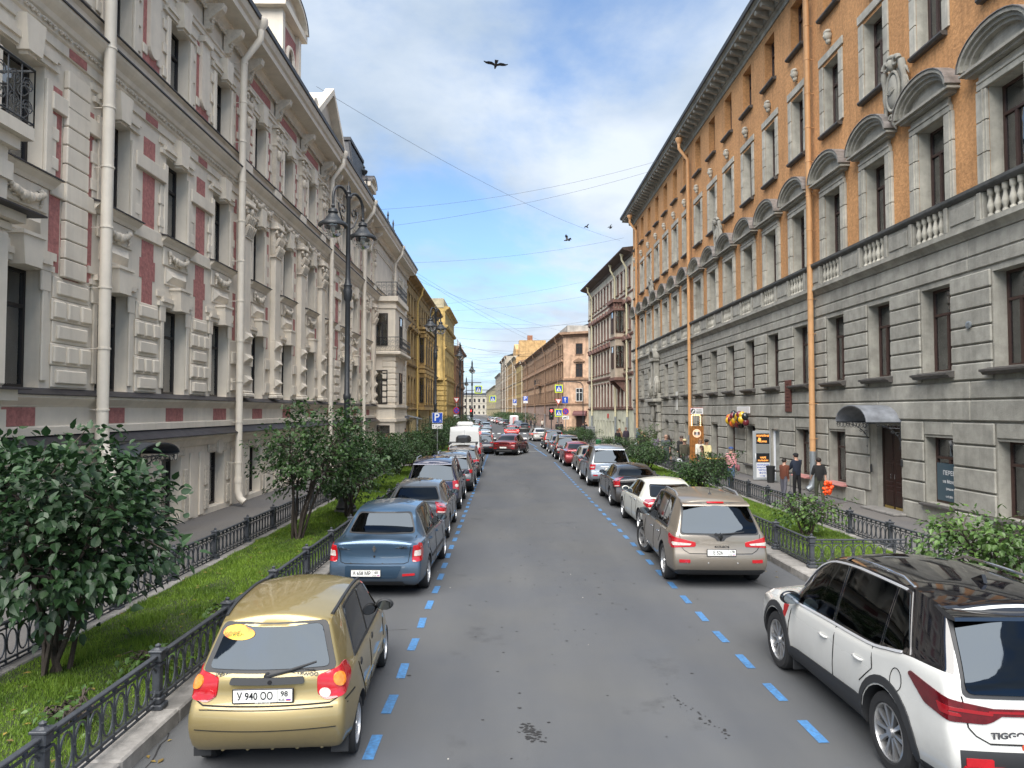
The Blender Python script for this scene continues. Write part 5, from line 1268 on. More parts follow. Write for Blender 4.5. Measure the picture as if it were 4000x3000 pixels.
def car_shell(P, mats):
    L, W, zb = P['L'], P['W']/2, P['zb']; K = 5
    rr, fr = P['rear'], P['front']
    ys = [0,.008,.025,.05,.09,.15]; y = .25
    while y < L-.2: ys.append(y); y += .11
    ys += [L-.15, L-.09, L-.05, L-.025, L-.008, L]
    rings = []; rail = []; belt = []; cols = [c/K for c in range(-K, K+1)]
    for yn in ys:
        e = 0.0; t = min(yn, L-yn); r = .05
        if t < r: e = r - math.sqrt(max(0, r*r-(r-t)**2))
        pl = 1.0
        pr_, pf_ = P.get('prear', .06), P.get('pfront', .14)
        if yn < .7: pl *= 1 - pr_*(1-yn/.7)**2.2
        if L-yn < .9: pl *= 1 - pf_*(1-(L-yn)/.9)**2.0
        top = smooth_list(P['top'], yn) - e*.7; bz = min(smooth_list(P['belt'], yn), top-.05) - e*.3
        wt = smooth_list(P['wtop'], yn) - e; crown = min(P.get('crown', .065), max(.01, top-bz-.03)); zr = top - crown
        if zr < bz + .012: bz = zr - .012
        Wy = W*pl - e
        def sh(z, yn=yn): return yn + smooth_list(rr, z)*max(0, 1-yn/1.7)**1.35 - smooth_list(fr, z)*max(0, 1-(L-yn)/1.7)**1.35
        rows = []
        for f, wf in LOWF:
            z = zb + e*.5 + (bz-zb-e*.5)*f; fl = P.get('flare', 0.0)
            w = Wy*wf
            for ax in P['axles']:
                dd = math.hypot(yn-ax, z-P['r']); w += fl*max(0, 1-abs(dd-P['r'])/.22) if dd > P['r']*.9 else fl*.8
            rows.append((w, z))
        wb = rows[-1][0]
        for f in UPF: rows.append((wb*(.985) + (wt-wb*.985)*(f**1.12), bz+(zr-bz)*f))
        ring = []; n = len(rows)
        z0 = rows[0][1]; w0 = rows[0][0]
        bottom = [(c*w0, sh(z0), z0) for c in cols]                       # left to right
        right = [(w, sh(z), z) for w, z in rows[1:-1]]
        topc = [(c*rows[-1][0], sh(zr), zr + crown*(1-c*c)) for c in reversed(cols)]
        left = [(-w, sh(z), z) for w, z in reversed(rows[1:-1])]
        rings.append(bottom + right + topc + left)
        rail.append((sh(zr), zr, rows[-1][0])); belt.append((sh(bz), bz, wb))
        info = (rows, crown)
        if yn == 0: cap0 = (rows, crown, sh)
        if yn == L: cap1 = (rows, crown, sh)
    mb = MB(); M = len(rings[0]); nl, nu = len(LOWF), len(UPF); nc = len(cols)
    for R_ in rings: mb.v.extend(R_)
    for i in range(len(rings)-1):
        for k in range(M):
            k2 = (k+1) % M
            if k < nc-1: mi = 1
            else: mi = 0
            # row index on the sides
            if nc-1 <= k < nc-1+nl+nu-1: row = k-(nc-1)
            elif k >= nc+ (nl+nu-2) + nc - 1: row = M-1-k
            else: row = 99 if k >= nc else -1
            if row == 99: mi = 3 if P.get('upper') and i > 0 and rings[i][k][2] > P['upper'] else 0
            elif row >= nl-1: mi = 3 if P.get('upper') and rings[i][k][2] > P['upper']-.3 else 0
            zc = (rings[i][k][2]+rings[i+1][k2][2])/2
            if 0 <= row < nl-1 and zc < P.get('clad', 0): mi = 2
            mb.f.append((i*M+k, (i+1)*M+k, (i+1)*M+k2, i*M+k2)); mb.m.append(mi)
    # end caps as grids sharing the ring vertices
    for ci, (rows, crown, sh) in ((0, cap0), (len(rings)-1, cap1)):
        base = ci*M; grid = []; nr = len(rows); sgn = -1 if ci == 0 else 1; bul = P.get('rbulge', .05) if ci == 0 else P.get('fbulge', .12)
        for j in range(nr):
            rowi = []
            for q, c in enumerate(cols):
                if j == 0: idx = base + q
                elif j == nr-1: idx = base + nc + (nr-2) + (nc-1-q)
                elif q == 0: idx = base + M - j
                elif q == nc-1: idx = base + nc - 1 + j
                else:
                    w, z = rows[j]; zz_ = z
                    if j > nr-5: zz_ = z + crown*(1-c*c)*((j-(nr-5))/4)**1.0
                    mb.v.append((c*w, sh(z)+sgn*bul*(1-c*c)*min(1, j/3), zz_)); idx = len(mb.v)-1
                rowi.append(idx)
            grid.append(rowi)
        for j in range(nr-1):
            for q in range(nc-1):
                f = (grid[j][q], grid[j][q+1], grid[j+1][q+1], grid[j+1][q])
                z = rows[j][1]; mi = 2 if z < P.get('clad_end', P.get('clad', 0)) else (3 if P.get('upper_cap') and z > P['upper_cap'] else 0)
                mb.f.append(f if sgn < 0 else f[::-1]); mb.m.append(mi)
    # move bulge of the bottom/top rim columns too (bottom & top rows keep straight)
    me = mb.mesh('body', mats)
    o = bpy.data.objects.new('tmp', me); TS.collection.objects.link(o)
    bm = bmesh.new(); bm.from_mesh(me); bmesh.ops.recalc_face_normals(bm, faces=bm.faces); bm.to_mesh(me); bm.free()
    cut = MB()
    for ax in P['axles']:
        for sx in (-1, 1): cut.lathe([(P['r']+P.get('arch', .045), 0), (P['r']+P.get('arch', .045), .8)] if sx > 0 else [(P['r']+P.get('arch', .045), -.8), (P['r']+P.get('arch', .045), 0)], 28, (sx*(W-.30), ax, P['r']), 'x', 1)
    cm = cut.mesh('cut', mats); bm = bmesh.new(); bm.from_mesh(cm); bmesh.ops.recalc_face_normals(bm, faces=bm.faces); bm.to_mesh(cm); bm.free()
    co = bpy.data.objects.new('cut', cm); TS.collection.objects.link(co)
    md = o.modifiers.new('b', 'BOOLEAN'); md.operation = 'DIFFERENCE'; md.object = co; md.solver = 'EXACT'
    dg = TS.view_layers[0].depsgraph; dg.update()
    res = bpy.data.meshes.new_from_object(o.evaluated_get(dg)); res.name = 'body'
    bpy.data.objects.remove(o); bpy.data.objects.remove(co)
    res.polygons.foreach_set('use_smooth', [True]*len(res.polygons)); res.set_sharp_from_angle(angle=R(38))
    return res, rail, belt

class Car:
    def __init__(s, name, label, P, pm, group=None):
        s.P = P; s.root = thing(name, label, P.get('cat', 'car'), (0,0,0), 0, group)
        s.body, s.rail, s.belt = car_shell(P, [pm, BLKPL, P.get('cladm', BLKPL), P.get('upm', GLOSSBLK)])
        s.bo = ob('body', s.body, s.root)
        bm = bmesh.new(); bm.from_mesh(s.body); s.bvh = BVHTree.FromBMesh(bm); bm.free(); s.pm = pm
    def hit(s, o, d):
        h = s.bvh.ray_cast(Vector(o), Vector(d)); return h[0]
    def decal(s, name, poly, o, ax, d, m, off=.004, parent=None, step=.07, rim=.012):
        """poly in (a,b): point = o + a*ax + b*z, cast along d onto the body"""
        o = Vector(o); ax = Vector(ax); d = Vector(d).normalized()
        bm = bmesh.new(); bm.faces.new([bm.verts.new((a, b, 0)) for a, b in poly])
        for k in (0, 1):
            lo = min(p[k] for p in poly); hi = max(p[k] for p in poly); n = int((hi-lo)/step)
            for i in range(1, n+1):
                no = (1,0,0) if k == 0 else (0,1,0); co = [0,0,0]; co[k] = lo+(hi-lo)*i/(n+1)
                bmesh.ops.bisect_plane(bm, geom=bm.verts[:]+bm.edges[:]+bm.faces[:], plane_co=co, plane_no=no)
        pts = {}; miss = []
        for v in bm.verts:
            p = o + ax*v.co.x + Vector((0,0,v.co.y)); h = s.bvh.ray_cast(p, d)
            if h[0] is not None and (h[0]-p).length < 3.4: pts[v] = (h[0], h[1] if h[1].dot(d) < 0 else -h[1])
            else:
                q = s.bvh.find_nearest(p + d*1.0); pts[v] = (q[0], -d) if q[0] is not None else (p, -d)
        nrm = {}
        for v in bm.verts:
            n_ = (pts[v][1] - d*.35).normalized(); v.co = pts[v][0] + n_*(off + .004)
        ex = bmesh.ops.extrude_edge_only(bm, edges=[e for e in bm.edges if len(e.link_faces) == 1])
        for v in ex['geom']:
            if isinstance(v, bmesh.types.BMVert): v.co += d*rim
        bmesh.ops.recalc_face_normals(bm, faces=bm.faces)
        me = bpy.data.meshes.new(name); bm.to_mesh(me); bm.free(); me.materials.append(m)
        me.polygons.foreach_set('use_smooth', [True]*len(me.polygons)); me.set_sharp_from_angle(angle=R(40))
        return ob(name, me, parent or s.root)
    def side(s, name, poly, sx, m, off=.004, parent=None, step=.09): return s.decal(name, poly, (sx*2.0,0,0), (0,1,0), (-sx,0,0), m, off, parent, step)
    def rear(s, name, poly, m, off=.004, parent=None, step=.08): return s.decal(name, poly, (0,-1.0,0), (1,0,0), (0,1,0), m, off, parent, step)
    def fron(s, name, poly, m, off=.004, parent=None, step=.12): return s.decal(name, poly, (0,s.P['L']+1.0,0), (1,0,0), (0,-1,0), m, off, parent, step)
    def corner(s, name, poly, sx, m, off=.006, parent=None, step=.05, a=.62):
        d = Vector((-sx*a, math.sqrt(1-a*a), 0)); ax = Vector((sx*math.sqrt(1-a*a), a, 0)); o = Vector((sx*s.P['W']/2, 0, 0)) - d*1.0
        return s.decal(name, poly, o, ax, d, m, off, parent, step)
    def line_side(s, pts, sx, w=.010, m=None, name='panel_gap', off=.0018):
        poly = []; n = len(pts)
        for side in (1, -1):
            seq = range(n) if side == 1 else range(n-1, -1, -1)
            for i in seq:
                a = Vector(pts[max(0,i-1)]); b = Vector(pts[min(n-1,i+1)]); t = (b-a).normalized(); nn = Vector((-t.y, t.x))
                p = Vector(pts[i]) + nn*w/2*side; poly.append((p.x, p.y))
        return s.side(name, poly, sx, m or DARKGAP, off, None, .12)
    def line_rear(s, pts, w=.010, m=None, name='panel_gap', off=.0018):
        poly = []; n = len(pts)
        for side in (1, -1):
            seq = range(n) if side == 1 else range(n-1, -1, -1)
            for i in seq:
                a = Vector(pts[max(0,i-1)]); b = Vector(pts[min(n-1,i+1)]); t = (b-a).normalized(); nn = Vector((-t.y, t.x))
                p = Vector(pts[i]) + nn*w/2*side; poly.append((p.x, p.y))
        return s.rear(name, poly, m or DARKGAP, off, None, .12)
    def rail_z(s, y):
        L = sorted((a, b) for a, b, c in s.rail); return lerp_list(L, y)
    def belt_z(s, y):
        L = sorted((a, b) for a, b, c in s.belt); return lerp_list(L, y)
    def glass_poly(s, y0, y1, lo=.03, hi=.05, n=10, s0=0.0, s1=0.0):
        """side-window outline between y0 and y1; s0/s1 lean the ends"""
        low = []; up = []
        for i in range(n+1):
            t = i/n; y = y0+(y1-y0)*t; low.append((y, s.belt_z(y)+lo))
        for i in range(n+1):
            t = i/n; yb = y0+(y1-y0)*t; y = yb + s0*(1-t) + s1*t; z = s.rail_z(y)-hi
            up.append((y, z))
        up = [(y, max(z, lerp_list(low, y)+.015)) for y, z in up]
        return low + up[::-1]
    def side_windows(s, spans, trim=None, gm=None, border=.022):
        for sx in (-1, 1):
            for k, (y0, y1, s0, s1) in enumerate(spans):
                o = s.side('window_trim', s.glass_poly(y0-border, y1+border, .03-border, .05-border, 10, s0, s1), sx, trim or BLKPL, .003)
                s.side('side_window', rnd_poly(s.glass_poly(y0, y1, .03, .05, 10, s0, s1), .02, 1), sx, gm or CARGLASS, .006, o)
    def wheels(s, style='5', rimm=None, steer=0.0, rw=.195):
        P = s.P; r = P['r']; W = P['W']/2; key = ('wheel', round(r,3), style, (rimm or ALLOY).name, rw)
        if key not in _blk:
            t = MB().lathe([(r*.70,-rw/2+.01),(r*.74,-rw/2),(r*.92,-rw/2),(r*.985,-rw/2+.025),(r,-rw/2+.05),(r,rw/2-.05),(r*.985,rw/2-.025),(r*.92,rw/2),(r*.74,rw/2),(r*.70,rw/2-.01)], 32, (0,0,0), 'x', 0, False).mesh('tyre', RUBBER, 30)
            rm = MB(); R0 = r*.715
            rm.lathe([(R0,-rw/2),(R0,rw/2-.012),(R0*.93,rw/2-.005),(R0*.90,rw/2-.03),(R0*.88,-rw/2)], 28, (0,0,0), 'x', 0, False)
            rm.lathe([(0,rw/2-.085),(R0*.9,rw/2-.085)], 20, (0,0,0), 'x', 1, False)
            n = {'5':5,'10':10,'7':7,'cap':8,'6':6}[style]; ws = {'5':.34,'10':.15,'7':.22,'cap':.30,'6':.26}[style]
            for i in range(n):
                a = 2*math.pi*i/n; ca, sa = math.cos(a), math.sin(a)
                prof = [(.14*R0, ws*R0*.30), (.55*R0, ws*R0*.40), (.94*R0, ws*R0*.62)]
                for sg in (1,):
                    vs = []; 
                    for rad, hw in prof:
                        dx_ = rw/2-.02 - .018*(1-rad/R0)
                        for sgn in (-1, 1):
                            for xx in (dx_, dx_-.035): vs.append((xx, rad*ca - sgn*hw*sa, rad*sa + sgn*hw*ca))
                    fs = []
                    for j in range(2):
                        b = j*4; fs += [(b,b+4,b+6,b+2),(b+1,b+3,b+7,b+5),(b,b+1,b+5,b+4),(b+2,b+6,b+7,b+3)]
                    fs.append((8,9,11,10)); rm.add(vs, fs, 0)
            rm.lathe([(0,rw/2-.012),(.17*R0,rw/2-.014),(.2*R0,rw/2-.05)], 14, (0,0,0), 'x')
            _blk[key] = (t, rm.mesh('rim', [rimm or ALLOY, BLKPL], 35))
        t, rim = _blk[key]
        for i, ax in enumerate(P['axles']):
            for sx in (-1, 1):
                o = ob('wheel', None, s.root, (sx*(W-rw/2-.012-P.get('winset',0)), ax, r), (0 if sx > 0 else math.pi) + (steer if i == 1 else 0))
                ob('tyre', t, o); ob('rim', rim, o)
    def mirrors(s, y, z, m, size=1.0, w=None):
        for sx in (-1, 1):
            h = s.hit((sx*2, y, z), (-sx,0,0)); x = abs(h.x) if h else s.P['W']/2-.08
            mb = MB().ell((sx*(.13*size), -.0, .0), (.115*size, .055*size, .075*size), 12, 8); mb.tube([(-sx*.05,.03,-.03),(sx*.06,.02,-.02)], .03, 6)
            o = ob('wing_mirror', mb.mesh('wing_mirror', m, 50), s.root, (sx*x, y, z))
            ob('mirror_glass', MB().lathe([(0,-.004),(.066*size,-.004),(.066*size,.03)],14,(0,0,0),'y').mesh('mirror_glass', MIRR), o, (sx*.13*size,-.05*size,0), None, (1.35,1,.9))
    def handles(s, pts, m):
        for y, z in pts:
            for sx in (-1, 1):
                h = s.hit((sx*2, y, z), (-sx,0,0))
                if h is None: continue
                mb = MB().tube([(0,-.085,0),(sx*.022,-.07,.002),(sx*.03,0,.003),(sx*.022,.07,.002),(0,.085,0)], [.010,.014,.015,.014,.010], 6)
                ob('door_handle', mb.mesh('door_handle', m, 60), s.root, (h.x, h.y, h.z))
    def plate(s, x, z, left, right, dealer=None, tilt=0.0, rus=True):
        h = s.hit((x, -2, z), (0,1,0)); y = (h.y if h else 0) - .012
        hz = s.hit((x, -2, z+.05), (0,1,0)); hz2 = s.hit((x, -2, z-.05), (0,1,0)); y = min([q.y for q in (h,hz,hz2) if q])-.014
        o = ob('licence_plate', MB().box(-.27,-.006,-.066,.27,.01,.066,0,.006).mesh('licence_plate', INKB), s.root, (x, y, z))
        ob('plate_face', MB().box(-.258,-.009,-.054,.258,-.005,.054,0,.002).mesh('plate_face', PLATEW), o)
        ob('plate_rule', MB().box(.124,-.0105,-.054,.128,-.0085,.054).mesh('plate_rule', INKB), o)
        if left:
            ob('lettering', text_mesh(left, .092, INKB, .001, .0012, 0, .82), o, (-.068, -.0105, .0))
        if right:
            ob('lettering', text_mesh(right, .066, INKB, .001, .001), o, (.188, -.0105, .017))
            if rus:
                ob('lettering', text_mesh('RUS', .030, INKB, .001), o, (.165, -.0105, -.034))
                fl = MB()
                for k in range(3): fl.box(.205,-.0105,-.042+.008*k,.245,-.0085,-.034+.008*k,k)
                ob('flag', fl.mesh('flag', [MATS['red_sign'], MATS['flag_blue'], PLATEW]), o)
        if dealer:
            ob('lettering', text_mesh(dealer, .022, PLATEW, .001), o, (0, -.0075, -.0605))
        return o
    def badge(s, tx, x, z, size, m=None, bold=.0, shear=0.0, xs=1.0):
        h = s.hit((x, -2, z), (0,1,0)); 
        if not h: return
        o = ob('lettering', text_mesh(tx, size, m or CHROME, .003, bold, shear, xs), s.root, (x, h.y-.005, z)); return o
    def place(s, x, y, rz=0.0): s.root.location = (x, y, 0); s.root.rotation_euler = (0, 0, R(rz)); return s.root
mat('flag_blue', (.03,.06,.4))
SATIN = mat('satin_chrome', (.62,.63,.65), rough=.3, metal=.5)
MIRR = mat('mirror_silver', (.25,.27,.29), rough=.05, metal=1.0)

def sedan(name, label, pm, L=4.4, W=1.74, H=1.47, r=.31, trunk=.98, rear_axle=.92, fa=None, deck=.48, roof0=1.25, group=None, **kw):
    wb = fa or (rear_axle + L*.60)
    P = dict(L=L, W=W, zb=.2, r=r, axles=(rear_axle, wb), clad=kw.get('clad', 0.0), cladm=kw.get('cladm', BLKPL),
        belt=[(0,trunk-.08),(.6,trunk-.06),(1.4,trunk-.05),(L*.62,trunk-.10),(L*.74,trunk-.12),(L-.3,.74),(L,.66)],
        top=[(0,trunk-.01),(.06,trunk+.012),(deck,trunk+.02),(deck+.16,trunk+.07),(roof0,H-.055),(roof0+.35,H-.01),(L*.46,H),(L*.53,H-.03),(L*.60,H-.13),(L*.735,trunk+.0),(L*.77,trunk-.04),(L-.35,.83),(L,.70)],
        wtop=[(0,W*.40),(deck,W*.405),(deck+.3,W*.36),(roof0+.1,W*.315),(L*.46,W*.325),(L*.58,W*.34),(L*.74,W*.405),(L-.3,W*.38),(L,W*.30)],
        rear=kw.get('rear', [(.2,.12),(.30,.03),(.45,0),(.60,.01),(.64,.045),(.80,.05),(.95,.02),(1.0,.03)]), front=[(.2,.12),(.45,0),(.65,.03),(.9,.2)], prear=kw.get('prear', .07), pfront=.2, rbulge=.06, flare=kw.get('flare', .0))
    c = Car(name, label, P, pm, group)
    zt = trunk+.03; zr = H-.165; bw, tw = W*.345, W*.275
    gt = c.rear('rear_window_trim', rnd_poly([(-bw-.03,zt-.005),(bw+.03,zt-.005),(tw+.025,zr+.03),(-tw-.025,zr+.03)], .06), BLKPL, .000, None, .04)
    c.rear('rear_window', rnd_poly([(-bw,zt+.015),(bw,zt+.015),(tw,zr),(-tw,zr)], .06), CARGLASS, .014, gt, .04)
    c.fron('windscreen', rnd_poly([(-W*.37,trunk+.03),(W*.37,trunk+.03),(W*.30,H-.11),(-W*.30,H-.11)], .06), CARGLASS)
    q0, q1 = roof0-.22, L*.425
    c.side_windows([(q0, q1-.03, .32, .0), (q1+.05, L*.69, .0, -.62)], kw.get('wtrim'))
    lam = kw.get('lamp')
    lamp_m = kw.get('lampm', REDL)
    for sx in (-1, 1):
        pl = lam or [(-.27,trunk-.06),(-.02,trunk-.09),(.20,trunk-.13),(.17,trunk-.20),(-.02,trunk-.27),(-.20,trunk-.25)]
        o = c.corner('tail_lamp', rnd_poly(pl, .02), sx, lamp_m)
        for q in kw.get('lampc', [[(-.19,trunk-.17),(-.03,trunk-.18),(-.03,trunk-.22),(-.17,trunk-.22)]]):
            c.corner('lamp_lens', rnd_poly(q, .01), sx, CLEARL, .010, o)
        hl = c.decal('headlamp', rnd_poly([(-.1,.62),(.25,.66),(.25,.76),(-.1,.72)], .03), (sx*W/2*1.0+sx*.8, L+.8, 0), (-sx*.7,.7,0), (-sx*.7,-.7,0), CLEARL, .005)
        c.line_side([(q1,.28),(q1+.01,.6),(q1+.02,c.belt_z(q1))], sx); c.line_side([(L*.69,.30),(L*.70,.6),(L*.685,c.belt_z(L*.685))], sx)
        c.line_side([(q0+.12,c.belt_z(q0+.1)),(q0+.10,.72),(rear_axle+r+.10,.5)], sx)
        c.side('fuel_flap', rnd_poly([(rear_axle-.06,.74),(rear_axle+.08,.74),(rear_axle+.08,.86),(rear_axle-.06,.86)], .03), sx, pm, .001) if sx > 0 else None
        if kw.get('trimstrip'): c.side('side_strip', [(rear_axle+.42,.50),(wb-.45,.50),(wb-.45,.545),(rear_axle+.42,.545)], sx, BLKPL, .006)
        c.side('sill_strip', [(rear_axle+r+.06,.205),(wb-r-.06,.205),(wb-r-.06,.27),(rear_axle+r+.06,.27)], sx, kw.get('sillm', BLKPL), .003)
    c.line_rear([(-W*.385,trunk-.005),(-W*.36,trunk-.20),(-W*.345,.64),(-W*.30,.615),(W*.30,.615),(W*.345,.64),(W*.36,trunk-.20),(W*.385,trunk-.005)])
    c.wheels(kw.get('wheel', '10'), kw.get('rimm')); c.mirrors(L*.675, trunk+.0, kw.get('mirm', pm), .95)
    c.handles([(q0+.30, trunk-.14), (q1+.22, trunk-.15)], kw.get('hm', pm))
    c.rear('bumper_insert', rnd_poly([(-.55,.21),(.55,.21),(.5,.30),(-.5,.30)], .03), BLKPL, .003)
    return c
def suv(name, label, pm, L=4.6, W=1.85, H=1.70, r=.36, rear_axle=.92, fa=None, group=None, **kw):
    wb = fa or (rear_axle + 2.68); bz = kw.get('bz', H*.60); s = kw.get('slope', .34)
    P = dict(L=L, W=W, zb=.24, r=r, axles=(rear_axle, wb), clad=kw.get('clad', .46), clad_end=kw.get('clad_end', .50), cladm=kw.get('cladm', BLKPL), flare=kw.get('flare', .015), arch=.05,
        upper=kw.get('upper'), upper_cap=kw.get('upper_cap'),
        belt=kw.get('belt') or [(0,bz),(.8,bz-.005),(L*.5,bz-.04),(L*.70,bz-.08),(L-.4,bz-.20),(L,bz-.30)],
        top=kw.get('top') or [(0,H-.08),(.25,H-.04),(.8,H-.005),(L*.40,H),(L*.53,H-.04),(L*.60,H-.14),(L*.75,bz+.03),(L*.79,bz+.0),(L-.35,bz-.09),(L,bz-.26)],
        wtop=[(0,W*.325),(.5,W*.34),(L*.4,W*.345),(L*.58,W*.35),(L*.75,W*.41),(L-.3,W*.39),(L,W*.31)],
        rear=kw.get('rear') or [(.24,.14),(.34,.04),(.5,0),(.66,.0),(.70,.05),(bz-.1,.07),(bz+.02,.10),(H-.25,.10+s*.7),(H-.06,.10+s),(H,.10+s)], front=[(.24,.14),(.5,0),(.75,.02),(1.05,.2)], prear=.07, pfront=.18, rbulge=.07, crown=.06)
    c = Car(name, label, P, pm, group)
    zt, zr = bz-.01, H-.17; bw, tw = W*.385, W*.315
    if not kw.get('norearglass'):
        gt = c.rear('rear_window_trim', rnd_poly([(-bw-.03,zt-.02),(bw+.03,zt-.02),(tw+.03,zr+.03),(-tw-.03,zr+.03)], .07), BLKPL, .002)
        c.rear('rear_window', rnd_poly([(-bw,zt+.01),(bw,zt+.01),(tw,zr),(-tw,zr)], .07), CARGLASS, .012, gt, .05)
    # roof spoiler lip
    sp = MB(); hh = c.hit((0,.5,3),(0,0,-1))
    yb = c.rail[0][0]; zb_ = c.rail[0][1]
    sp.prism([(yb-.13,zb_-.02),(yb-.12,zb_+.01),(yb+.12,zb_+.055),(yb+.2,zb_+.03),(yb+.1,zb_-.03)], 'x', -tw-.05, tw+.05)
    if kw.get('spoiler', True): ob('roof_spoiler', sp.mesh('roof_spoiler', kw.get('spm', pm), 30), c.root)
    c.fron('windscreen', rnd_poly([(-W*.37,bz+.05),(W*.37,bz+.05),(W*.31,H-.12),(-W*.31,H-.12)], .06), CARGLASS)
    q1 = L*.435; q0 = kw.get('q0', .62 + s)
    spans = kw.get('spans') or [(.50+s*.45, q0+.18, .18, .03), (q0+.27, q1-.02, .03, .0), (q1+.06, L*.70, .0, -.62)]
    c.side_windows(spans, kw.get('wtrim'))
    for sx in (-1, 1):
        pl = kw.get('lamp') or [(-.26,bz-.06),(.0,bz-.05),(.26,bz-.03),(.22,bz-.10),(.0,bz-.28),(-.20,bz-.24)]
        o = c.corner('tail_lamp', rnd_poly(pl, .02), sx, kw.get('lampm', REDL))
        for q in kw.get('lampc', [[(-.17,bz-.15),(-.02,bz-.14),(-.02,bz-.19),(-.15,bz-.19)]]): c.corner('lamp_lens', rnd_poly(q, .012), sx, kw.get('lensm', CLEARL), .010, o)
        c.decal('headlamp', rnd_poly([(-.1,.76),(.28,.82),(.28,.90),(-.1,.86)], .03), (sx*W/2+sx*.8, L+.8, 0), (-sx*.7,.7,0), (-sx*.7,-.7,0), CLEARL, .005)
        c.line_side([(q1,.40),(q1+.01,.7),(q1+.02,c.belt_z(q1))], sx); c.line_side([(L*.69,.42),(L*.70,.7),(L*.69,c.belt_z(L*.69))], sx)
        c.line_side([(q0+.20,c.belt_z(q0+.2)),(q0+.14,.85),(rear_axle+r+.12,.66)], sx)
        c.rear('reflector', rnd_poly([(sx*(W*.36)-.1,.50),(sx*(W*.36)+.1,.50),(sx*(W*.36)+.1,.56),(sx*(W*.36)-.1,.56)], .01), REDL, .006)
    c.line_rear([(-W*.40,bz-.02),(-W*.385,bz-.25),(-W*.36,.72),(-W*.31,.67),(W*.31,.67),(W*.36,.72),(W*.385,bz-.25),(W*.40,bz-.02)])
    c.wheels(kw.get('wheel', '5'), kw.get('rimm'), kw.get('steer', 0), .225); c.mirrors(L*.665, bz+.02, kw.get('mirm', pm), 1.1)
    c.handles([(q0+.42, bz-.17), (q1+.25, bz-.19)], kw.get('hm', pm))
    rm_ = kw.get('rails')
    if rm_:
        for sx in (-1, 1):
            pts = []
            for i in range(9):
                y = .55+s+(L*.50-.55-s)*i/8; z = c.rail_z(y); x = lerp_list(sorted((a,b) for a,_,b in c.rail), y)
                pts.append((sx*(x-.035), y, z + (.0 if i in (0,8) else .055)))
            ob('roof_rail', MB().tube(pts, .018, 6).mesh('roof_rail', rm_, 60), c.root)
    c.rear('bumper_insert', rnd_poly([(-.6,.25),(.6,.25),(.55,.36),(-.55,.36)], .03), kw.get('insm', BLKPL), .004)
    return c
def antenna(c, x, y, lean=-.12, h=.22):
    p = c.hit((x,y,3),(0,0,-1))
    ob('antenna', MB().lathe([(.035,0),(.022,.02),(.0,.035)],10).tube([(0,0,.01),(0,lean,h)],.0045,5).mesh('antenna', BLKPL), c.root, tuple(p))
def wiper(c, x0, z0, x1, z1):
    a = c.hit((x0,-2,z0),(0,1,0)); b = c.hit((x1,-2,z1),(0,1,0)); m = c.hit(((x0+x1)/2,-2,(z0+z1)/2),(0,1,0)); o = Vector((0,-.022,0))
    mb = MB().tube([a+o, m+o*1.6, b+o], [.018,.012,.007], 6); mb.lathe([(.028,-.02),(.028,.02)],10,tuple(a+o*.5),'y')
    d = (b-a)*.5; mb.tube([m-d*.15+o*.9, b+d*.45*0+o*.7], .009, 5)
    ob('rear_wiper', mb.mesh('rear_wiper', BLKPL, 50), c.root)

# --- gold hatchback, nearest on the left
GOLD = paint('gold_paint', (0.33, 0.255, 0.105), .55, .34)
P = dict(L=3.49, W=1.495, zb=.24, r=.265, axles=(.60, 2.94), flare=.02, arch=.05,
    belt=[(0,.90),(.5,.90),(1.6,.87),(2.5,.84),(3.1,.74),(3.49,.62)],
    top=[(0,1.41),(.2,1.44),(.7,1.475),(1.3,1.485),(1.75,1.46),(2.05,1.38),(2.75,.99),(2.9,.93),(3.2,.85),(3.49,.70)],
    wtop=[(0,.50),(.5,.525),(1.4,.535),(2.0,.54),(2.75,.60),(3.2,.56),(3.49,.45)],
    rear=[(.24,.16),(.30,.07),(.40,.03),(.46,.005),(.56,.0),(.64,.015),(.70,.055),(.74,.085),(.9,.11),(.98,.15),(1.2,.26),(1.38,.36),(1.49,.40)], front=[(.24,.1),(.45,0),(.62,.03),(.85,.22)], prear=.085, pfront=.2, rbulge=.075, crown=.075)
mz = Car('parked_car', 'small gold hatchback parked nearest on the left', P, GOLD, 'cars parked along the left kerb')
gt = mz.rear('rear_window_trim', rnd_poly([(-.60,.955),(.60,.955),(.475,1.345),(-.475,1.345)], .05), BLKPL, .002)
mz.rear('rear_window', rnd_poly([(-.54,.985),(.54,.985),(.43,1.32),(-.43,1.32)], .05), CARGLASS, .010, gt, .05)
mz.fron('windscreen', rnd_poly([(-.56,.96),(.56,.96),(.46,1.37),(-.46,1.37)], .05), CARGLASS)
mz.side_windows([(.62, 1.40, .14, .0), (1.48, 2.45, .0, -.46)], BLKPL, None, .02)
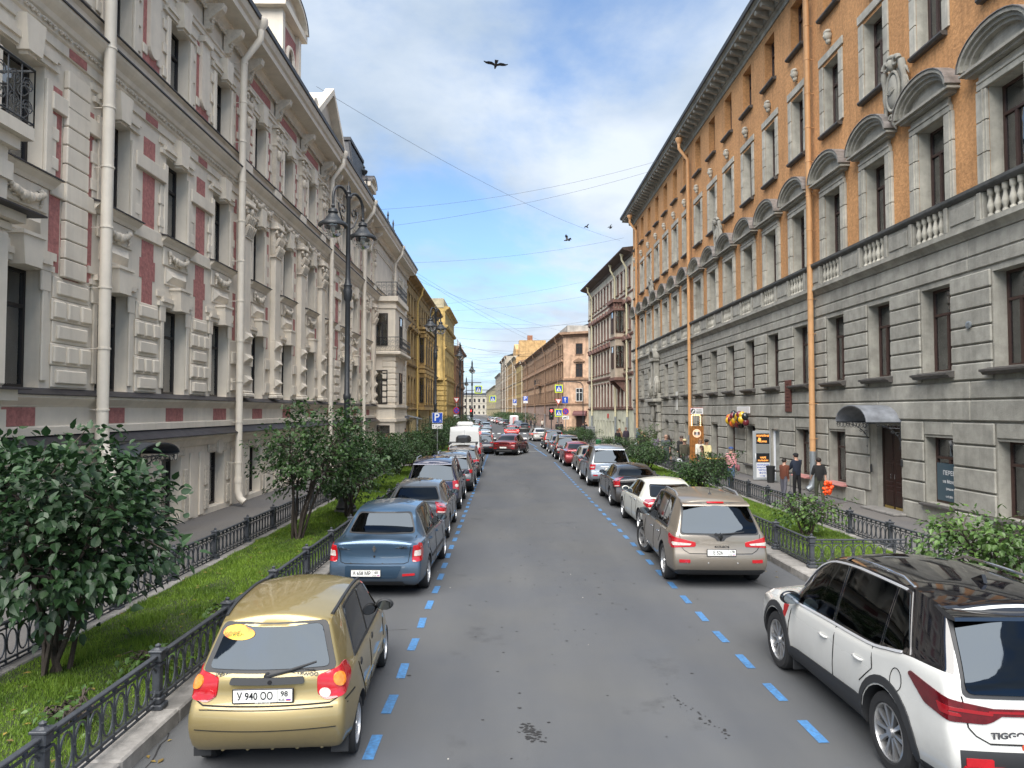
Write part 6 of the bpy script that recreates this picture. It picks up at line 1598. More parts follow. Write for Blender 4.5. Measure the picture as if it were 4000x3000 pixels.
for sx in (-1, 1):
    mz.side('quarter_window', [(2.48,.88),(2.62,.87),(2.30,1.10)], sx, CARGLASS, .005)
    o = mz.corner('tail_lamp', rnd_poly([(-.19,.92),(.06,.985),(.15,.97),(.18,.88),(.11,.79),(.0,.735),(-.15,.715),(-.20,.76),(-.20,.85)], .06), sx, REDL)
    mz.corner('lamp_bulb', [(-.015+.055*math.cos(t), .875+.055*math.sin(t)) for t in [i*math.pi/8 for i in range(16)]], sx, AMBER, .016, o)
    mz.corner('lamp_lens', [(-.145+.044*math.cos(t), .775+.042*math.sin(t)) for t in [i*math.pi/8 for i in range(16)]], sx, CLEARL if sx > 0 else REDL, .013, o)
    mz.side('rub_strip', [(.92,.50),(2.55,.49),(2.55,.525),(.92,.535)], sx, GOLD, .006)
    mz.line_side([(.66,.84),(.80,.60),(.90,.45),(.93,.30)], sx); mz.line_side([(1.44,.28),(1.44,.6),(1.45,.9)], sx); mz.line_side([(2.48,.28),(2.52,.6),(2.56,.84)], sx)
    for y in (.80, 1.62):
        h = mz.hit((sx*2,y,.80),(-sx,0,0)); ob('door_handle', MB().ell((0,0,0),(.014,.05,.038),10,8).mesh('door_handle', BLKPL, 60), mz.root, tuple(h))
    mz.line_side([(.10,.70),(.40,.69)], sx)
    # roof gutter strip
    pts = [(sx*(x-.012), y, z+.012) for y, z, x in mz.rail if .42 < y < 1.95]
    ob('roof_strip', MB().tube(pts, .018, 5).mesh('roof_strip', BLKPL), mz.root)
    ob('mud_flap', MB().box(-.08,-.01,-.13,.08,.01,.1,0,.005).mesh('mud_flap', BLKPL), mz.root, (sx*.62,.22,.30))
mz.line_rear([(-.655,.93),(-.62,.725),(-.56,.695),(.56,.695),(.62,.725),(.655,.93)]); mz.line_rear([(-.62,.50),(.62,.50)], .006)
mz.line_rear([(-.70,.655),(-.5,.665),(.5,.665),(.70,.655)], .006)
hd = mz.rear('tailgate_grip', rnd_poly([(-.33,.868),(.33,.868),(.32,.92),(-.32,.92)], .02), BLKPL, .022)
ob('keyhole', MB().lathe([(0,0),(.018,0),(.018,.02)],10,(0,0,0),'y').mesh('keyhole', INKB), mz.root, (0.03, .0, .895))
mz.plate(-.02, .785, 'У 940 ОО', '98', 'АВТОСТИЛЬ')
mz.badge('Matiz', -.40, .945, .075, CHROME, .0, .3); mz.badge('DAEWOO', .33, .938, .04, CHROME, .001, 0, 1.3); mz.badge('АВТО СТИЛЬ', .33, .966, .028, BLKPL)
st = mz.rear('sticker', [(-.31+.155*math.cos(t), 1.265+.055*math.sin(t)) for t in [i*math.pi/10 for i in range(20)]], mat('sticker_red',(.65,.10,.03),rough=.4,col2=(.8,.62,.05),var=.5,vscale=9), .018)
h = mz.hit((-.31,-2,1.265),(0,1,0)); so_ = ob('lettering', text_mesh('КОРЕАНА', .055, mat('sticker_green',(.04,.12,.03)), .001), mz.root, (-.31, h.y-.032, 1.268)); so_.rotation_euler = (R(-38),0,0)
wiper(mz, .0, .94, .42, 1.03)
for k in range(5):
    h = mz.hit((-.4+.22*k,-2,.275),(0,1,0)); ob('bumper_stud', MB().ell((0,0,0),(.018,.012,.014),8,6).mesh('bumper_stud', GOLD, 60), mz.root, tuple(h))
mz.wheels('cap', SILVERP, 0, .165); mz.mirrors(2.42, .93, BLKPL, .95)
mz.place(-2.14, 6.47, 3.0)
for n_, x_, w_ in (('paper_sheet', -.22, .09), ('cushion', .12, .13)): pass

# --- blue-grey saloon
BLUG = paint('blue_grey_paint', (0.052, 0.105, 0.175), .55, .3)
lg = sedan('parked_car', 'steel-blue saloon with dark rear window behind gold hatchback', BLUG, 4.29, 1.74, 1.53, .30, 1.02, .84, 3.47, .42, 1.06, 'cars parked along the left kerb', trimstrip=True, mirm=BLKPL, rimm=SILVERP, wheel='cap',
    lamp=[(-.13,.93),(.04,.95),(.11,.93),(.13,.80),(.08,.66),(-.14,.64),(-.13,.8)], lampc=[[(-.10,.84),(.02,.85),(.01,.75),(-.11,.74)]])
lg.plate(-.14, .455, 'А 658 МР', '60', None); lg.badge('RENAULT', -.52, .87, .055, CHROME, 0, 0, 1.2); lg.badge('LOGAN', .48, .90, .06, CHROME, .002)
lg.rear('recess_shade', rnd_poly([(-.52,.36),(.40,.36),(.50,.58),(-.52,.58)], .04), mat('blue_recess_shade',(.03,.06,.10),rough=.4,metal=.4), .003)  # flat patch in darker blue: shade of a plate recess put into colour
h = lg.hit((-.0,-2,.88),(0,1,0)); ob('emblem', MB().prism([(-.035,0),(0,.065),(.035,0),(0,-.065)],'y',-.012,.0).mesh('emblem', CHROME), lg.root, (0,h.y,.88))
ob('lock', MB().lathe([(0,-.01),(.02,-.01),(.02,.0)],10,(0,0,0),'y').mesh('lock', INKB), lg.root, (0, lg.hit((0,-2,.74),(0,1,0)).y, .74))
lg.rear('reflector', rnd_poly([(.50,.40),(.72,.41),(.72,.45),(.50,.44)], .01), REDL, .008)
for s_ in (-.42,.15): ob('parking_sensor', MB().ell((0,0,0),(.014,.008,.014),8,6).mesh('parking_sensor', BLKPL), lg.root, tuple(lg.hit((s_,-2,.62),(0,1,0))))
lg.place(-2.32, 12.75, -1.8)
GRYM = paint('grey_metal_paint', (0.12, 0.135, 0.155), .6, .28)
pg = sedan('parked_car', 'grey saloon with shark-fin aerial, third in the left row', GRYM, 4.38, 1.70, 1.46, .31, .98, .90, 3.45, .40, 1.10, 'cars parked along the left kerb', mirm=BLKPL,
    lamp=[(-.20,.95),(.05,.98),(.14,.94),(.14,.80),(.04,.75),(-.20,.76)], lampc=[[(-.18,.80),(.02,.79),(.02,.76),(-.17,.77)]])
antenna(pg, .0, 1.35); pg.plate(0, .72, '', ''); pg.place(-2.30, 17.95)
NAVY = paint('navy_paint', (0.010, 0.016, 0.055), .3, .25)
cp_ = suv('parked_car', 'dark blue off-road wagon with round tail lamps and roof rails', NAVY, 4.64, 1.85, 1.74, .355, .96, None, 'cars parked along the left kerb', rails=ALLOY, lamp=[(-.16,1.02),(.04,1.03),(.12,1.0),(.12,.78),(.06,.72),(-.16,.72)], lampc=[[(-.04+.06*math.cos(t), .87+.055*math.sin(t)) for t in [i*math.pi/6 for i in range(12)]]], wheel='6', mirm=NAVY, slope=.22)
wiper(cp_, -.05, 1.03, .42, 1.04); cp_.plate(0, .66, '', '')
for k in range(4): ob('roof_groove', MB().box(-.008,0,0,.008,1.6,.006).mesh('roof_groove', CHROME), cp_.root, (-.42+.28*k, .95, cp_.hit((-.42+.28*k,1.7,3),(0,0,-1)).z-.004))
cp_.place(-2.40, 23.4)
sk = suv('parked_car', 'graphite off-road wagon with silver rails, fifth in left row', paint('graphite_paint',(.10,.105,.115),.5,.3), 4.4, 1.84, 1.61, .34, .86, 3.5, 'cars parked along the left kerb', rails=CHROME, slope=.28, lamp=[(-.30,.92),(.02,.94),(.16,.92),(.12,.84),(-.02,.80),(-.28,.84)], lampc=[])
sk.plate(0, .76, '', ''); antenna(sk, 0, .75, -.05, .06); sk.place(-2.2, 28.85)
bx = suv('parked_car', 'brown-grey wagon carrying a black roof box', paint('taupe_paint',(.11,.095,.085),.5,.3), 4.6, 1.84, 1.60, .345, .92, 3.6, 'cars parked along the left kerb', slope=.3); bx.plate(0,.76,'','')
rb_ = thing('roof_box', 'black streamlined roof box on bars above brown-grey wagon', 'roof box', (-2.15, 35.2, 1.6))
mbx = MB(); prf = [(.0,.0),(.05,-.0),(.9,.0)]
def bodyblob(L_b, W_b, H_b, n=14):
    mb = MB(); rings = []
    for i in range(n+1):
        t = i/n; s_ = max(.05, math.sin(math.pi*min(1,max(.0,.06+.88*t))))**.35; h_ = H_b*s_*(1-.25*t); w_ = W_b/2*(s_**.8)
        rings.append([(-w_,t*L_b,.10),(-w_*.98,t*L_b,.10+h_*.6),(-w_*.75,t*L_b,.10+h_*.95),(0,t*L_b,.10+h_),(w_*.75,t*L_b,.10+h_*.95),(w_*.98,t*L_b,.10+h_*.6),(w_,t*L_b,.10),(0,t*L_b,.07)])
    v = [p for r_ in rings for p in r_]; f = []
    for i in range(n):
        for k in range(8): f.append((i*8+k, i*8+(k+1)%8, (i+1)*8+(k+1)%8, (i+1)*8+k))
    f += [tuple(range(8))[::-1], tuple(range(n*8,n*8+8))]
    return MB().add(v, f)
ob('box_shell', bodyblob(2.0,.78,.36).mesh('box_shell', BLKPL, 40), rb_, (0,.7,.05))
for y_ in (1.1, 2.0):
    bar = MB().box(-.78,-.04,.08,.78,.04,.11,0,.01); bar.box(-.72,-.05,-.02,-.64,.05,.08); bar.box(.64,-.05,-.02,.72,.05,.08); ob('cross_bar', bar.mesh('cross_bar', BLKPL), rb_, (0,y_,.0))
bx.place(-2.15, 35.2)
# white van
VANW = paint('van_white', (0.66,0.67,0.66), 0, .35)
P = dict(L=5.7, W=2.02, zb=.28, r=.34, axles=(1.05, 4.6), cat='van', belt=[(0,1.15),(3.8,1.15),(4.8,1.05),(5.7,.8)], top=[(0,2.36),(.2,2.40),(3.6,2.42),(4.1,2.32),(4.85,1.35),(5.0,1.22),(5.7,.95)], wtop=[(0,.84),(3.5,.84),(4.2,.80),(4.9,.86),(5.7,.7)], rear=[(.28,.1),(.4,.0),(.6,0),(.65,.05),(1.2,.06),(2.0,.10),(2.4,.16)], front=[(.3,.1),(.5,0),(.9,.2)], prear=.03, pfront=.15, rbulge=.02, clad=.45, clad_end=.62)
vn_ = Car('parked_van', 'plain white panel van parked on the left', P, VANW, 'cars parked along the left kerb')
for sx in (-1, 1):
    vn_.corner('tail_lamp', rnd_poly([(-.10,.75),(.06,.75),(.06,1.15),(-.10,1.15)], .02), sx, REDL)
    vn_.rear('door_panel', rnd_poly([(sx*.46-.36,1.28),(sx*.46+.36,1.28),(sx*.46+.34,2.08),(sx*.46-.34,2.08)], .08), mat('van_panel',(.58,.59,.58),rough=.4), .003)
    vn_.side('side_window', [(4.0,1.22),(4.75,1.2),(4.35,1.85),(4.0,1.9)], sx, CARGLASS)
vn_.line_rear([(0,.62),(0,2.25)]); vn_.wheels('cap', SILVERP); vn_.mirrors(4.6, 1.35, BLKPL, 1.6); vn_.fron('windscreen', rnd_poly([(-.8,1.35),(.8,1.35),(.7,2.2),(-.7,2.2)],.08), CARGLASS)
ob('roof_unit', MB().box(-.5,-.35,0,.5,.45,.28,0,.10).mesh('roof_unit', VANW, 40), vn_.root, (0,1.1,2.38)); vn_.plate(.0,.74,'','')
vn_.place(-2.42, 42.2)

# --- right row
WHTP = paint('pearl_white_paint', (0.56, 0.56, 0.535), 0, .25)
bz_ = 1.03; MREDL = mat('tail_lamp_mid_red', (.24,.005,.010), rough=.12, coat=1.0)
tg = suv('parked_car', 'white off-road wagon with glossy black roof, nearest on the right', WHTP, 4.5, 1.86, 1.74, .36, .90, 3.57, 'cars parked along the right kerb', upper=1.34, upper_cap=1.30, belt=[(0,1.17),(.45,1.16),(.85,1.10),(1.25,1.035),(2.2,1.0),(3.1,.96),(4.1,.83),(4.5,.73)], rails=CHROME, slope=.40, clad=.40, clad_end=.50, flare=.03, wheel='10', mirm=GLOSSBLK, hm=WHTP, wtrim=GLOSSBLK, bz=bz_, spm=GLOSSBLK,
    lamp=[(-.40,bz_-.12),(-.05,bz_-.05),(.30,bz_+.03),(.33,bz_+.0),(.18,bz_-.16),(-.02,bz_-.21),(-.25,bz_-.22),(-.30,bz_-.20)], lampm=DREDL, lampc=[[(-.30,bz_-.13),(-.02,bz_-.10),(.08,bz_-.09),(.05,bz_-.16),(-.10,bz_-.17),(-.08,bz_-.145),(.0,bz_-.135),(-.02,bz_-.125),(-.30,bz_-.155)]], lensm=MREDL,
    spans=[(.62,1.06,.30,.02),(1.12,2.02,.02,.0),(2.10,3.15,.0,-.66)])
tg.rear('light_bar', rnd_poly([(-.55,bz_-.155),(.55,bz_-.155),(.55,bz_-.10),(-.55,bz_-.10)],.01), DREDL, .006)
tg.rear('light_line', [(-.56,bz_-.135),(.56,bz_-.135),(.56,bz_-.118),(-.56,bz_-.118)], MREDL, .010)
tg.badge('C H E R Y', 0, bz_-.055, .05, CHROME); tg.badge('TIGGO', -.43, bz_-.30, .07, mat('badge_grey',(.12,.12,.13),rough=.3,metal=.6), .002, 0, 1.25); tg.badge('7PROMAX', -.13, bz_-.30, .075, mat('badge_red',(.40,.02,.02),rough=.3), .002, .2, 1.1)
tg.badge('am', -.30, .66, .075, mat('badge_orange',(.55,.06,.02),rough=.4), .004); tg.plate(0, .62, '', '')
for sx in (-1, 1):
    # chrome line under and above the glass, arch cladding rings, badge, fuel flap
    low = [(y, tg.belt_z(y)+.012) for y in [.72+.12*i for i in range(22)]]
    tg.line_side(low, sx, .020, SATIN, 'chrome_strip', .008)
    up = [(y, tg.rail_z(y)-.03) for y in [.98+.11*i for i in range(20)]]
    tg.line_side(up, sx, .018, SATIN, 'chrome_strip', .008)
    for ax in (.90, 3.57):
        ring = [(ax+(.36+.064)*math.cos(t), .36+(.36+.064)*math.sin(t)) for t in [R(-18)+i*R(216)/20 for i in range(21)]]; ring2 = [(ax+(.36+.135)*math.cos(t), .36+(.36+.135)*math.sin(t)) for t in [R(-14)+i*R(208)/20 for i in range(21)]]
        tg.side('arch_cladding', ring + ring2[::-1], sx, BLKPL, .008)
    tg.side('sill_cladding', rnd_poly([(1.30,.27),(3.12,.27),(3.10,.44),(2.9,.46),(1.34,.52)],.02), sx, BLKPL, .008)
    tg.side('wing_badge', [(3.20,.90),(3.34,.92),(3.30,.76),(3.26,.74)], sx, mat('wing_badge_red',(.35,.02,.02),rough=.3), .006)
    fz = [(.98+.10*math.cos(t), .90+.11*math.sin(t)) for t in [i*math.pi/10 for i in range(21)]]
    tg.line_side([(.74+.09*math.cos(t), .90+.10*math.sin(t)) for t in [i*math.pi/10 for i in range(21)]], sx, .005)
    tg.rear('fog_lamp', rnd_poly([(sx*.62-.18,.455),(sx*.62+.16,.455),(sx*.62+.14,.50),(sx*.62-.16,.50)],.01), REDL, .008)
    tg.rear('exhaust_trim', rnd_poly([(sx*.5-.16,.29),(sx*.5+.16,.29),(sx*.5+.15,.335),(sx*.5-.15,.335)],.015), CHROME, .010)
    ob('mud_flap', MB().box(-.1,-.012,-.17,.1,.012,.1,0,.005).mesh('mud_flap', BLKPL), tg.root, (sx*.78,.90-.44,.30)); ob('mud_flap', MB().box(-.1,-.012,-.17,.1,.012,.1,0,.005).mesh('mud_flap', BLKPL), tg.root, (sx*.78,3.57-.43,.30))
p_ = tg.hit((0,.95,3),(0,0,-1)); ob('antenna_fin', MB().prism([(-.10,0),(.09,0),(-.07,.075)],'x',-.018,.018).mesh('antenna_fin', GLOSSBLK), tg.root, tuple(p_))
tg.place(4.45, 5.74)

BEIG = paint('beige_metal_paint', (0.255, 0.222, 0.180), .55, .3)
bk = 1.03
kl = suv('parked_car', 'beige off-road wagon with silver roof rails and front wheels turned', BEIG, 4.52, 1.86, 1.70, .355, .88, 3.57, 'cars parked along the right kerb', rails=ALLOY, slope=.40, clad=.34, clad_end=.36, wheel='5', mirm=BLKPL, hm=CHROME, steer=R(18), bz=bk,
    lamp=[(-.36,bk-.16),(-.05,bk-.08),(.20,bk-.04),(.22,bk-.08),(.18,bk-.22),(.05,bk-.28),(-.10,bk-.26),(-.36,bk-.24)], lampc=[[(-.30,bk-.185),(.02,bk-.16),(.06,bk-.19),(.0,bk-.225),(-.28,bk-.215)]])
kl.rear('window_peak', rnd_poly([(-.24,bk-.02),(.24,bk-.02),(.10,bk-.08),(.06,bk-.13),(-.06,bk-.13),(-.10,bk-.08)],.02), BLKPL, .006)
h = kl.hit((0,-2,bk-.06),(0,1,0)); ob('emblem', MB().prism([(-.045,0),(0,.085),(.045,0),(0,-.085)],'y',-.02,.0).mesh('emblem', CHROME), kl.root, (0,h.y-.004,bk-.055))
kl.badge('KOLEOS', .02, bk-.235, .055, CHROME, .001, 0, 1.3); kl.plate(0, bk-.335, 'Е 526', '178'); wiper(kl, -.08, bk-.01, .45, bk+.03); antenna(kl, 0, .80, .03, .28)
kl.rear('brake_light', rnd_poly([(-.16,1.545),(.16,1.545),(.16,1.57),(-.16,1.57)],.005), REDL, .012)
for s_ in (-.62,-.24,.3,.66): ob('parking_sensor', MB().ell((0,0,0),(.014,.008,.014),8,6).mesh('parking_sensor', ALLOY), kl.root, tuple(kl.hit((s_,-2,.50),(0,1,0))))
kl.place(4.02, 13.3, -2.5)
cl_ = sedan('parked_car', 'low white four-door coupe parked ahead of beige off-road wagon', paint('solid_white_paint',(.66,.67,.61),0,.25), 4.64, 1.78, 1.43, .325, .99, .95, 3.65, .32, 1.45, 'cars parked along the right kerb', wheel='10', hm=CHROME, lamp=[(-.28,.94),(.0,.99),(.24,.96),(.2,.86),(.0,.80),(-.2,.80)])
cl_.plate(0,.74,'',''); cl_.place(4.52, 18.5)
BLKP = paint('black_paint', (0.010,0.010,0.013), .2, .2)
vo = sedan('parked_car', 'black saloon with tall red tail lamps, third in right row', BLKP, 4.60, 1.80, 1.43, .325, 1.02, .95, 3.66, .50, 1.30, 'cars parked along the right kerb', wheel='7', lamp=[(-.16,.98),(.02,1.03),(.20,1.0),(.17,.84),(.06,.74),(-.16,.76)], lampc=[[(-.13,.80),(.02,.79),(.02,.76),(-.13,.77)]])
vo.plate(0,.76,'',''); vo.place(4.58, 24.15)
SILV = paint('silver_blue_paint', (0.30,0.345,0.40), .55, .28)
ml = suv('parked_car', 'silver-blue off-road wagon with roof rails, fourth in right row', SILV, 4.78, 1.91, 1.80, .37, .95, 3.87, 'cars parked along the right kerb', rails=IRONGREY, slope=.36, clad=.30, clad_end=.34, lamp=[(-.20,1.00),(.04,1.0),(.12,.97),(.10,.80),(.02,.76),(-.18,.78)], lampc=[[(-.16,.90),(.0,.89),(.0,.86),(-.15,.86)]], wheel='5', insm=SILV)
ml.plate(.0,.80,'',''); ml.rear('plate_strip', [(-.45,.88),(.45,.88),(.45,.915),(-.45,.915)], CHROME, .012); ml.place(4.6, 30.85)
be = sedan('parked_car', 'pale beige saloon hidden partly by silver-blue wagon', paint('champagne_paint',(.34,.315,.26),.5,.3), 4.5, 1.76, 1.46, .32, .98, .95, 3.55, .5, 1.25, 'cars parked along the right kerb'); be.place(4.68, 36.9)
md_ = sedan('parked_car', 'glossy red saloon with sweeping tail lamps on the right', paint('crimson_paint',(.32,.012,.02),.45,.22), 4.86, 1.84, 1.45, .34, 1.02, 1.0, 3.83, .40, 1.45, 'cars parked along the right kerb', lamp=[(-.40,.90),(.0,.94),(.22,.97),(.2,.90),(.0,.84),(-.38,.85)], lampc=[], lampm=DREDL); md_.plate(0,.70,'',''); md_.place(4.42, 42.1)
jp = suv('parked_car', 'black compact off-road wagon with roof rails on the right', BLKP, 4.3, 1.82, 1.66, .35, .85, 3.45, 'cars parked along the right kerb', rails=BLKPL, slope=.30, lamp=[(-.06,1.14),(.05,1.14),(.06,.78),(-.05,.78)], lampc=[[(-.03,1.08),(.02,1.08),(.02,.84),(-.03,.84)]]); jp.place(4.3, 48.0)
sedan('parked_car', 'grey-silver saloon beyond the black compact wagon', paint('mid_grey_paint',(.22,.22,.23),.5,.3), 4.5, 1.78, 1.46, .32, .98, .95, 3.6, .45, 1.3, 'cars parked along the right kerb').place(4.3, 54.6)
suv('parked_car', 'dark grey wagon with upright red tail lamps near the crossing', paint('dark_grey_paint',(.07,.07,.075),.5,.3), 4.6, 1.85, 1.68, .35, .95, None, 'cars parked along the right kerb', lamp=[(-.12,1.45),(.04,1.45),(.10,1.0),(.06,.80),(-.14,.80),(-.10,1.0)], lampc=[]).place(4.25, 61.2, 1)
w9 = sedan('parked_car', 'white saloon last before the crossing, right row', WHTP, 4.7, 1.84, 1.44, .33, 1.0, .98, 3.75, .40, 1.45, 'cars parked along the right kerb', lamp=[(-.40,.90),(.0,.93),(.2,.92),(.18,.88),(.0,.87),(-.4,.86)], lampc=[]); w9.place(4.0, 76.5, 6)
# --- left row beyond the van, moving cars
ds = suv('parked_car', 'dark grey off-road wagon standing just beyond the white van', paint('slate_paint',(.05,.05,.06),.5,.3), 4.4, 1.84, 1.62, .35, .9, 3.55, 'cars parked along the left kerb', slope=.4, lamp=[(-.25,.92),(.0,.95),(.2,.95),(.15,.88),(-.2,.86)], lampc=[]); ds.place(-1.75, 54.2)
suv('parked_car', 'silver off-road wagon with dark rear glass near the left crossing', paint('silver_paint',(.36,.37,.38),.5,.3), 4.5, 1.85, 1.66, .35, .9, 3.55, 'cars parked along the left kerb', slope=.35, wheel='5').place(-1.95, 62.5)
ar = suv('moving_car', 'dark red coupe-backed off-road car swinging out across the road', paint('dark_red_paint',(.16,.012,.016),.5,.22), 4.55, 1.82, 1.58, .36, .92, 3.64, None, norearglass=True, spoiler=False, bz=1.0, steer=R(-14), clad=.42, clad_end=.46,
    top=[(0,1.02),(.10,1.06),(.40,1.13),(1.35,1.50),(1.9,1.575),(2.3,1.57),(2.7,1.49),(3.4,1.06),(3.6,1.02),(4.2,.92),(4.55,.74)], rear=[(.24,.14),(.36,.04),(.5,0),(.7,.02),(.85,.06),(1.0,.02),(1.05,.04)], spans=[(1.0,1.28,.24,.0),(1.34,2.05,.02,.0),(2.12,3.15,.0,-.62)],
    lamp=[(-.40,.92),(.0,.97),(.24,.97),(.2,.90),(.0,.86),(-.38,.86)], lampc=[], wheel='10')
ar.rear('rear_window', rnd_poly([(-.62,1.12),(.62,1.12),(.5,1.45),(-.5,1.45)],.05), CARGLASS, .005); ar.rear('bumper_plate', rnd_poly([(-.6,.34),(.6,.34),(.56,.40),(-.56,.40)],.02), ALLOY, .010); ar.plate(-.05,.60,'',''); ar.place(-.08, 52.6, -15)
rc2 = suv('moving_car', 'red and white hatchback with lit brake lamps at the crossing', paint('bright_red_paint',(.45,.03,.025),.2,.25), 4.1, 1.80, 1.56, .33, .8, 3.4, None, bz=1.0, slope=.35, upper=1.2, upm=WHTP, lampm=LITRED); rc2.place(.85, 88.6)
# --- far traffic and parked cars beyond the crossing
FARC = [('sedan','dark green-black saloon parked by the far right corner',(.015,.018,.018),3.05,110,0),('van','white van with red stripes parked far right',(.66,.66,.66),1.75,138,0),
  ('sedan','light blue-grey saloon beyond the crossing on the left',(.30,.36,.42),-3.05,117,3),('suv','dark high-roofed car further along the left',(.04,.04,.045),-3.9,128,3),
  ('sedan','black saloon behind the striped van',(.02,.02,.022),.55,150,3.5),('sedan','silver saloon far down the right row',(.42,.43,.45),-.5,162,3.5),('suv','dark red car far down the right row',(.2,.02,.02),-1.35,173,3.5),('suv','white wagon at the end of the right row',(.6,.6,.6),-2.1,184,3.5),
  ('suv','grey wagon far down the left row',(.25,.25,.26),-5.6,141,4),('sedan','white saloon far down the left row',(.6,.6,.6),-6.5,153,4),('suv','black wagon at the end of left row',(.03,.03,.03),-7.4,165,4),('sedan','silver car furthest on the left',(.4,.4,.42),-8.3,178,4),('suv','blue wagon just past the dark saloon, right corner',(.05,.08,.14),2.35,121,3),
  ('sedan','white car in the distance on the right',(.6,.6,.62),-3.2,198,3.5),('suv','black car in the distance on the right',(.03,.03,.03),-4.3,212,3.5),('suv','pale car in the distance on the left',(.5,.5,.48),-10,200,4)]
protos = {}
for k, (kd, lab, c_, x_, y_, rz_) in enumerate(FARC):
    pm_ = paint('far_paint_%d' % k, c_, .3, .3); gp = 'cars parked beyond the crossing'
    if kd in protos:
        r_ = copy_tree(protos[kd]); r_['label'] = lab
        for ch in r_.children:
            for sl_ in ch.material_slots:
                if sl_.material and sl_.material.name.startswith('far_paint'): sl_.link = 'OBJECT'; sl_.material = pm_
        r_.location = (x_, y_, 0); r_.rotation_euler = (0, 0, R(rz_)); continue
    if kd == 'sedan': cc = sedan('parked_car', lab, pm_, 4.5, 1.78, 1.45, .32, .98, .95, 3.6, .45, 1.3, gp)
    elif kd == 'suv': cc = suv('parked_car', lab, pm_, 4.5, 1.84, 1.66, .35, .9, 3.55, gp)
    else:
        cc = Car('parked_van', lab, vn_.P, pm_, gp); cc.wheels('cap', SILVERP)
        for sx in (-1, 1): cc.corner('tail_lamp', rnd_poly([(-.10,.75),(.06,.75),(.06,1.15),(-.10,1.15)], .02), sx, REDL); cc.rear('red_stripe', [(sx*.16-.07,.6),(sx*.16+.07,.6),(sx*.16+.07,2.3),(sx*.16-.07,2.3)], MATS['red_sign'], .006)
    cc.place(x_, y_, rz_)
    if kd != 'van': protos[kd] = cc.root
# ------------------------------------------------------------------ cast-iron fences
def fence_meshes(pl):
    ring = MB().tube([(.088*math.cos(t), 0, .155*math.sin(t)) for t in [i*math.pi/8 for i in range(16)]], .011, 5, 0, True, 1.0)
    ring = ring.mesh('ring', IRONGREY, 60)
    n = 9; sp = pl/n
    r = MB(); r.box(0,-.03,.545,pl,.03,.575,0,.006); r.box(0,-.012,.48,pl,.012,.50); r.box(0,-.012,.085,pl,.012,.11); r.box(0,-.010,.035,pl,.010,.052)
    rail = r.mesh('rail_panel', IRONGREY)
    b = MB(); b.tube([(0,0,.035),(0,0,.55)], .010, 5); b.lathe([(.012,.495),(.024,.512),(.024,.53),(.012,.548)],7); b.lathe([(.011,.285),(.02,.30),(.011,.315)],7); b.lathe([(.011,.06),(.02,.07),(.011,.085)],7)
    bar = b.mesh('bar', IRONGREY, 50)
    p = MB(); p.box(-.085,-.085,0,.085,.085,.06,0,.012); p.box(-.062,-.062,.06,.062,.062,.13,0,.012); p.box(-.042,-.042,.13,.042,.042,.50,0,.008); p.box(-.06,-.06,.50,.06,.06,.60,0,.010); p.box(-.072,-.072,.60,.072,.072,.625,0,.006); p.lathe([(.05,.625),(.025,.645),(.032,.67),(.0,.69)],8)
    for q in (.17, .46): p.box(-.056,-.056,q,.056,.056,q+.02)
    return ring, rail, bar, p.mesh('post', IRONGREY)
FM = fence_meshes(1.9)
def fence(label, pts, z=.15):
    o = thing('iron_fence', label, 'fence', (pts[0][0], pts[0][1], z)); x0_, y0_ = pts[0]
    rings = []; bars = []; rails = []; posts = []
    for (xa, ya), (xb, yb) in zip(pts, pts[1:]):
        d = Vector((xb-xa, yb-ya, 0)); L = d.length; d.normalize(); n = max(1, round(L/1.9)); a = math.atan2(d.y, d.x); s = L/n
        for i in range(n):
            bx_, by_ = xa-x0_+d.x*s*i, ya-y0_+d.y*s*i
            posts.append((FM[3], (bx_, by_, 0), a)); rails.append((FM[1], (bx_, by_, 0), a))
            m = 9
            for k in range(m):
                t = (k+.5)*1.9/m; rings.append((FM[0], (bx_+d.x*t, by_+d.y*t, .295), a))
                if k: t = k*1.9/m; bars.append((FM[2], (bx_+d.x*t, by_+d.y*t, 0), a))
    posts.append((FM[3], (pts[-1][0]-x0_, pts[-1][1]-y0_, 0), a))
    many('post', posts, o); many('rail_panel', rails, o); many('ring', rings, o); many('bar', bars, o)
    return o
fence('low iron fence on the kerb beside the gold hatchback, left', [(-3.72, 2.05), (-3.72, 40.05)])
fence('low iron fence between left lawn and cream mansion pavement', [(-6.18, 3.9), (-6.18, 40.0)])
fence('low iron fence round the far left lawn by the white van', [(-3.72, 43.0), (-3.72, 81.0)])
fence('low iron fence beside the far left pavement', [(-6.18, 43.0), (-6.18, 81.0)])
fence('low iron fence round the right lawn behind the beige wagon', [(6.22, 62.0), (6.22, 14.45), (8.86, 14.45), (8.86, 62.0)])
# ------------------------------------------------------------------ stone garden wall on the right
gw = thing('garden_wall', 'low rough stone wall between far right lawn and pavement', 'wall', (8.75, 44, .15))
rs = random.Random(8); its = []
STW = mat('garden_stone', (.26,.25,.22), rough=.95, var=.35, vscale=5, bump=.4, bscale=20, randv=.25)
sts = [MB().box(-.22,-.14,0,.22,.14,.2,0,.03).mesh('wall_stone', STW), MB().box(-.16,-.15,0,.16,.15,.2,0,.03).mesh('wall_stone', STW)]
for j in range(3):
    y = .2 + (.15 if j % 2 else 0)
    while y < 17.5: its.append((sts[0 if rs.random() < .6 else 1], (rs.uniform(-.02,.02)-.35, y, .205*j), R(90)+rs.uniform(-.04,.04))); y += rs.uniform(.36,.46)
many('wall_stone', its, gw)

